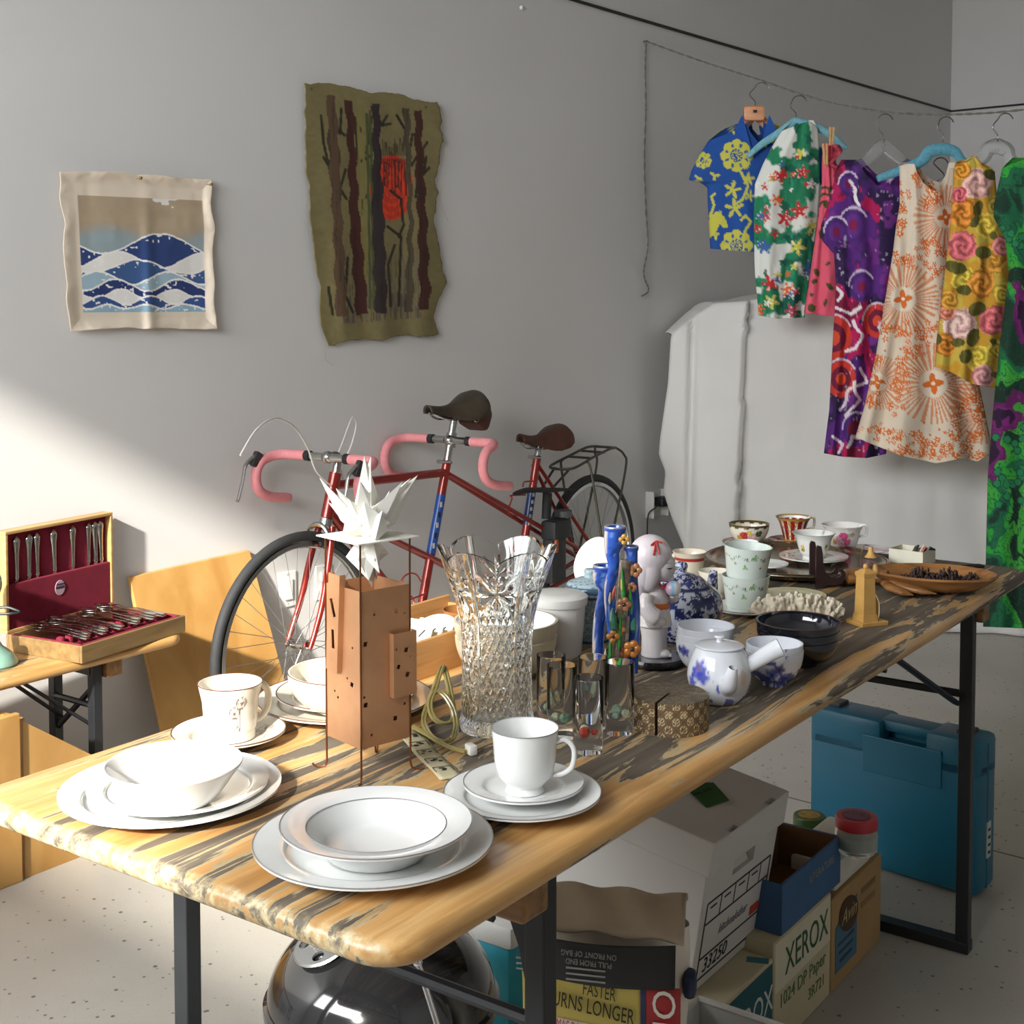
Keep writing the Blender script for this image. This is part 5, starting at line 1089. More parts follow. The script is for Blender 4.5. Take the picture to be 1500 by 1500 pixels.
# ================================================================== ON THE TABLE
CHINA = M('#dfe0de', .12, var=.01, coat=.4); CREAM = M('#d8d1c0', .15, var=.02, coat=.3); SILB = M('#a9a9a8', .3, .6, var=0); BRN = M('#5b3320', .3, var=.05)
def dens(P, st=.0025):
    out = []
    for (a, b), (c, d) in zip(P[:-1], P[1:]):
        n = max(1, int(math.hypot(c-a, d-b)/st))
        for k in range(n): out.append((a+(c-a)*k/n, b+(d-b)*k/n))
    return out+[P[-1]]
def smoothp(P, n=6): return [(max(q.x, 0), q.y) for q in spline([(a, b, 0) for a, b in P], n)]
def plate_prof(R, h, well, foot=None, th=.0028, lip=.0):
    foot = foot or well*.72
    out = [(0, .002), (foot-.003, .002), (foot, 0), (foot+.002, .003), (well, .005), (well+.012, h*.55), (R, h-th)]
    inn = [(R, h), (well+.010, h*.55+th+.0005), (well-.002, .005+th), (0, .0045+th)]
    return smoothp(out, 5)+smoothp(inn, 5)
def band(R, z, mat, par, name='rim_band', r=.0007):
    return G().tube([(R*math.cos(a), R*math.sin(a), z) for a in np.linspace(0, 2*PI, 72, endpoint=False)], r, 6, closed=True).obj(name, mat, par)
def dish(name, label, cat, loc, prof, mat, rim=None, group=None, painter=None, seg=72, rimz=None, rimR=None):
    t = thing(name, label, cat, loc, face_cam(loc), group)
    o = G().lathe(dens(prof) if painter else prof, 180 if painter else seg).obj('body', mat, t, ang=60)
    if painter:
        c = coords(o); phi = np.arctan2(c[:, 0], -c[:, 1]); r = np.hypot(c[:, 0], c[:, 1]); paint(o, painter(phi, c[:, 2], r, c))
    if rim: m = max(prof, key=lambda q: q[0]+q[1]*.01); band(rimR or m[0], rimz or m[1], rim, t)
    return t
def handle(t, R, z0, z1, out, ang, mat, r=.0035, flat=1, name='handle'):
    """loop handle at angle ang (0 = towards viewer, + to the right)"""
    d = Vector((math.sin(ang), -math.cos(ang), 0)); zm = (z0+z1)/2
    P = [d*R+Vector((0, 0, z1)), d*(R+out*.55)+Vector((0, 0, z1+.003)), d*(R+out)+Vector((0, 0, zm+.012)), d*(R+out*.92)+Vector((0, 0, zm-.008)), d*(R+out*.4)+Vector((0, 0, z0+.002)), d*(R*.93)+Vector((0, 0, z0))]
    return G().tube(spline(P, 6), r, 10, flat=flat).obj(name, mat, t)
def cup_prof(Rt, Rb, h, th=.0025, foot=.004, belly=0, flare=0):
    o = [(0, .002), (Rb*.8, .002), (Rb*.82, 0), (Rb*.95, 0), (Rb*.95, foot), (Rb, foot+.002)]; n = 8
    f = lambda k: Rb+(Rt-Rb)*(k**(.55 if belly else 1.2))+flare*max(0, k-.8)*5*.2
    out = [(f(k/n), foot+.002+(h-foot-.002)*k/n) for k in range(1, n+1)]; inn = [(f(k/n)-th, foot+.004+(h-foot-.004)*k/n) for k in range(n, 0, -1)]
    inn[0] = (inn[0][0], h)
    return smoothp(o, 2)+smoothp(out, 3)+smoothp(inn, 3)+[(Rb*.85, foot+.004), (0, foot+.003)]
def bowl_prof(R, h, foot, th=.003, fh=.005):
    n = 10; out = [(0, .002), (foot*.85, .002), (foot*.88, 0), (foot, 0), (foot, fh)]+[(foot+(R-foot)*math.sin(k/n*PI/2)**.9, fh+(h-fh)*(1-math.cos(k/n*PI/2))**.9) for k in range(1, n+1)]
    inn = [(foot+(R-foot)*math.sin(k/n*PI/2)**.9-th, fh+th+(h-fh-th)*(1-math.cos(k/n*PI/2))**.9) for k in range(n, 0, -1)]; inn[0] = (inn[0][0], h)
    return out+inn+[(foot*.6, fh+th*.9), (0, fh+th*.8)]
def mid(*p): return sum((Vector(q) for q in p), Vector())/len(p)
def flat(p, z): return Vector((p.x, p.y, z))
# ---- plain white set
c = at_h(251, 1150, TT+.020)
dish('dinner_plate', 'large plain white dinner plate under the white bowl', 'plate', flat(c, TT), plate_prof(.131, .021, .095), CHINA)
c2 = at_h(262, 1143, TT+.026); dish('lunch_plate', 'smaller plain white plate stacked between dinner plate and bowl', 'plate', flat(c2, TT+.0085), plate_prof(.107, .017, .078), CHINA)
c3 = at_h(255, 1117, TT+.066); dish('cereal_bowl', 'plain white bowl on top of the white plates', 'bowl', flat(c3, TT+.0165), smoothp([(0, .002), (.034, .002), (.036, 0), (.040, .002), (.055, .016), (.068, .034), (.0775, .047), (.0785, .050), (.0765, .050), (.066, .036), (.052, .018), (.038, .007), (0, .006)], 4), CHINA)
# ---- silver rimmed plates
c = at_h(547, 1227, TT+.019); dish('dinner_plate', 'white dinner plate with a thin silver rim under the soup plate', 'plate', flat(c, TT), plate_prof(.130, .020, .088), CHINA, SILB)
c = at_h(551, 1201, TT+.044); dish('soup_plate', 'wide-rimmed white soup plate with silver lines', 'plate', flat(c, TT+.0085), [(0, .002), (.05, .002), (.053, 0), (.057, .004), (.070, .018), (.078, .028), (.103, .033), (.1032, .0355), (.077, .0315), (.073, .029), (.060, .010), (.05, .007), (0, .006)], CHINA, SILB)
band(.0755, .0312, SILB, bpy.data.objects['soup_plate'], 'well_line', .0006)
c = at_h(765, 1157, TT+.017); dish('side_plate', 'white silver-rimmed side plate under the cup and saucer', 'plate', flat(c, TT), plate_prof(.0945, .017, .062), CHINA, SILB)
c = at_h(767, 1143, TT+.024); dish('saucer', 'white silver-rimmed saucer under the white cup', 'saucer', flat(c, TT+.008), plate_prof(.073, .016, .042), CHINA, SILB)
c = at_h(769, 1065, TT+.093); lc = flat(c, TT+.0155); t = dish('tea_cup', 'white cup with a silver rim beside the shot glasses', 'cup', lc, [(0, .003), (.018, .003), (.021, 0), (.024, .001), (.021, .008), (.026, .012), (.034, .022), (.0372, .04), (.0385, .06), (.0405, .077), (.039, .077), (.0362, .06), (.035, .04), (.032, .024), (.022, .015), (0, .013)], CHINA, SILB)
handle(t, .037, .022, .062, .022, math.radians(80), CHINA, .0032)
# ---- brown rimmed flowered set
def daisies(spots, col='#4b2a1c'):
    def f(phi, z, r, c):
        C = base(len(phi), '#d5cfc2'); x = phi*.042
        for cx, cz, R in spots:
            d = np.hypot(x-cx, z-cz); a = np.arctan2(z-cz, x-cx); m = (d < R)*(d > R*.42)*(np.abs(np.sin(7*a)) < .55); ring = np.abs(d-R) < .0007; C = mixc(C, col, (m*.55+ring*.8)); C = mixc(C, col, (d < R*.36)*.85)
        for P in ([(.014, .045), (.015, .03), (.014, .018)], [(.006, .036), (.011, .028), (.013, .016)]): C = mixc(C, col, (segd(x, z, P) < .0007)*.8)
        C = mixc(C, col, ((vnoise(x*900, z*900, 4) > .6) & (z > .014) & (z < .024) & (x > .004) & (x < .02))*.8)
        return np.where((c[:, 0]**2+c[:, 1]**2 > .0)[:, None], C, C)
    return f
VCG = VC(.15, coat=.3, key='printed_glaze')
cs = at_h(335, 1068, TT+.018)
def sau(phi, z, r, c):
    C = base(len(phi), '#d3cdc0')
    for cx, cy in ((-.035, -.012), (.0, -.05), (.045, .01)): d = np.hypot(c[:, 0]-cx, c[:, 1]-cy); C = mixc(C, '#4b2a1c', ((d < .016)*(vnoise(c[:, 0]*700, c[:, 1]*700, 3) > .62)*(z > .004))*.75)
    return C
dish('saucer', 'cream saucer with a brown rim under the flowered mug', 'saucer', flat(cs, TT), plate_prof(.077, .018, .045), VCG, BRN, painter=sau)
cm = flat(at_h(337, 998, TT+.085), TT+.009)
t = dish('mug', 'cream flared mug with brown rim and brown line-drawn daisies', 'mug', cm, [(0, .003), (.026, .003), (.028, 0), (.0335, 0), (.034, .012), (.0355, .014), (.0365, .03), (.038, .05), (.0415, .066), (.0435, .075), (.0415, .075), (.038, .062), (.0345, .04), (.033, .012), (.0, .008)], VCG, BRN, painter=daisies([(.0165, .055, .0078), (.006, .042, .0075)]))
handle(t, .037, .016, .062, .02, math.radians(115), CREAM, .005)
cp = at_h(505, 1019, TT+.02)
dish('dinner_plate', 'cream dinner plate with a brown rim behind the copper tower', 'plate', flat(cp, TT), plate_prof(.129, .02, .09), VCG, BRN, painter=sau)
cp2 = at_h(508, 1009, TT+.028); dish('salad_plate', 'cream salad plate with a brown rim stacked under the cream bowl', 'plate', flat(cp2, TT+.0085), plate_prof(.104, .018, .072), VCG, BRN, painter=sau)
cp3 = at_h(503, 979, TT+.075); dish('soup_bowl', 'cream bowl with a brown rim on the stacked cream plates', 'bowl', flat(cp3, TT+.017), bowl_prof(.080, .056, .04, .0035), CREAM, BRN)
# ---- copper tower with white crystal flower
tf, tl_, tr2 = at_h(533, 1098, TT+.043), at_h(480, 1076, TT+.043), at_h(600, 1080, TT+.043)
ax = (tr2-tf); tang = math.atan2(ax.y, ax.x); tc_ = mid(tl_, tr2); SD = .075
COP = M('#bd8d66', .42, .5, var=.12, scale=18, key='copper'); WIRE = M('#8a5a3a', .3, .9); PPR = M('#e9e7df', .6, var=.01)
t = thing('copper_tower', 'copper sheet tower lantern on wire legs with a white paper crystal flower', 'lantern', flat(tc_, TT), tang); z0, z1 = .043, .242; h = SD/2
cwall = [G().box(c, s).obj('copper_wall', COP, t, smooth=False) for c, s in (((0, -h, (z0+z1)/2), (SD, .0012, z1-z0)), ((0, h, (z0+z1)/2), (SD, .0012, z1-z0)), ((-h, 0, (z0+z1)/2), (.0012, SD, z1-z0)), ((h, 0, (z0+z1)/2), (.0012, SD, z1-z0)))]
G().box((0, 0, z0), (SD, SD, .0012)).obj('floor_plate', COP, t, smooth=False)
for sx in (-1, 1):
    for sy in (-1, 1):
        k = h+.001; g = G(); g.tube(spline([(sx*k, sy*k, .302), (sx*k, sy*k, z1), (sx*k, sy*k, .03), (sx*k, sy*k, .012), (sx*k*1.05, sy*k*1.05, .003), (sx*k*1.25, sy*k*1.25, .0015), (sx*k*1.35, sy*k*1.35, .006)], 5), .0013, 7); g.obj('wire_leg', WIRE, t)
kr, kl = G(), G()
for a, z, w in ((-.017, .21, .003), (.018, .21, .007), (.03, .205, .003), (-.031, .175, .006), (.03, .088, .0035), (.015, .072, .006), (-.022, .058, .003), (-.033, .108, .003), (-.031, .098, .006)): kr.box((a, -h, z), (w, .006, w), R=Matrix.Rotation(.1, 3, 'Y'))
for a, z, w in ((-.020, .168, .003), (-.008, .127, .003), (-.018, .121, .006), (.02, .105, .003), (.013, .098, .0035), (.03, .218, .005)): kl.box((-h, a, z), (.006, w, w), R=Matrix.Rotation(.2, 3, 'X'))
cut(cwall[0], kr); cut(cwall[2], kl)
# bolted-on channels
cb = G(); cb.box((-h-.008, .012, .196), (.001, .024, .125), R=Matrix.Rotation(.06, 3, 'X')); cb.box((-h-.004, 0, .196), (.009, .001, .125), R=Matrix.Rotation(.06, 3, 'X')); cb.box((-h-.004, .024, .196), (.009, .001, .125), R=Matrix.Rotation(.06, 3, 'X')); co = cb.obj('side_channel', COP, t, smooth=False)
k = G()
for zz, ro in ((.215, -.35), (.175, -.05)): k.box((-h-.008, .012, zz), (.006, .006, .024), R=Matrix.Rotation(ro, 3, 'X'))
cut(co, k)
cb = G(); cb.box((.024, -h-.009, .142), (.036, .001, .082)); cb.box((.0065, -h-.0045, .142), (.001, .010, .082)); cb.box((.042, -h-.0045, .142), (.001, .010, .082)); co = cb.obj('side_channel', COP, t, smooth=False)
k = G()
for a, z, w in ((.026, .16, .006), (.034, .15, .003), (.014, .14, .0055), (.028, .128, .006), (.011, .163, .003)): k.box((a, -h-.009, z), (w, .005, w), R=Matrix.Rotation(.3, 3, 'Y'))
cut(co, k)
G().box((0, 0, .303), (.094, .094, .0016)).obj('paper_tray', PPR, t, smooth=False)
def spike(b, tip, w, n=4, tw=0):
    b, tip = Vector(b), Vector(tip); d = (tip-b).normalized(); s = d.orthogonal().normalized(); u = d.cross(s); m = b.lerp(tip, .38)
    V = [b]+[m+(s*math.cos(2*PI*k/n+tw)+u*math.sin(2*PI*k/n+tw))*w*(1 if k % 2 else .55) for k in range(n)]+[tip]
    F = [(0, 1+(k+1) % n, 1+k) for k in range(n)]+[(n+1, 1+k, 1+(k+1) % n) for k in range(n)]
    G().add(V, F).obj('paper_spike', PPR, t, smooth=False)
r = random.Random(6); Rb = Matrix.Rotation(-tang, 3, 'Z')
tips = [(534, 667, -.01), (543, 669, .0), (468, 700, -.02), (492, 715, .0), (512, 732, -.03), (528, 705, -.03), (602, 700, .0), (612, 696, .01), (571, 718, .03), (580, 726, .01), (548, 740, -.035), (590, 705, -.02), (560, 748, -.04), (505, 745, .03), (480, 735, -.03), (533, 735, -.045)]
for i, (px, py, dy) in enumerate(tips):
    p = at_y(px, py, tc_.y+dy)-flat(tc_, TT); p = Rb @ p; spike((r.uniform(-.012, .012), r.uniform(-.012, .012), .300), p, .017+.009*r.random(), 4, r.random()*3)
for px, py, dy in ((545, 862, 0), (552, 850, .01), (540, 850, -.01), (556, 840, -.015), (535, 838, .012)):
    p = at_y(px, py, tc_.y+dy)-flat(tc_, TT); p = Rb @ p; spike((r.uniform(-.008, .008), r.uniform(-.008, .008), .3025), p, .024, 4, r.random()*3)
# ---- printed paper strip and clear cord
sa, sb = on_t(597, 1074), on_t(662, 1142); d = (sb-sa); SL = d.length; sang = math.atan2(d.y, d.x)
t = thing('comic_strip', 'narrow printed paper comic strip lying flat near the copper tower', 'paper', flat(sa, TT+.0002), sang)
G().grid(lambda u, v: (SL*u, -.016+.032*v, .0009+.0012*math.sin(u*9)), 20, 5).obj('paper', M('#b9b08f', .8, var=.06), t, ang=180, solid=.0004)
for k in range(5):
    x = .012+k*(SL-.02)/5
    for c, s in (((x+.0, 0, .0024), (.0012, .024, .0003)), ((x+.009, .012, .0024), (.018, .001, .0003)), ((x+.009, -.012, .0024), (.018, .001, .0003))): G().box(c, s).obj('panel_line', INK, t, smooth=False)
    for j in range(3): G().ball((x+.005+.004*j, r.uniform(-.007, .007), .0024), (.0025, .003+.002*r.random(), .0003), 8, 5).obj('ink_drawing', INK, t)
t = thing('lamp_cord', 'coil of clear yellowish lamp cord with a white plug', 'cord', flat(on_t(690, 1060), TT)); o = t.location
CORD = M('#b5a768', .15, var=.06, trans=.35)
P = [(603, 1066, .003), (625, 1078, .003), (645, 1088, .003), (662, 1085, .004), (668, 1066, .008), (664, 1042, .025), (652, 1022, .04), (638, 1016, .045), (630, 1032, .035), (634, 1052, .02), (648, 1062, .012), (664, 1056, .014), (662, 1030, .032), (656, 1000, .055), (650, 980, .066), (645, 986, .065), (636, 1012, .045), (622, 1050, .01), (626, 1075, .003), (648, 1092, .003), (668, 1100, .003), (684, 1104, .003)]
Q = spline([at_h(x, y, TT+z)-o for x, y, z in P], 8)
for off in (-.0021, .0021): G().tube([q+Vector((off, off*.3, .0025)) for q in Q], .0024, 7).obj('cord_strand', CORD, t)
G().box(on_t(690, 1106)-o+Vector((0, 0, .008)), (.012, .018, .014), R=Matrix.Rotation(.5, 3, 'Z'), bev=.003).obj('plug', M('#dcdad2', .4), t)
# ---- cut glass vase
cv = flat(on_t(728, 1066), TT+.0008); t = thing('cut_glass_vase', 'tall flared cut crystal vase with a scalloped rim', 'vase', cv, face_cam(cv))
GLS = M('#fdfffd', .015, var=0, trans=1, ior=1.48); NS_, NZ = 216, 130
def vr(v):
    return float(np.interp(v, [0, .04, .1, .3, .5, .62, .74, .86, 1], [.052, .054, .051, .0495, .050, .053, .060, .071, .083]))
def vasept(i, j):
    a = 2*PI*i/NS_; v = j/(NZ-1); z = .255*v; R = vr(v)
    lob = abs(math.cos(3*a)); zz = z+.016*(lob**.8-.6)*max(0, (v-.75)/.25)**1.5
    R += .0035*(lob-.5)*max(0, (v-.6)/.4)
    x = a*6/(2*PI); pan = abs((x % 1)-.5)*2      # 6 panels
    R -= .0022*math.exp(-((pan-1)/.07)**2)*(v > .05)
    s = (x % 1)-.5; dz = v
    if .12 < v < .62:       # lattice of cut diamonds
        q1 = (s*5.2+v*11) % 1; q2 = (s*5.2-v*11) % 1; R -= .0032*max(0, 1-min(abs(q1-.5), abs(q2-.5))/.16)*(pan < .88)
    if .64 < v < .95:       # star cuts
        ds = s*2; dv = (v-.80)*6.2; rr = math.hypot(ds, dv); an = math.atan2(dv, ds); R -= .0034*max(0, 1-rr)*max(0, math.cos(an*8))**2*(rr > .05)
    if v <= .12: R -= .0015*abs(math.sin(a*24))*(v > .02)
    return (R*math.cos(a), R*math.sin(a), zz)
V = [vasept(i, j) for j in range(NZ) for i in range(NS_)]; F = [(j*NS_+i, j*NS_+(i+1) % NS_, (j+1)*NS_+(i+1) % NS_, (j+1)*NS_+i) for j in range(NZ-1) for i in range(NS_)]
ni = 30; o_ = len(V)
for j in range(ni):
    v = 1-j/(ni-1)*.92
    for i in range(NS_):
        a = 2*PI*i/NS_; lob = abs(math.cos(3*a)); R = vr(v)-.0062+.0035*(lob-.5)*max(0, (v-.6)/.4); z = .255*v+.016*(lob**.8-.6)*max(0, (v-.75)/.25)**1.5; V.append((R*math.cos(a), R*math.sin(a), z))
F += [((NZ-1)*NS_+i, (NZ-1)*NS_+(i+1) % NS_, o_+(i+1) % NS_, o_+i) for i in range(NS_)]+[(o_+j*NS_+i, o_+j*NS_+(i+1) % NS_, o_+(j+1)*NS_+(i+1) % NS_, o_+(j+1)*NS_+i) for j in range(ni-1) for i in range(NS_)]
F += [tuple(range(NS_-1, -1, -1)), tuple(o_+(ni-1)*NS_+i for i in range(NS_))]
raw('body', V, F, GLS, t, ang=35)
# ---- wooden box with white tiles
bA = on_t(609, 999); t = thing('wooden_box', 'open shallow wooden box of printed white dishes behind the tower', 'box', flat(bA, TT), TANG)
BXW = wood('#8f6436', '#b0824f', 6, (1, 10, 10), .5, 'box_wood'); L_, W_, H_ = .27, .15, .062
for c, s in (((L_/2, .004, H_/2), (L_, .008, H_)), ((L_/2, W_-.004, H_*.6), (L_, .008, H_*1.2)), ((.004, W_/2, H_/2), (.008, W_-.016, H_)), ((L_-.004, W_/2, H_/2), (.008, W_-.016, H_))): G().box(c, s, bev=.0012).obj('side_board', BXW, t, smooth=False)
G().box((L_/2, W_/2, .004), (L_-.016, W_-.016, .006)).obj('bottom_board', BXW, t, smooth=False)
def inbox(x, y, z): return flat(bA, TT)+TU*x+TL*y+Vector((0, 0, z))
for k in range(5):
    q = thing('printed_dish', 'flat white dish with dark scroll print filed in the wooden box', 'dish', inbox(.045+.022*k, .07, .008), TANG, 'dishes filed in the wooden box'); q.rotation_euler = (0, math.radians(24+6*k), TANG)
    G().box((0, 0, .036), (.006, .095, .062), bev=.0025).obj('slab', CREAM, q); 
    for j in range(4): G().box((-.0033, -.03+.02*j, .055-.008*(j % 2)), (.0006, .016, .003), R=Matrix.Rotation(.6*(j-1.5), 3, 'X')).obj('print_scroll', INK, q, smooth=False)
q = thing('oval_dish', 'white oval dish with a dark swirl leaning in the wooden box', 'dish', inbox(.165, .085, .035), TANG); q.rotation_euler = (0, math.radians(-38), TANG)
G().lathe([(0, 0), (.035, .001), (.052, .008), (.052, .0105), (.034, .005), (0, .004)], 40).xf(Matrix.Diagonal((.6, .8, 1, 1))).obj('body', CREAM, q)
G().tube(spline([(-.012, -.016, .0065), (0, -.024, .0065), (.01, 0, .0065), (0, .02, .0065)], 5), .0016, 6).obj('print_scroll', INK, q)
q = thing('wooden_spoon_rest', 'small brown carved dish in the end of the wooden box', 'dish', inbox(.225, .08, .02), TANG); G().lathe([(0, 0), (.02, 0), (.034, .02), (.036, .045), (.033, .045), (.03, .02), (0, .006)], 32).obj('body', wood('#6b4223', '#946438', 9, (2, 2, 2), .4, 'dark_bowl'), q)
# ---- stacked bowls, canister, lidded jar, oval
cb_ = flat(on_t(741, 985), TT); OAT = M('#b9b197', .5, var=.06, scale=40); 
for i, (dz, R, lab) in enumerate(((0, .083, 'oatmeal stoneware bowl, lower of the pair behind the vase'), (.026, .085, 'oatmeal stoneware bowl, upper of the pair behind the vase'))):
    q = dish('stoneware_bowl', lab, 'bowl', cb_+Vector((0, 0, dz)), bowl_prof(R, .062, .045, .004), OAT); G().lathe([(R-.0042, .0615), (R-.018, .035), (.05, .014), (.0, .0105)], 48).obj('white_glaze', CHINA, q)
cc = flat(on_t(817, 958), TT); t = thing('canister', 'plain white lidded canister behind the crystal vase', 'canister', cc)
G().lathe([(0, .002), (.036, .002), (.039, 0), (.041, .004), (.045, .05), (.048, .088), (.048, .092), (0, .092)], 56).obj('body', M('#d3d1cb', .25, var=.02, coat=.3), t)
G().lathe([(.0505, .088), (.0515, .094), (.0515, .102), (.046, .106), (.03, .108), (.012, .109), (0, .1095)], 56).obj('lid', M('#d8d6d0', .25, var=.02, coat=.3), t)
cj = flat(on_t(865, 940), TT); t = thing('ginger_jar', 'pale blue patterned lidded tea jar beside the canister', 'jar', cj, face_cam(cj))
def pj(phi, z, r, c):
    C = base(len(phi), '#8fa3ab'); x = phi*.04; C = mixc(C, '#4c6474', (vnoise(x*420, z*420, 3) > .58)*.65); C = mixc(C, '#b9c4c4', (np.abs(np.sin(x*210+4*np.sin(z*160))) < .16)*.6)
    C = mixc(C, '#2f4558', (np.abs(z-.086) < .003)+(np.abs(z-.006) < .002)); C = mixc(C, '#2f4558', (np.abs(z-.1) < .007)*(vnoise(x*300, z*200, 9) > .45)); return C
o = G().lathe(dens([(0, .002), (.03, .002), (.033, 0), (.038, .02), (.040, .06), (.041, .092), (.043, .096), (0, .098)]), 120).obj('body', VCG, t, ang=60); c = coords(o); paint(o, pj(np.arctan2(c[:, 0], -c[:, 1]), c[:, 2], 0, c))
o = G().lathe(dens([(.045, .094), (.046, .100), (.040, .108), (.022, .115), (.012, .117), (.011, .122), (.013, .127), (.010, .131), (0, .132)]), 120).obj('lid', VCG, t, ang=60); c = coords(o)
Rr = np.hypot(c[:, 0], c[:, 1]); C = base(len(c), '#9fb3ba'); C = mixc(C, '#4c6474', (np.abs(np.sin(Rr*330+np.arctan2(c[:, 1], c[:, 0])*3)) < .25)*.7*(Rr > .012)); C = mixc(C, '#3a5266', (Rr > .042)); paint(o, C)
oo = at_h(866, 830, TT+.07); t = thing('oval_platter', 'plain white oval platter propped upright behind the tea jar', 'platter', flat(at_h(868, 868, TT), TT)+Vector((.0, .03, 0)), face_cam(oo))
t.rotation_euler = (math.radians(78), 0, face_cam(oo)); G().lathe([(0, 0), (.04, 0), (.062, .006), (.064, .008), (.062, .009), (.04, .004), (0, .004)], 56).xf(Matrix.Translation((.004, .058, 0)) @ Matrix.Rotation(-.45, 4, 'Z') @ Matrix.Diagonal((.60, .86, 1, 1))).obj('body', M('#d9d7d0', .3, var=.02), t)
# ---- shot glasses
SG = M('#ffffff', .01, var=0, trans=1, ior=1.2); gl = None
for i, (px, py, lab, bc) in enumerate(((861, 1102, 'clear shot glass with red and clear chips beside the white cup', '#a5352c'), (823, 1080, 'clear shot glass touching the cup handle', '#7a9a7e'), (807, 1062, 'clear shot glass half hidden behind the white cup', '#9a8f6e'), (868, 1066, 'clear shot glass standing behind the red chip glass', '#6f8f86'), (907, 1074, 'clear shot glass standing by the patterned round box', '#8fb09a'))):
    p = flat(on_t(px, py), TT+.0008); t = thing('shot_glass', lab, 'glass', p, group='shot glasses')
    G().lathe([(0, 0), (.0185, 0), (.0198, .002), (.0205, .03), (.0212, .1), (.0204, .1012), (.0196, .1), (.0188, .03), (.016, .022), (0, .021)], 40).obj('glass', SG, t)
    for k in range(3):
        a = 2*PI*k/3+i; s = .005+.0015*k; g = G(); g.ball((.009*math.cos(a), .009*math.sin(a), .0215+s*.9), (s, s, s*.9), 6, 4); g.obj('glass_chip', M(bc if k != 1 else '#b9c4a5', .2, var=.1, trans=.3), t, smooth=False)
# ---- round patterned boxes
cx_ = flat(on_t(979, 1062), TT); 
def pbox(phi, z, r, c):
    C = base(len(c), '#6a5238'); side = (r > .0545)*(z < .0465); x = np.arctan2(c[:, 1], c[:, 0])*.056; q1 = (x+z)/.0215; q2 = (x-z)/.0215; f1 = np.abs(q1-np.round(q1)); f2 = np.abs(q2-np.round(q2)); d = np.hypot(f1, f2)
    a = np.arctan2(f2, f1); pet = (d < .38)*(d > .06); C = mixc(C, '#c2b086', side*(pet*(np.abs(np.sin(2*a)) < .9))); C = mixc(C, '#2a241b', side*((d > .1)*(d < .30)*(np.abs(np.sin(2*a)) < .62)))
    C = mixc(C, '#4b3a26', side*((np.abs(f1-.5) < .05) | (np.abs(f2-.5) < .05))*.6)
    top = z > .0455; n = fbm(c[:, 0]*60, c[:, 1]*160, 5); C = mixc(C, '#5c5140', top*1.); C = mixc(C, '#857556', top*(vnoise(c[:, 0]*350, c[:, 1]*500, 3) > .62)*.8); C = mixc(C, '#3f3526', top*(n > .56)*.7); return C
def sector(a0, a1, off, label):
    t = thing('trinket_box', label, 'box', cx_+Vector((off*math.cos((a0+a1)/2), off*math.sin((a0+a1)/2), 0))); g = G(); R, H = .055, .047
    n = 110; ns = 28; arcp = [(R*math.cos(a0+(a1-a0)*k/n), R*math.sin(a0+(a1-a0)*k/n)) for k in range(n+1)]; poly = [(0, 0)]+arcp if a1-a0 < PI*.99 else arcp
    # side skin dense for the print, ruled top
    g.grid(lambda u, v: (R*math.cos(a0+(a1-a0)*u), R*math.sin(a0+(a1-a0)*u), H*v), n+1, ns); 
    g.grid(lambda u, v: (R*v*math.cos(a0+(a1-a0)*u), R*v*math.sin(a0+(a1-a0)*u), H), n+1, 22)
    for aa in (a0, a1): g.grid(lambda u, v, aa=aa: (R*u*math.cos(aa), R*u*math.sin(aa), H*v), 4, 4)
    g.grid(lambda u, v: (R*v*math.cos(a0+(a1-a0)*u), R*v*math.sin(a0+(a1-a0)*u), 0), n+1, 3)
    o = g.obj('body', VC(.55, key='stamped_leather'), t, ang=40); c = coords(o); paint(o, pbox(0, c[:, 2], np.hypot(c[:, 0], c[:, 1]), c))
    l = G(); l.tube([(R*1.005*math.cos(a0+(a1-a0)*k/40), R*1.005*math.sin(a0+(a1-a0)*k/40), H-.009) for k in range(41)], .0006, 5); l.obj('lid_seam', M('#6a5238', .6), t); return t
vA = math.atan2(-cx_.y, -cx_.x)
sector(vA-math.radians(18), vA+math.radians(92), .004, 'quarter wedge of the brown stamped round trinket box by the teapot')
sector(vA+math.radians(94), vA+math.radians(340), .0, 'larger wedge of the brown stamped round trinket box by the glasses')
# ================================================================== FAR HALF OF THE TABLE
def cyl_xy(c, Rm): return np.arctan2(c[:, 0], -c[:, 1])*Rm, c[:, 2]
# ---- ceramic candle holder
ch = flat(on_t(906, 1014), TT); t = thing('candle_holder', 'tall blue ceramic candle holder hung with orange flowers and leaves', 'candle holder', ch, face_cam(ch)); CBL = VC(.12, coat=.5, key='painted_ceramic')
rF = face_cam(ch); RI = Matrix.Rotation(-rF, 3, 'Z')
def chp(px, py, dy=0): return RI @ (at_y(px, py, ch.y+dy)-ch)
def bluetube(P, rs, name):
    Q = spline(P, 6); R = list(np.interp(np.linspace(0, 1, len(Q)), np.linspace(0, 1, len(rs)), rs)); o = G().tube(Q, R, 20).obj(name, CBL, t); c = coords(o)
    C = mixc(base(len(c), '#2b57b5'), '#1c3a80', (fbm(c[:, 0]*160, c[:, 2]*60, 4) > .55)*.8); C = mixc(C, '#7fa0dd', (vnoise(c[:, 0]*260, c[:, 2]*90, 8) > .78)*.6); C = mixc(C, '#d8cdb4', ((c[:, 0] < c[:, 0].min()+.004)*1.)*.8); paint(o, C); return o
bluetube([chp(877, 990, .03), chp(876, 940, .03), chp(880, 895, .03), chp(888, 862, .03), chp(884, 846, .03), chp(886, 832, .03)], [.0085, .009, .0095, .010, .015, .0175, .017], 'short_stem')
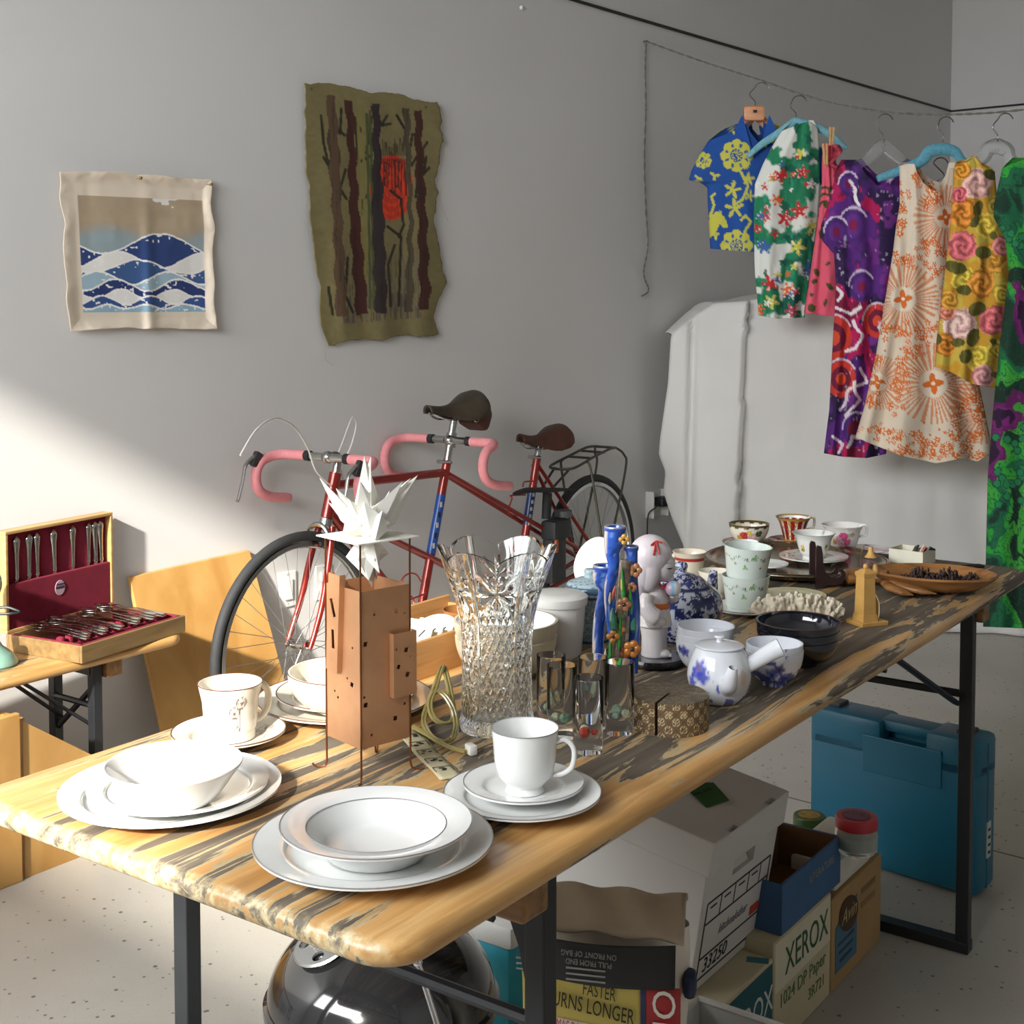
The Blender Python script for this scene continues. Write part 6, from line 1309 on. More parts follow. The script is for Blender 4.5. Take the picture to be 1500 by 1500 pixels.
bluetube([chp(908, 990, .01), chp(900, 930, .01), chp(893, 870, .01), chp(899, 830, .01), chp(897, 808, .01), chp(900, 790, .01), chp(901, 775, .01)], [.010, .010, .009, .009, .012, .0165, .0165], 'tall_stem')
bluetube([chp(926, 985, .02), chp(930, 900, .02), chp(926, 850, .02), chp(924, 804, .02)], [.009, .0085, .009, .011], 'back_stem')
for (x, y, dy, R) in ((886, 831, .03, .0185), (901, 774, .01, .017), (924, 803, .02, .012)):
    p = chp(x, y, dy); o = G().lathe([(R*.55, -.006), (R, -.003), (R*1.04, .001), (R*.96, .004), (R*.6, .003), (R*.5, -.004), (0, -.004)], 28, c=p).obj('candle_cup', CBL, t); c = coords(o); paint(o, mixc(base(len(c), '#2449a0'), '#c9c4b4', (c[:, 2] > p.z+.003)*.7))
o = G().lathe(smoothp([(0, 0), (.016, 0), (.020, .004), (.019, .014), (.013, .026), (.010, .04)], 4), 32).obj('foot', CBL, t); c = coords(o); paint(o, mixc(mixc(base(len(c), '#27489c'), '#8aa5d6', (vnoise(np.arctan2(c[:, 1], c[:, 0])*3, c[:, 2]*200, 4) > .6)*.7), '#c98f5e', (c[:, 2] > .018)*1.))
GRL = M('#2f8a36', .2, var=.25, scale=60, coat=.5); GRD = M('#2f6f5c', .2, var=.25, scale=60, coat=.5); ORG = M('#b8732f', .25, var=.2, scale=50, coat=.4); TAN = M('#a56f4a', .3, var=.3, scale=60, coat=.3); MARB = M('#6f6456', .2, var=.6, scale=90, coat=.4)
g = G(); g.tube(spline([chp(906, 1000), chp(905, 950, -.01), chp(910, 900, -.012), chp(914, 850, -.01), chp(917, 820, -.01)], 6), [.010]*25, 14); g.obj('core_stem', MARB, t)
for a, b, w, m in (((915, 900), (911, 830), .006, GRL), ((907, 955), (909, 900), .0065, GRL), ((893, 975), (895, 935), .006, GRL), ((925, 900), (923, 862), .005, GRL), ((913, 985), (905, 965), .008, GRD), ((900, 930), (897, 890), .012, GRD), ((927, 928), (929, 905), .009, GRD), ((902, 1012), (910, 985), .009, GRL), ((912, 870), (911, 842), .005, M('#c9b332', .2, var=.1, coat=.4)), ((897, 878), (901, 858), .0045, M('#c9624a', .25, var=.15)), ((893, 885), (894, 868), .004, M('#cbbf9a', .3, var=.1)), ((886, 972), (887, 950), .004, M('#cfc6a4', .3, var=.1))):
    p, q = chp(*a, -.022), chp(*b, -.022); m_ = mid(p, q); g = G(); g.tube([p, p.lerp(q, .3), p.lerp(q, .7), q], [.001, w, w*.8, .001], 10, flat=.6); g.obj('leaf', m, t)
def bloom(px, py, dy, R, mat, n=5, tilt=.4):
    p = chp(px, py, dy); fl = None
    for k in range(n):
        a = 2*PI*k/n; d = Vector((math.cos(a), -.25, math.sin(a))); G().ball(p+d*R*.55, (R*.5, R*.28, R*.5), 10, 7).obj('petal', mat, t)
    G().ball(p+Vector((0, -R*.35, 0)), R*.28, 10, 6).obj('flower_centre', M('#4a2a18', .4), t)
bloom(926, 950, -.028, .0135, ORG); bloom(916, 975, -.03, .010, ORG); bloom(914, 790, -.02, .008, M('#c9953a', .25, var=.15, coat=.4), 4); bloom(930, 835, -.012, .011, TAN); bloom(914, 885, -.028, .011, TAN); bloom(898, 932, -.026, .010, ORG, 4); bloom(908, 922, -.022, .009, ORG, 4); bloom(916, 955, -.016, .010, M('#8a4a24', .3, var=.2), 5); bloom(925, 860, -.016, .008, TAN)
# ---- black round stand and porcelain girl
fs = flat(on_t(958, 972), TT); t = thing('lacquer_stand', 'round black lacquer stand under the porcelain girl', 'stand', fs); G().lathe([(0, 0), (.040, 0), (.050, .004), (.052, .010), (.050, .014), (0, .014)], 56).obj('disc', M('#15161a', .12, var=0, coat=.6), t); G().lathe([(.053, .004), (.054, .007), (.053, .010), (.051, .0105), (.051, .004)], 56).obj('edge_ring', M('#101114', .2, var=0), t)
ff = flat(fs, TT+.0135); t = thing('porcelain_girl', 'white porcelain girl figurine with red ribbon holding a pastel ball', 'figurine', ff, face_cam(ff)); PORC = M('#d9d3d2', .38, var=.02)
sc_ = .205/.205; g = G()
# facing right (+x); sizes in metres
g.ball((.012, 0, .151), (.0225, .0255, .026), 24, 16); g.ball((.0355, 0, .147), (.0032, .003, .003), 8, 6); g.ball((.024, 0, .131), (.009, .010, .008), 14, 10)      # face, nose, chin
g.ball((-.012, 0, .150), (.022, .024, .03), 20, 14)
g.ball((-.002, 0, .128), (.012, .012, .014), 14, 10)
g.lathe(smoothp([(0, .052), (.028, .052), (.029, .058), (.026, .075), (.022, .095), (.016, .115), (0, .122)], 4), 28)
g.lathe(smoothp([(0, .0), (.020, 0), (.0215, .006), (.021, .03), (.022, .055), (0, .058)], 4), 28)
for y in (-.011, .011): g.ball((.016, y, .006), (.013, .009, .007), 14, 8)
for k in range(4): g.ball((.0275, -.016+.004*k, .0045), (.003, .0022, .003), 8, 6)
# near arm with wide sleeve, hand to the chest; far arm holding the ball
g.tube(spline([(-.012, -.022, .108), (-.014, -.028, .092), (-.006, -.031, .078), (.006, -.030, .070)], 5), [.011, .012, .012, .013, .013, .013, .014, .014, .014, .014, .0145, .015, .015, .015, .014, .012], 14); g.ball((.002, -.030, .064), (.018, .007, .010), 14, 10)
g.tube(spline([(.008, .02, .105), (.022, .018, .095), (.032, .008, .098), (.030, -.004, .104)], 5), [.010]*11+[.008, .007, .006, .006, .006], 12)
for k in range(4): g.tube([(.026+.004*k, -.004, .106), (.028+.004*k, -.009, .109)], [.0026, .002], 8)
body = g.obj('body', PORC, t, ang=180); md = body.modifiers.new('fuse', 'REMESH'); md.mode = 'VOXEL'; md.voxel_size = .0014; md.use_smooth_shade = True; sm = body.modifiers.new('soft', 'SMOOTH'); sm.iterations = 3; sm.factor = .5
hg = G(); hg.ball((-.007, 0, .168), (.036, .0355, .036), 28, 18); hg.ball((-.018, 0, .146), (.027, .033, .046), 24, 16); hg.ball((-.026, -.001, .115), (.018, .030, .042), 20, 14); hg.ball((-.028, -.003, .090), (.013, .024, .022), 16, 10)
for y in (-1, 1): hg.ball((-.006, y*.021, .150), (.0175, .0125, .038), 18, 14, R=Matrix.Rotation(.16, 3, 'Y'))
hair = hg.obj('hair', M('#cfc6c9', .38, var=.02), t, ang=180); md = hair.modifiers.new('fuse', 'REMESH'); md.mode = 'VOXEL'; md.voxel_size = .0014; md.use_smooth_shade = True; sm = hair.modifiers.new('soft', 'SMOOTH'); sm.iterations = 3; sm.factor = .5
REDP = M('#b5352c', .5, var=.05); ORP = M('#cf6a2a', .5, var=.05)
for P in ([(.002, -.0235, .197), (-.006, -.030, .191)], [(.002, -.0235, .197), (.000, -.0335, .184), (-.002, -.0365, .176)], [(.002, -.0235, .197), (.006, -.0335, .185), (.008, -.0365, .177)], [(.002, -.0235, .197), (.013, -.024, .195)]): G().tube(P, .0016, 6).obj('ribbon', REDP, t)
for P in ([(.008, -.014, .125), (.014, -.016, .117)], [(.014, -.016, .117), (.019, -.008, .123)]): G().tube(P, .0022, 6).obj('collar', REDP, t)
G().box((-.026, -.006, .096), (.014, .026, .013), R=Matrix.Rotation(.35, 3, 'Y'), bev=.002).obj('sash_bow', ORP, t); G().grid(lambda u, v: ((.0245)*math.sin((u-.08)*2.3), -.0245*math.cos((u-.08)*2.3)-.001, .084+.009*v-.004*u), 14, 4).obj('sash', ORP, t, ang=180, solid=.0016)
G().tube([(.0205, -.0240, .1520), (.0255, -.0215, .1510), (.0300, -.0170, .1520)], [.0006, .0014, .0005], 6).obj('eye', M('#3a3234', .6), t); G().tube([(.0195, -.0228, .1600), (.0285, -.0155, .1600)], .0005, 5).obj('eyebrow', M('#8a8488', .6), t)
G().tube([(.0305, -.0085, .1405), (.0330, -.004, .1405)], .0009, 5).obj('mouth', M('#b5716a', .5), t)
o = G().ball((.031, -.010, .116), .013, 28, 18).obj('ball', VC(.35, key='pastel_ball'), t); c = coords(o); a = np.arctan2(c[:, 2]-.116, c[:, 0]-.031)+.0; x = c[:, 0]-.031
C = base(len(c), '#d8d4d2'); C = mixc(C, '#cf9fb5', (x < -.005)*.9); C = mixc(C, '#7fb8d8', ((x > -.005) & (x < .002))*.9); paint(o, C)
for p, R in (((-.012, -.0335, .104), .006), ((.014, -.027, .064), .007)): G().ball(p, (R, .0012, R), 12, 8).obj('green_wash', M('#bcc98a', .5, var=.1), t)
# ---- blue and white round teapot
bp_ = flat(on_t(997, 936), TT); 
def vines(x, z, s=1., seed=3):
    C = base(len(x), '#b9bdc9'); n = fbm(x*75*s, z*75*s, seed, 3); C = mixc(C, '#20285c', (np.abs(n-.5) < .045)*1.); C = mixc(C, '#1d2453', (n > .60)); C = mixc(C, '#2a3570', (fbm(x*140*s, z*140*s, seed+9, 2) > .66)); return C
t = thing('ginger_teapot', 'round dark blue and white scroll patterned teapot with knobbed lid', 'teapot', bp_, face_cam(bp_))
o = G().lathe(dens(smoothp([(0, .002), (.035, .002), (.042, 0), (.052, .008), (.070, .035), (.0755, .058), (.070, .082), (.055, .097), (.042, .102), (0, .102)], 5), .002), 200).obj('body', VCG, t, ang=60); c = coords(o); x, z = cyl_xy(c, .07); C = vines(x, z); C = mixc(C, '#20285c', (z < .006)+(np.abs(z-.098) < .002)); paint(o, C)
o = G().lathe(dens(smoothp([(.046, .100), (.047, .103), (.036, .113), (.018, .119), (.008, .121), (.0075, .124), (.012, .130), (.011, .137), (.005, .140), (0, .1405)], 4), .002), 140).obj('lid', VCG, t, ang=60); c = coords(o); r_ = np.hypot(c[:, 0], c[:, 1]); paint(o, np.where((r_ < .013)[:, None], mixc(base(len(c), '#aab0c2'), '#2a3570', (vnoise(c[:, 0]*400, c[:, 2]*400, 3) > .55)*1.), vines(c[:, 0], c[:, 1], 1.2, 7)))
o = G().tube(spline([(.05, .045, .055), (.056, .06, .075), (.058, .068, .098), (.060, .074, .110)], 6), list(np.linspace(.014, .0065, 19)), 16).obj('spout', VCG, t); c = coords(o); paint(o, vines(c[:, 0], c[:, 2], 1.3, 5))
G().tube(spline([(-.068, 0, .04), (-.095, -.01, .05), (-.09, -.01, .085), (-.06, 0, .088)], 6), .006, 10).obj('handle', M('#2a3570', .15, var=.3, scale=120, coat=.4), t)
# ---- cream mugs behind
cr_ = flat(on_t(1010, 850), TT)
def redband(phi, z, r, c): C = base(len(phi), '#d8cdb8'); return mixc(C, '#a5322c', (z > .045)*(z < .052)*(r > .031))
t = dish('mug', 'cream flared mug with a red band behind the blue teapot', 'mug', cr_, cup_prof(.034, .029, .064, flare=.02), VCG, painter=redband); handle(t, .030, .016, .05, .018, math.radians(-95), CREAM, .004)
cr2 = flat(on_t(1047, 872), TT); t = dish('tea_cup', 'plain cream cup between the blue teapot and the leaf cups', 'cup', cr2, cup_prof(.034, .022, .052, belly=1), CREAM); handle(t, .031, .014, .042, .016, math.radians(80), CREAM, .0035)
cr3 = flat(on_t(985, 868), TT); t = dish('tea_cup', 'plain cream cup peeping out behind the porcelain girl', 'cup', cr3, cup_prof(.03, .022, .05, belly=1), CREAM); handle(t, .028, .014, .042, .016, math.radians(30), CREAM, .003)
dish('saucer', 'cream saucer lying behind the blue round teapot', 'saucer', flat(on_t(1040, 868), TT)+Vector((-.02, .13, 0)), plate_prof(.062, .014, .036), CREAM)
# ---- leaf cups
lc_ = flat(on_t(1092, 897), TT+.011); dish('tea_plate', 'small white plate with a dark rim under the leaf printed cups', 'plate', flat(lc_, TT), plate_prof(.066, .013, .046), CHINA, M('#4a5a52', .3))
def leaves(spots):
    def f(phi, z, r, c):
        C = base(len(phi), '#c3cdc6'); x = phi*.045
        P = [(-.06+.005*k, .047+.004*math.sin(k*.9)) for k in range(26)]; C = mixc(C, '#7f8a78', (segd(x, z, P) < .0006)*.7); C = mixc(C, '#5a7a4a', ((segd(x, z, P) < .003)*(vnoise(x*420, z*420, 8) > .74))*.8)
        for cx, cz, s, col in spots:
            for k in range(3):
                a = k*2.1+cx*90; dx, dz = x-cx-.55*s*math.cos(a), z-cz-.55*s*math.sin(a); u = dx*math.cos(a)+dz*math.sin(a); v = -dx*math.sin(a)+dz*math.cos(a); C = mixc(C, col, (np.hypot(u/(s*.6), v/(s*.32)) < 1)*1.)
        return C
    return f
LSP = [(.014, .05, .0065, '#6f9a5a'), (-.004, .03, .0055, '#6a9a55'), (.030, .03, .003, '#6b4526'), (-.026, .036, .0028, '#7a4d2a'), (.036, .046, .003, '#6b4526'), (.0, .047, .003, '#55624a')]
for k, (dz, lab) in enumerate(((0, 'pale green cup with printed leaves, lower of the stacked pair'), (.058, 'pale green cup with printed leaves, upper of the stacked pair'))):
    q = dish('leaf_cup', lab, 'cup', lc_+Vector((0, 0, dz-.003)), cup_prof(.047, .038, .066, foot=.003), VC(.18, coat=.3, key='printed_glaze_pale'), painter=leaves(LSP))
    if k: q.rotation_euler = (math.radians(1), math.radians(4), q.rotation_euler[2])
# ---- silver tray and cups
tr = flat(at_h(1166, 822, TT+.016), TT); tr = flat(at_h(1166, 820, TT+.02), TT); t = thing('silver_tray', 'large round tarnished silver tray holding the fine tea cups', 'tray', tr)
SLV = M('#8d7f6c', .18, .95, var=.15, scale=25)
G().lathe(smoothp([(0, .004), (.13, .004), (.15, 0), (.155, .003), (.172, .008), (.186, .010), (.196, .018), (.203, .022), (.206, .020), (.206, .0225), (.200, .0255), (.190, .021), (.180, .0155), (.165, .0135), (.1, .011), (0, .0105)], 4), 96).obj('body', SLV, t)
band(.203, .0245, SLV, t, 'gadroon_rim', .0022)
TZ = TT+.0105
def ontray(px, py): return flat(at_h(px, py, TZ), TZ)
def rosepaint(basec, blobs, rimc=None, h=.06, gold=None):
    def f(phi, z, r, c):
        C = base(len(phi), basec); x = phi*.04; ext = np.ones(len(phi), bool)
        for cx, cz, s, col in blobs:
            d = np.hypot(x-cx, z-cz)/s+.5*(vnoise(x*350, z*350, int(abs(cx)*1e4))-.5); C = mixc(C, col, (d < 1)*1.); C = mixc(C, [min(1, q*1.5+.05) for q in lin(col)], (d < .55)*(np.sin(d*25) > .2)*.7)
        if rimc: C = mixc(C, rimc, ((z > h-.006+.0025*np.sin(x*300))*1.))
        return C
    return f
p = ontray(1097, 800); q = dish('saucer', 'gilt saucer printed with red roses under the rose bowl', 'saucer', p, plate_prof(.064, .012, .034), VCG, M('#8a6a2e', .3, .8), painter=lambda phi, z, r, c: mixc(mixc(base(len(r), '#cdbfa5'), '#8f2a2a', ((fbm(c[:, 0]*60, c[:, 1]*60, 3) > .56)*(r > .03))*1.), '#3d3b22', ((fbm(c[:, 0]*70, c[:, 1]*70, 8) > .62)*(r > .03))*1.))
dish('rose_bowl', 'footed cup bowl with red roses and gilt rim on the tray', 'bowl', p+Vector((0, 0, .006)), bowl_prof(.049, .05, .02, .0025), VCG, M('#8a6a2e', .3, .8), painter=rosepaint('#d3cfc0', [(-.012, .026, .010, '#a8322e'), (.008, .022, .010, '#c9a6a0'), (-.022, .02, .006, '#b58a2c'), (.022, .03, .008, '#3f4a26'), (.0, .034, .005, '#c9ab3c')], '#4a3d1c', .05))
p = ontray(1098, 822)+Vector((-.012, -.02, 0)); q = dish('demitasse', 'small plain white cup behind the leaf cups', 'cup', p, cup_prof(.029, .022, .05), CHINA); handle(q, .027, .014, .04, .014, math.radians(-95), CHINA, .003)
p = ontray(1162, 797); dish('saucer', 'dark red and gilt saucer under the crimson cup', 'saucer', p, plate_prof(.062, .012, .034), VCG, M('#8a6a2e', .3, .8), painter=lambda phi, z, r, c: mixc(mixc(base(len(r), '#b9a894'), '#7d1f1c', (np.sin(np.arctan2(c[:, 1], c[:, 0])*5) > .1)*(r > .03)), '#a58a4a', (vnoise(c[:, 0]*300, c[:, 1]*300, 3) > .74)*1.))
def crim(phi, z, r, c):
    x = phi*.04; C = base(len(r), '#8e211d'); C = mixc(C, '#d8d2c4', (np.abs(((x+.002)/.021) % 1-.5) < .17)*1.); C = mixc(C, '#a5803a', ((vnoise(x*330, z*330, 5) > .64)*(np.abs(((x+.002)/.021) % 1-.5) < .3))*1.); return mixc(C, '#b08a44', (z > .0565) + (z < .008))
q = dish('tea_cup', 'crimson and gold fluted tea cup at the back of the tray', 'cup', p+Vector((0, 0, .006)), cup_prof(.0395, .024, .062, flare=.02), VCG, M('#8a6a2e', .3, .8), painter=crim); handle(q, .034, .03, .058, .018, math.radians(105), M('#cfc6b2', .2, var=.2, scale=90), .0032)
G().lathe([(.0375, .060), (.033, .045), (.025, .015), (0, .011)], 48).obj('white_inside', CHINA, q)
p = ontray(1190, 820)+Vector((0, -.012, 0)); dish('saucer', 'white saucer with a fine garland edge under the white cup', 'saucer', p, plate_prof(.078, .013, .042), VCG, M('#8f9488', .3), painter=lambda phi, z, r, c: mixc(base(len(r), '#d5d6d0'), '#4f5a44', ((fbm(c[:, 0]*90, c[:, 1]*90, 6) > .64)*(r > .045)*(r < .066)*(c[:, 2] > .003))*.9))
q = dish('tea_cup', 'white tea cup with small flower sprigs before the plate stand', 'cup', p+Vector((0, 0, .0075)), cup_prof(.043, .026, .058, belly=1, flare=.03), VCG, M('#9a9a8a', .3), painter=rosepaint('#d6d7d2', [(-.030, .028, .005, '#c9a03a'), (-.028, .022, .004, '#b5722c'), (-.033, .02, .004, '#5f7a3a'), (.034, .03, .005, '#5f7a3a'), (.036, .024, .004, '#c9a03a')])); handle(q, .036, .018, .052, .016, math.radians(150), CHINA, .003)
p = ontray(1234, 806); q = dish('tea_cup', 'white tea cup printed with big pink roses on the tray', 'cup', p, cup_prof(.044, .027, .062, belly=1, flare=.03), VCG, M('#cfc9be', .3), painter=rosepaint('#d6d2ce', [(.002, .040, .0095, '#c24f7c'), (.012, .026, .0095, '#c65a85'), (-.010, .033, .0065, '#cf8fa5'), (-.006, .020, .007, '#d09ab0'), (-.020, .024, .006, '#a5804a'), (.024, .044, .006, '#a58a70'), (-.024, .036, .005, '#c9b49a'), (.016, .042, .005, '#9aa27c')])); handle(q, .040, .034, .060, .016, math.radians(95), CHINA, .0032)
dish('saucer', 'white saucer tucked at the tray edge beside the rose cup', 'saucer', ontray(1258, 812)+Vector((.03, .02, 0)), plate_prof(.05, .012, .03), CHINA)
dish('saucer', 'white saucer half hidden behind the leaf cups', 'saucer', ontray(1122, 832)+Vector((0, 0, 0)), plate_prof(.05, .012, .03), CHINA)
# ---- flowered plate, coral, black bowls
p = flat(at_h(1160, 872, TT+.012), TT); dish('cake_plate', 'pale yellow plate printed with yellow flowers behind the coral', 'plate', p, plate_prof(.068, .014, .047), VCG, M('#b9b48a', .4), painter=lambda phi, z, r, c: mixc(mixc(base(len(r), '#cfcbaa'), '#c9b03a', (np.hypot(c[:, 0]-.018, c[:, 1]-.025) < .018)*(fbm(c[:, 0]*90, c[:, 1]*90, 5) > .46)*(c[:, 2] > .003)), '#4d5446', (np.hypot(c[:, 0]+.012, c[:, 1]-.012) < .020)*(fbm(c[:, 0]*130, c[:, 1]*130, 8) > .55)*(c[:, 2] > .003)))
p = flat(on_t(1170, 912), TT); t = thing('coral_piece', 'branching white coral lying behind the black bowls', 'coral', p, face_cam(p)); g = G(); rr = random.Random(8); g.ball((0, 0, .010), (.066, .022, .010), 20, 10)
for k in range(330):
    a = rr.uniform(-1, 1); x = a*.072; w = math.sqrt(max(.02, 1-a*a)); y = rr.uniform(-.024, .022)*w; h_ = (.012+.026*rr.random()*(.5+.5*w)); s = rr.uniform(.0024, .0042); b_ = Vector((x*.9, y*.8, .008)); tp_ = Vector((x+rr.gauss(0, .006), y+rr.gauss(0, .006)-.002, h_)); g.tube([b_, b_.lerp(tp_, .6), tp_], [s*.8, s*.9, s*.75], 6)
    g.ball(tp_, s*1.1, 6, 5)
o = g.obj('branches', M('#cbc2ae', .9, var=.08, scale=90), t, ang=180); o.scale = (1.05, 1.05, 1.4); md = o.modifiers.new('fuse', 'REMESH'); md.mode = 'VOXEL'; md.voxel_size = .0014; md.use_smooth_shade = True
p = flat(on_t(1168, 972), TT); BLB_ = M('#14161f', .1, var=0, coat=.6)
for k, lab in enumerate(('glossy black bowl at the bottom of its stack of three', 'glossy black bowl in the middle of its stack of three', 'glossy black bowl on top of its stack of three')):
    dish('black_bowl', lab, 'bowl', p+Vector((0, 0, .0135*k)), bowl_prof(.069-.001*(2-k), .046, .032, .0035, .006), BLB_, M('#4a3324', .4) if k == 2 else None)
# ---- blue flowered bowls and side handled teapot
def blueflo(basec='#d2d5dc', spots=(), low=True, hh=.05):
    def f(phi, z, r, c):
        C = base(len(r), basec); x = phi*.045; ext = (c[:, 2] >= 0)
        for cx, cz, s, col in spots:
            a = np.arctan2(z-cz, x-cx); d = np.hypot(x-cx, z-cz)/s; C = mixc(C, col, ss(1.1, .6, d-.16*np.cos(5*a+cx*50)-.5*(fbm(x*220, z*220, 7)-.5))*.9); C = mixc(C, '#3a2a6a', (d < .3)*.8)
        if low: n = fbm(x*70, z*90, 4); C = mixc(C, '#2c3a8c', ss(.50, .58, n+(hh*.38-z)*9)*.9)
        return C
    return f
p = flat(on_t(1134, 1002), TT)
for k, lab in enumerate(('white bowl with blue flowers outside, lower of the nested pair by the black bowls', 'white bowl nested on the blue flowered bowl by the black bowls')):
    dish('rice_bowl', lab, 'bowl', p+Vector((0, 0, .0105*k)), bowl_prof(.0455-.0008*k, .056, .019, .0022, .007), VCG, painter=blueflo(spots=[(.008, .034, .010, '#3b2f7a'), (-.004, .024, .012, '#4a66b8'), (.016, .02, .009, '#3a3f9a')], hh=.056))
p = flat(on_t(1030, 984), TT)
for k, lab in enumerate(('white blue-edged bowl, bottom of the three behind the side-handled teapot', 'white bowl, middle of the three behind the side-handled teapot', 'white bowl, top of the three behind the side-handled teapot')):
    dish('rice_bowl', lab, 'bowl', p+Vector((.002*k, 0, .0115*k)), bowl_prof(.045+.001*k, .054, .019, .0022, .007), VCG, painter=blueflo(spots=[(-.034, .040, .010, '#3a3f9a'), (-.046, .042, .008, '#2c3a8c')] if k == 0 else [], low=False))
p = flat(on_t(1053, 1026), TT); t = thing('side_handled_teapot', 'white porcelain teapot with blue flowers, spout forward and straight side handle', 'teapot', p, face_cam(p))
o = G().lathe(dens(smoothp([(0, .002), (.026, .002), (.030, 0), (.040, .010), (.0475, .032), (.0475, .048), (.041, .070), (.034, .083), (.033, .084), (.0, .084)], 5), .002), 200).obj('body', VC(.1, coat=.5, key='porcelain'), t, ang=60); c = coords(o); x, z = cyl_xy(c, .047)
C = base(len(c), '#d9dce2')
for cx, cz, s in ((-.032, .058, .013), (-.026, .046, .012), (-.040, .050, .011), (-.046, .035, .010)): d = np.hypot(x-cx, z-cz)/s; a = np.arctan2(z-cz, x-cx); C = mixc(C, '#3440b0', ss(1.15, .5, d-.16*np.cos(5*a)-.5*(fbm(x*220, z*220, 7)-.5))*.9)
C = mixc(C, '#4a2470', (np.hypot(x+.034, z-.058) < .005)*.8); C = mixc(C, '#27309a', ss(.55, .62, fbm(x*60, z*60, 5)+(.016-z)*16*((x > .01) | (x < -.02)))*.85); C = mixc(C, '#c99a5a', (np.hypot(x-.040, (z-.045)*.5) < .006)*.5); paint(o, C)
PO = M('#d9dce2', .1, var=.01, coat=.5)
G().lathe(smoothp([(.036, .083), (.037, .0855), (.028, .088), (.012, .0905), (.005, .091), (.0045, .0945), (.008, .0975), (.006, .1), (0, .1)], 4), 48).obj('lid', PO, t)
G().tube(spline([(.012, -.040, .034), (.015, -.056, .042), (.018, -.066, .058), (.020, -.070, .070)], 6), list(np.linspace(.015, .0062, 19)), 18, cap=False).obj('spout', PO, t)
G().tube(spline([(.038, 0, .052), (.055, .004, .062), (.078, .008, .076), (.092, .010, .083)], 6), list(np.linspace(.0105, .0145, 18))+[.0125], 18).obj('handle', PO, t)
# ---- dark wooden plate stand
p = flat(on_t(1200, 862), TT); t = thing('plate_stand', 'dark wooden easel plate stand beside the silver tray', 'plate stand', p, face_cam(p)+.25)
DKW = M('#2a1a1a', .35, var=.15, scale=30, coat=.2); Z = lambda x, y, z: (x, z, y)
out = [(-.008, 0), (-.008, .085), (-.005, .092), (.003, .090), (.006, .075), (.008, .05), (.013, .034), (.024, .024), (.036, .022), (.044, .026), (.047, .032), (.044, .037), (.040, .035), (.041, .040), (.047, .042), (.054, .036), (.055, .026), (.050, .014), (.042, .008), (.028, .009), (.010, .006), (.004, 0)]
for y in (-.004, .05): G().prism(out, y, y+.007, Z).obj('side_frame', DKW, t, smooth=False)
G().box((.0, .026, .015), (.008, .05, .008)).obj('cross_bar', DKW, t, smooth=False)
# ---- ivory pillar figurine with bell lamp on a wire
p = flat(on_t(1267, 915), TT); t = thing('pillar_figurine', 'tan carved pillar figurine on a square plinth with a bell on wire', 'figurine', p, face_cam(p)+math.radians(38)); IV = M('#b98f4c', .5, var=.08, scale=40, bump=.1)
def frus(name, s0, s1, z0, z1): g = G(); a, b = s0/2, s1/2; g.add([(-a, -a, z0), (a, -a, z0), (a, a, z0), (-a, a, z0), (-b, -b, z1), (b, -b, z1), (b, b, z1), (-b, b, z1)], [(3, 2, 1, 0), (4, 5, 6, 7), (0, 1, 5, 4), (1, 2, 6, 5), (2, 3, 7, 6), (3, 0, 4, 7)]); return g.obj(name, IV, t, smooth=False)
G().box((.008, .004, .004), (.06, .05, .008), bev=.0012).obj('plinth', IV, t, smooth=False); frus('base_block', .034, .030, .008, .022); frus('pillar', .028, .024, .022, .092); frus('capital', .027, .028, .092, .099); frus('roof', .027, .010, .099, .106)
G().ball((0, 0, .110), (.005, .005, .006), 12, 8).obj('finial', IV, t); G().lathe(smoothp([(0, .092), (.004, .092), (.007, .098), (.005, .106), (.003, .112), (0, .113)], 4), 16, c=(.022, .0, .0)).obj('side_finial', IV, t)
g = G(); g.lathe(smoothp([(0, .008), (.009, .008), (.010, .03), (.007, .05), (.005, .062), (0, .064)], 4), 20, c=(.024, .006, 0)); g.obj('hooded_figure', IV, t)
G().tube(spline([(.012, -.012, .060), (.020, -.014, .045), (.021, -.014, .02), (.016, -.014, .009)], 5), .0008, 6).obj('cord', M('#cdbb8c', .6), t)
G().tube(spline([(-.004, .004, .108), (-.006, .004, .135), (.0, .004, .150), (.012, .002, .146)], 6), .0008, 6).obj('wire_arm', M('#5b4a2c', .4, .6), t); G().lathe(smoothp([(0, .146), (.004, .146), (.005, .138), (.009, .130), (.012, .127), (.010, .127), (0, .131)], 4), 24, c=(.013, .002, 0)).obj('bell', IV, t)
# ---- carved wooden dish with fingers, dried clusters
p = flat(on_t(1372, 866), TT); t = thing('carved_wooden_dish', 'large carved wooden dish with leaf-like fingers at one side', 'dish', p, face_cam(p)); WDB = wood('#5e3a1c', '#9a6a38', 7, (1, 7, 7), .4, 'carved_wood')
g = G(); nu, nv = 72, 16
def dishpt(u, v, ins):
    a = 2*PI*u; k = v; rx, ry = .122, .092; R_ = (k**.8)*(.97 if ins else 1); z = (.004 if not ins else .011)+.034*k**3.0-(0 if not ins else .003*k); rx *= 1+.16*max(0, -math.cos(a))**3
    return (rx*R_*math.cos(a), ry*R_*math.sin(a), z)
for ins in (0, 1): g.grid(lambda u, v, ins=ins: dishpt(u, v, ins), nu, nv, cu=True)
n0 = nu*nv; g.f += [(n0-nu+i, n0-nu+(i+1) % nu, 2*n0-nu+(i+1) % nu, 2*n0-nu+i) for i in range(nu)]
g.obj('bowl', WDB, t, ang=60)
g = G(); g.tube(spline([(-.10, .005, .022), (-.145, .008, .022), (-.185, .0, .018), (-.20, -.006, .016)], 6), [.026]*6+[.030]*7+[.022, .018, .014, .01, .008, .004], 16, flat=.55); g.obj('handle', WDB, t)
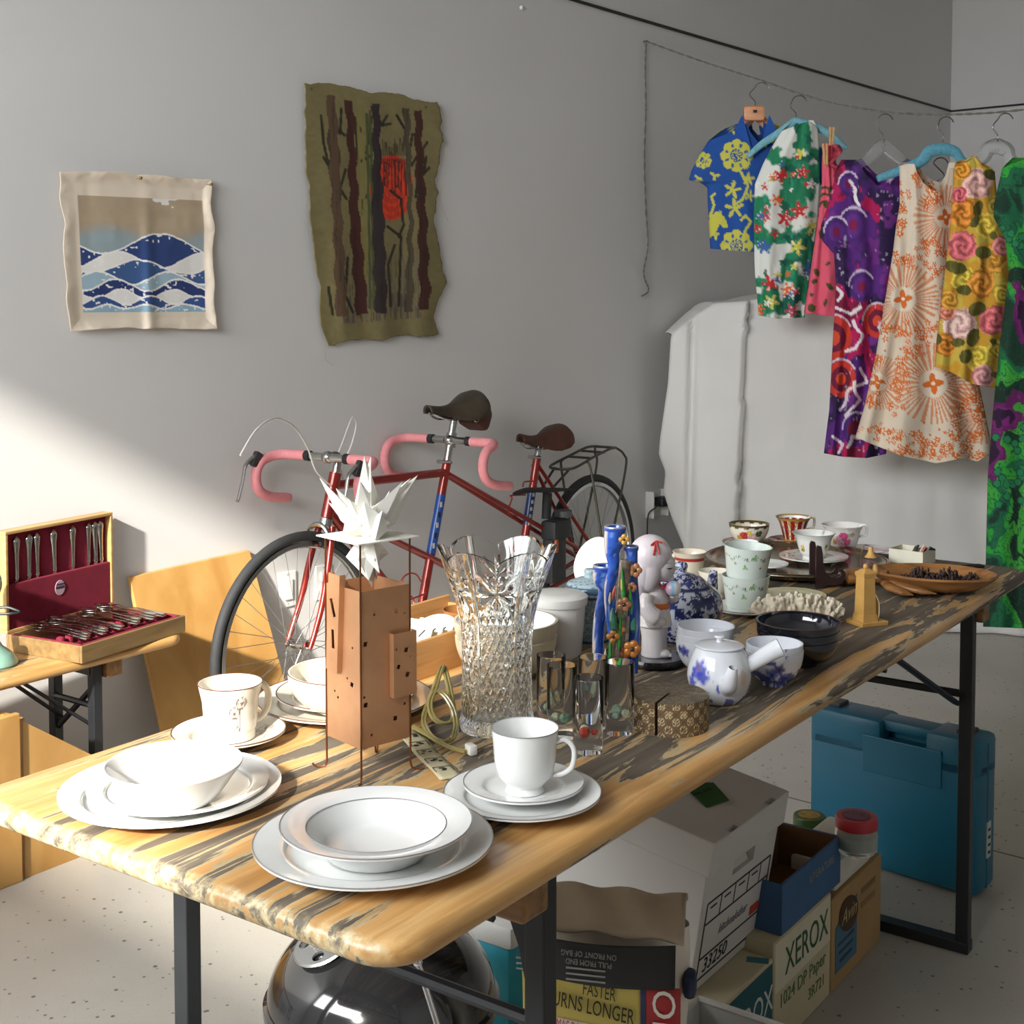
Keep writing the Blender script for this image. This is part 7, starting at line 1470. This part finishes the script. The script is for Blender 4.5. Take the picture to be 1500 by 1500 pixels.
for a, b, w in (((-.085, -.045, .024), (.0, -.085, .012), .013), ((-.10, -.05, .02), (-.045, -.098, .009), .013), ((-.075, -.035, .030), (-.03, -.058, .028), .010)):
    a, b = Vector(a), Vector(b); g = G(); g.tube([a, a.lerp(b, .3)+Vector((-.006, -.012, 0)), a.lerp(b, .7)+Vector((-.002, -.012, 0)), b], [w, w*1.05, w*.9, .002], 14, flat=.6); g.obj('carved_finger', WDB, t)
q = thing('dried_seed_heap', 'heap of dark brown dried flower clusters in the wooden dish', 'dried flowers', p+Vector((0, 0, .011)), face_cam(p)); q['kind'] = 'stuff'; q.scale = (1.05, 1.15, 1.7); g = G(); rr = random.Random(3)
for k in range(420):
    a = rr.uniform(-1, 1); x = .006+a*.078; y = rr.gauss(-.004, .016)*math.sqrt(max(.05, 1-a*a)); z = max(.001, .020*rr.random()*(1-abs(a)**3*.5)*(.8+.2*math.sin(a*9))); s = rr.uniform(.0018, .0034); g.ball((x, y, z+.002), (s, s, s*rr.uniform(.6, 1.4)), 5, 4)
o = g.obj('clusters', M('#2c1712', .7, var=.4, scale=150), q, smooth=False); o['kind'] = 'stuff'
# ---- small white box of matchbooks, black lighter
p = flat(on_t(1336, 823), TT); p = Vector((p.x, p.y, TT)); t = thing('matchbook_box', 'small open white cardboard box holding matchbooks at the table end', 'box', p, face_cam(p)-math.radians(24)); WB_ = M('#d6d2be', .6, var=.03); a_, b_, h_ = .082, .07, .032
for c, s in (((0, -b_/2, h_/2), (a_, .0015, h_)), ((0, b_/2, h_/2), (a_, .0015, h_)), ((-a_/2, 0, h_/2), (.0015, b_, h_)), ((a_/2, 0, h_/2), (.0015, b_, h_))): G().box(c, s).obj('side_wall', WB_, t, smooth=False)
G().box((0, 0, .001), (a_, b_, .0015)).obj('bottom', WB_, t, smooth=False)
for i, (x, y, rz, col, lab) in enumerate(((-.004, -.005, .5, '#23211f', 'black matchbook leaning in the small white box'), (.014, -.006, .2, '#b5472f', 'red matchbook in the small white box'), (.024, .004, -.1, '#2f2f3a', 'navy matchbook in the small white box'), (.003, .008, .4, '#c9c3b0', 'cream matchbook in the small white box'))):
    q = thing('matchbook', lab, 'matchbook', p+Matrix.Rotation(t.rotation_euler[2], 3, 'Z') @ Vector((x, y, .003))); q.rotation_euler = (math.radians(-20), math.radians(28), t.rotation_euler[2]+rz)
    G().box((0, 0, .02), (.004, .036, .04), bev=.0008).obj('cover', M(col, .5), q, smooth=False); G().box((-.0022, 0, .006), (.0006, .034, .006)).obj('striker', M('#5b4a3a', .8), q, smooth=False)
p = flat(on_t(1425, 832), TT); t = thing('pocket_knife', 'small black closed pocket knife at the far table edge', 'knife', p, .1); G().box((0, 0, .004), (.05, .016, .008), bev=.003).obj('grip', M('#151515', .4, var=.1), t); G().box((0, .0, .0085), (.03, .004, .002)).obj('blade_spine', M('#5a5a5a', .3, .8), t, smooth=False)
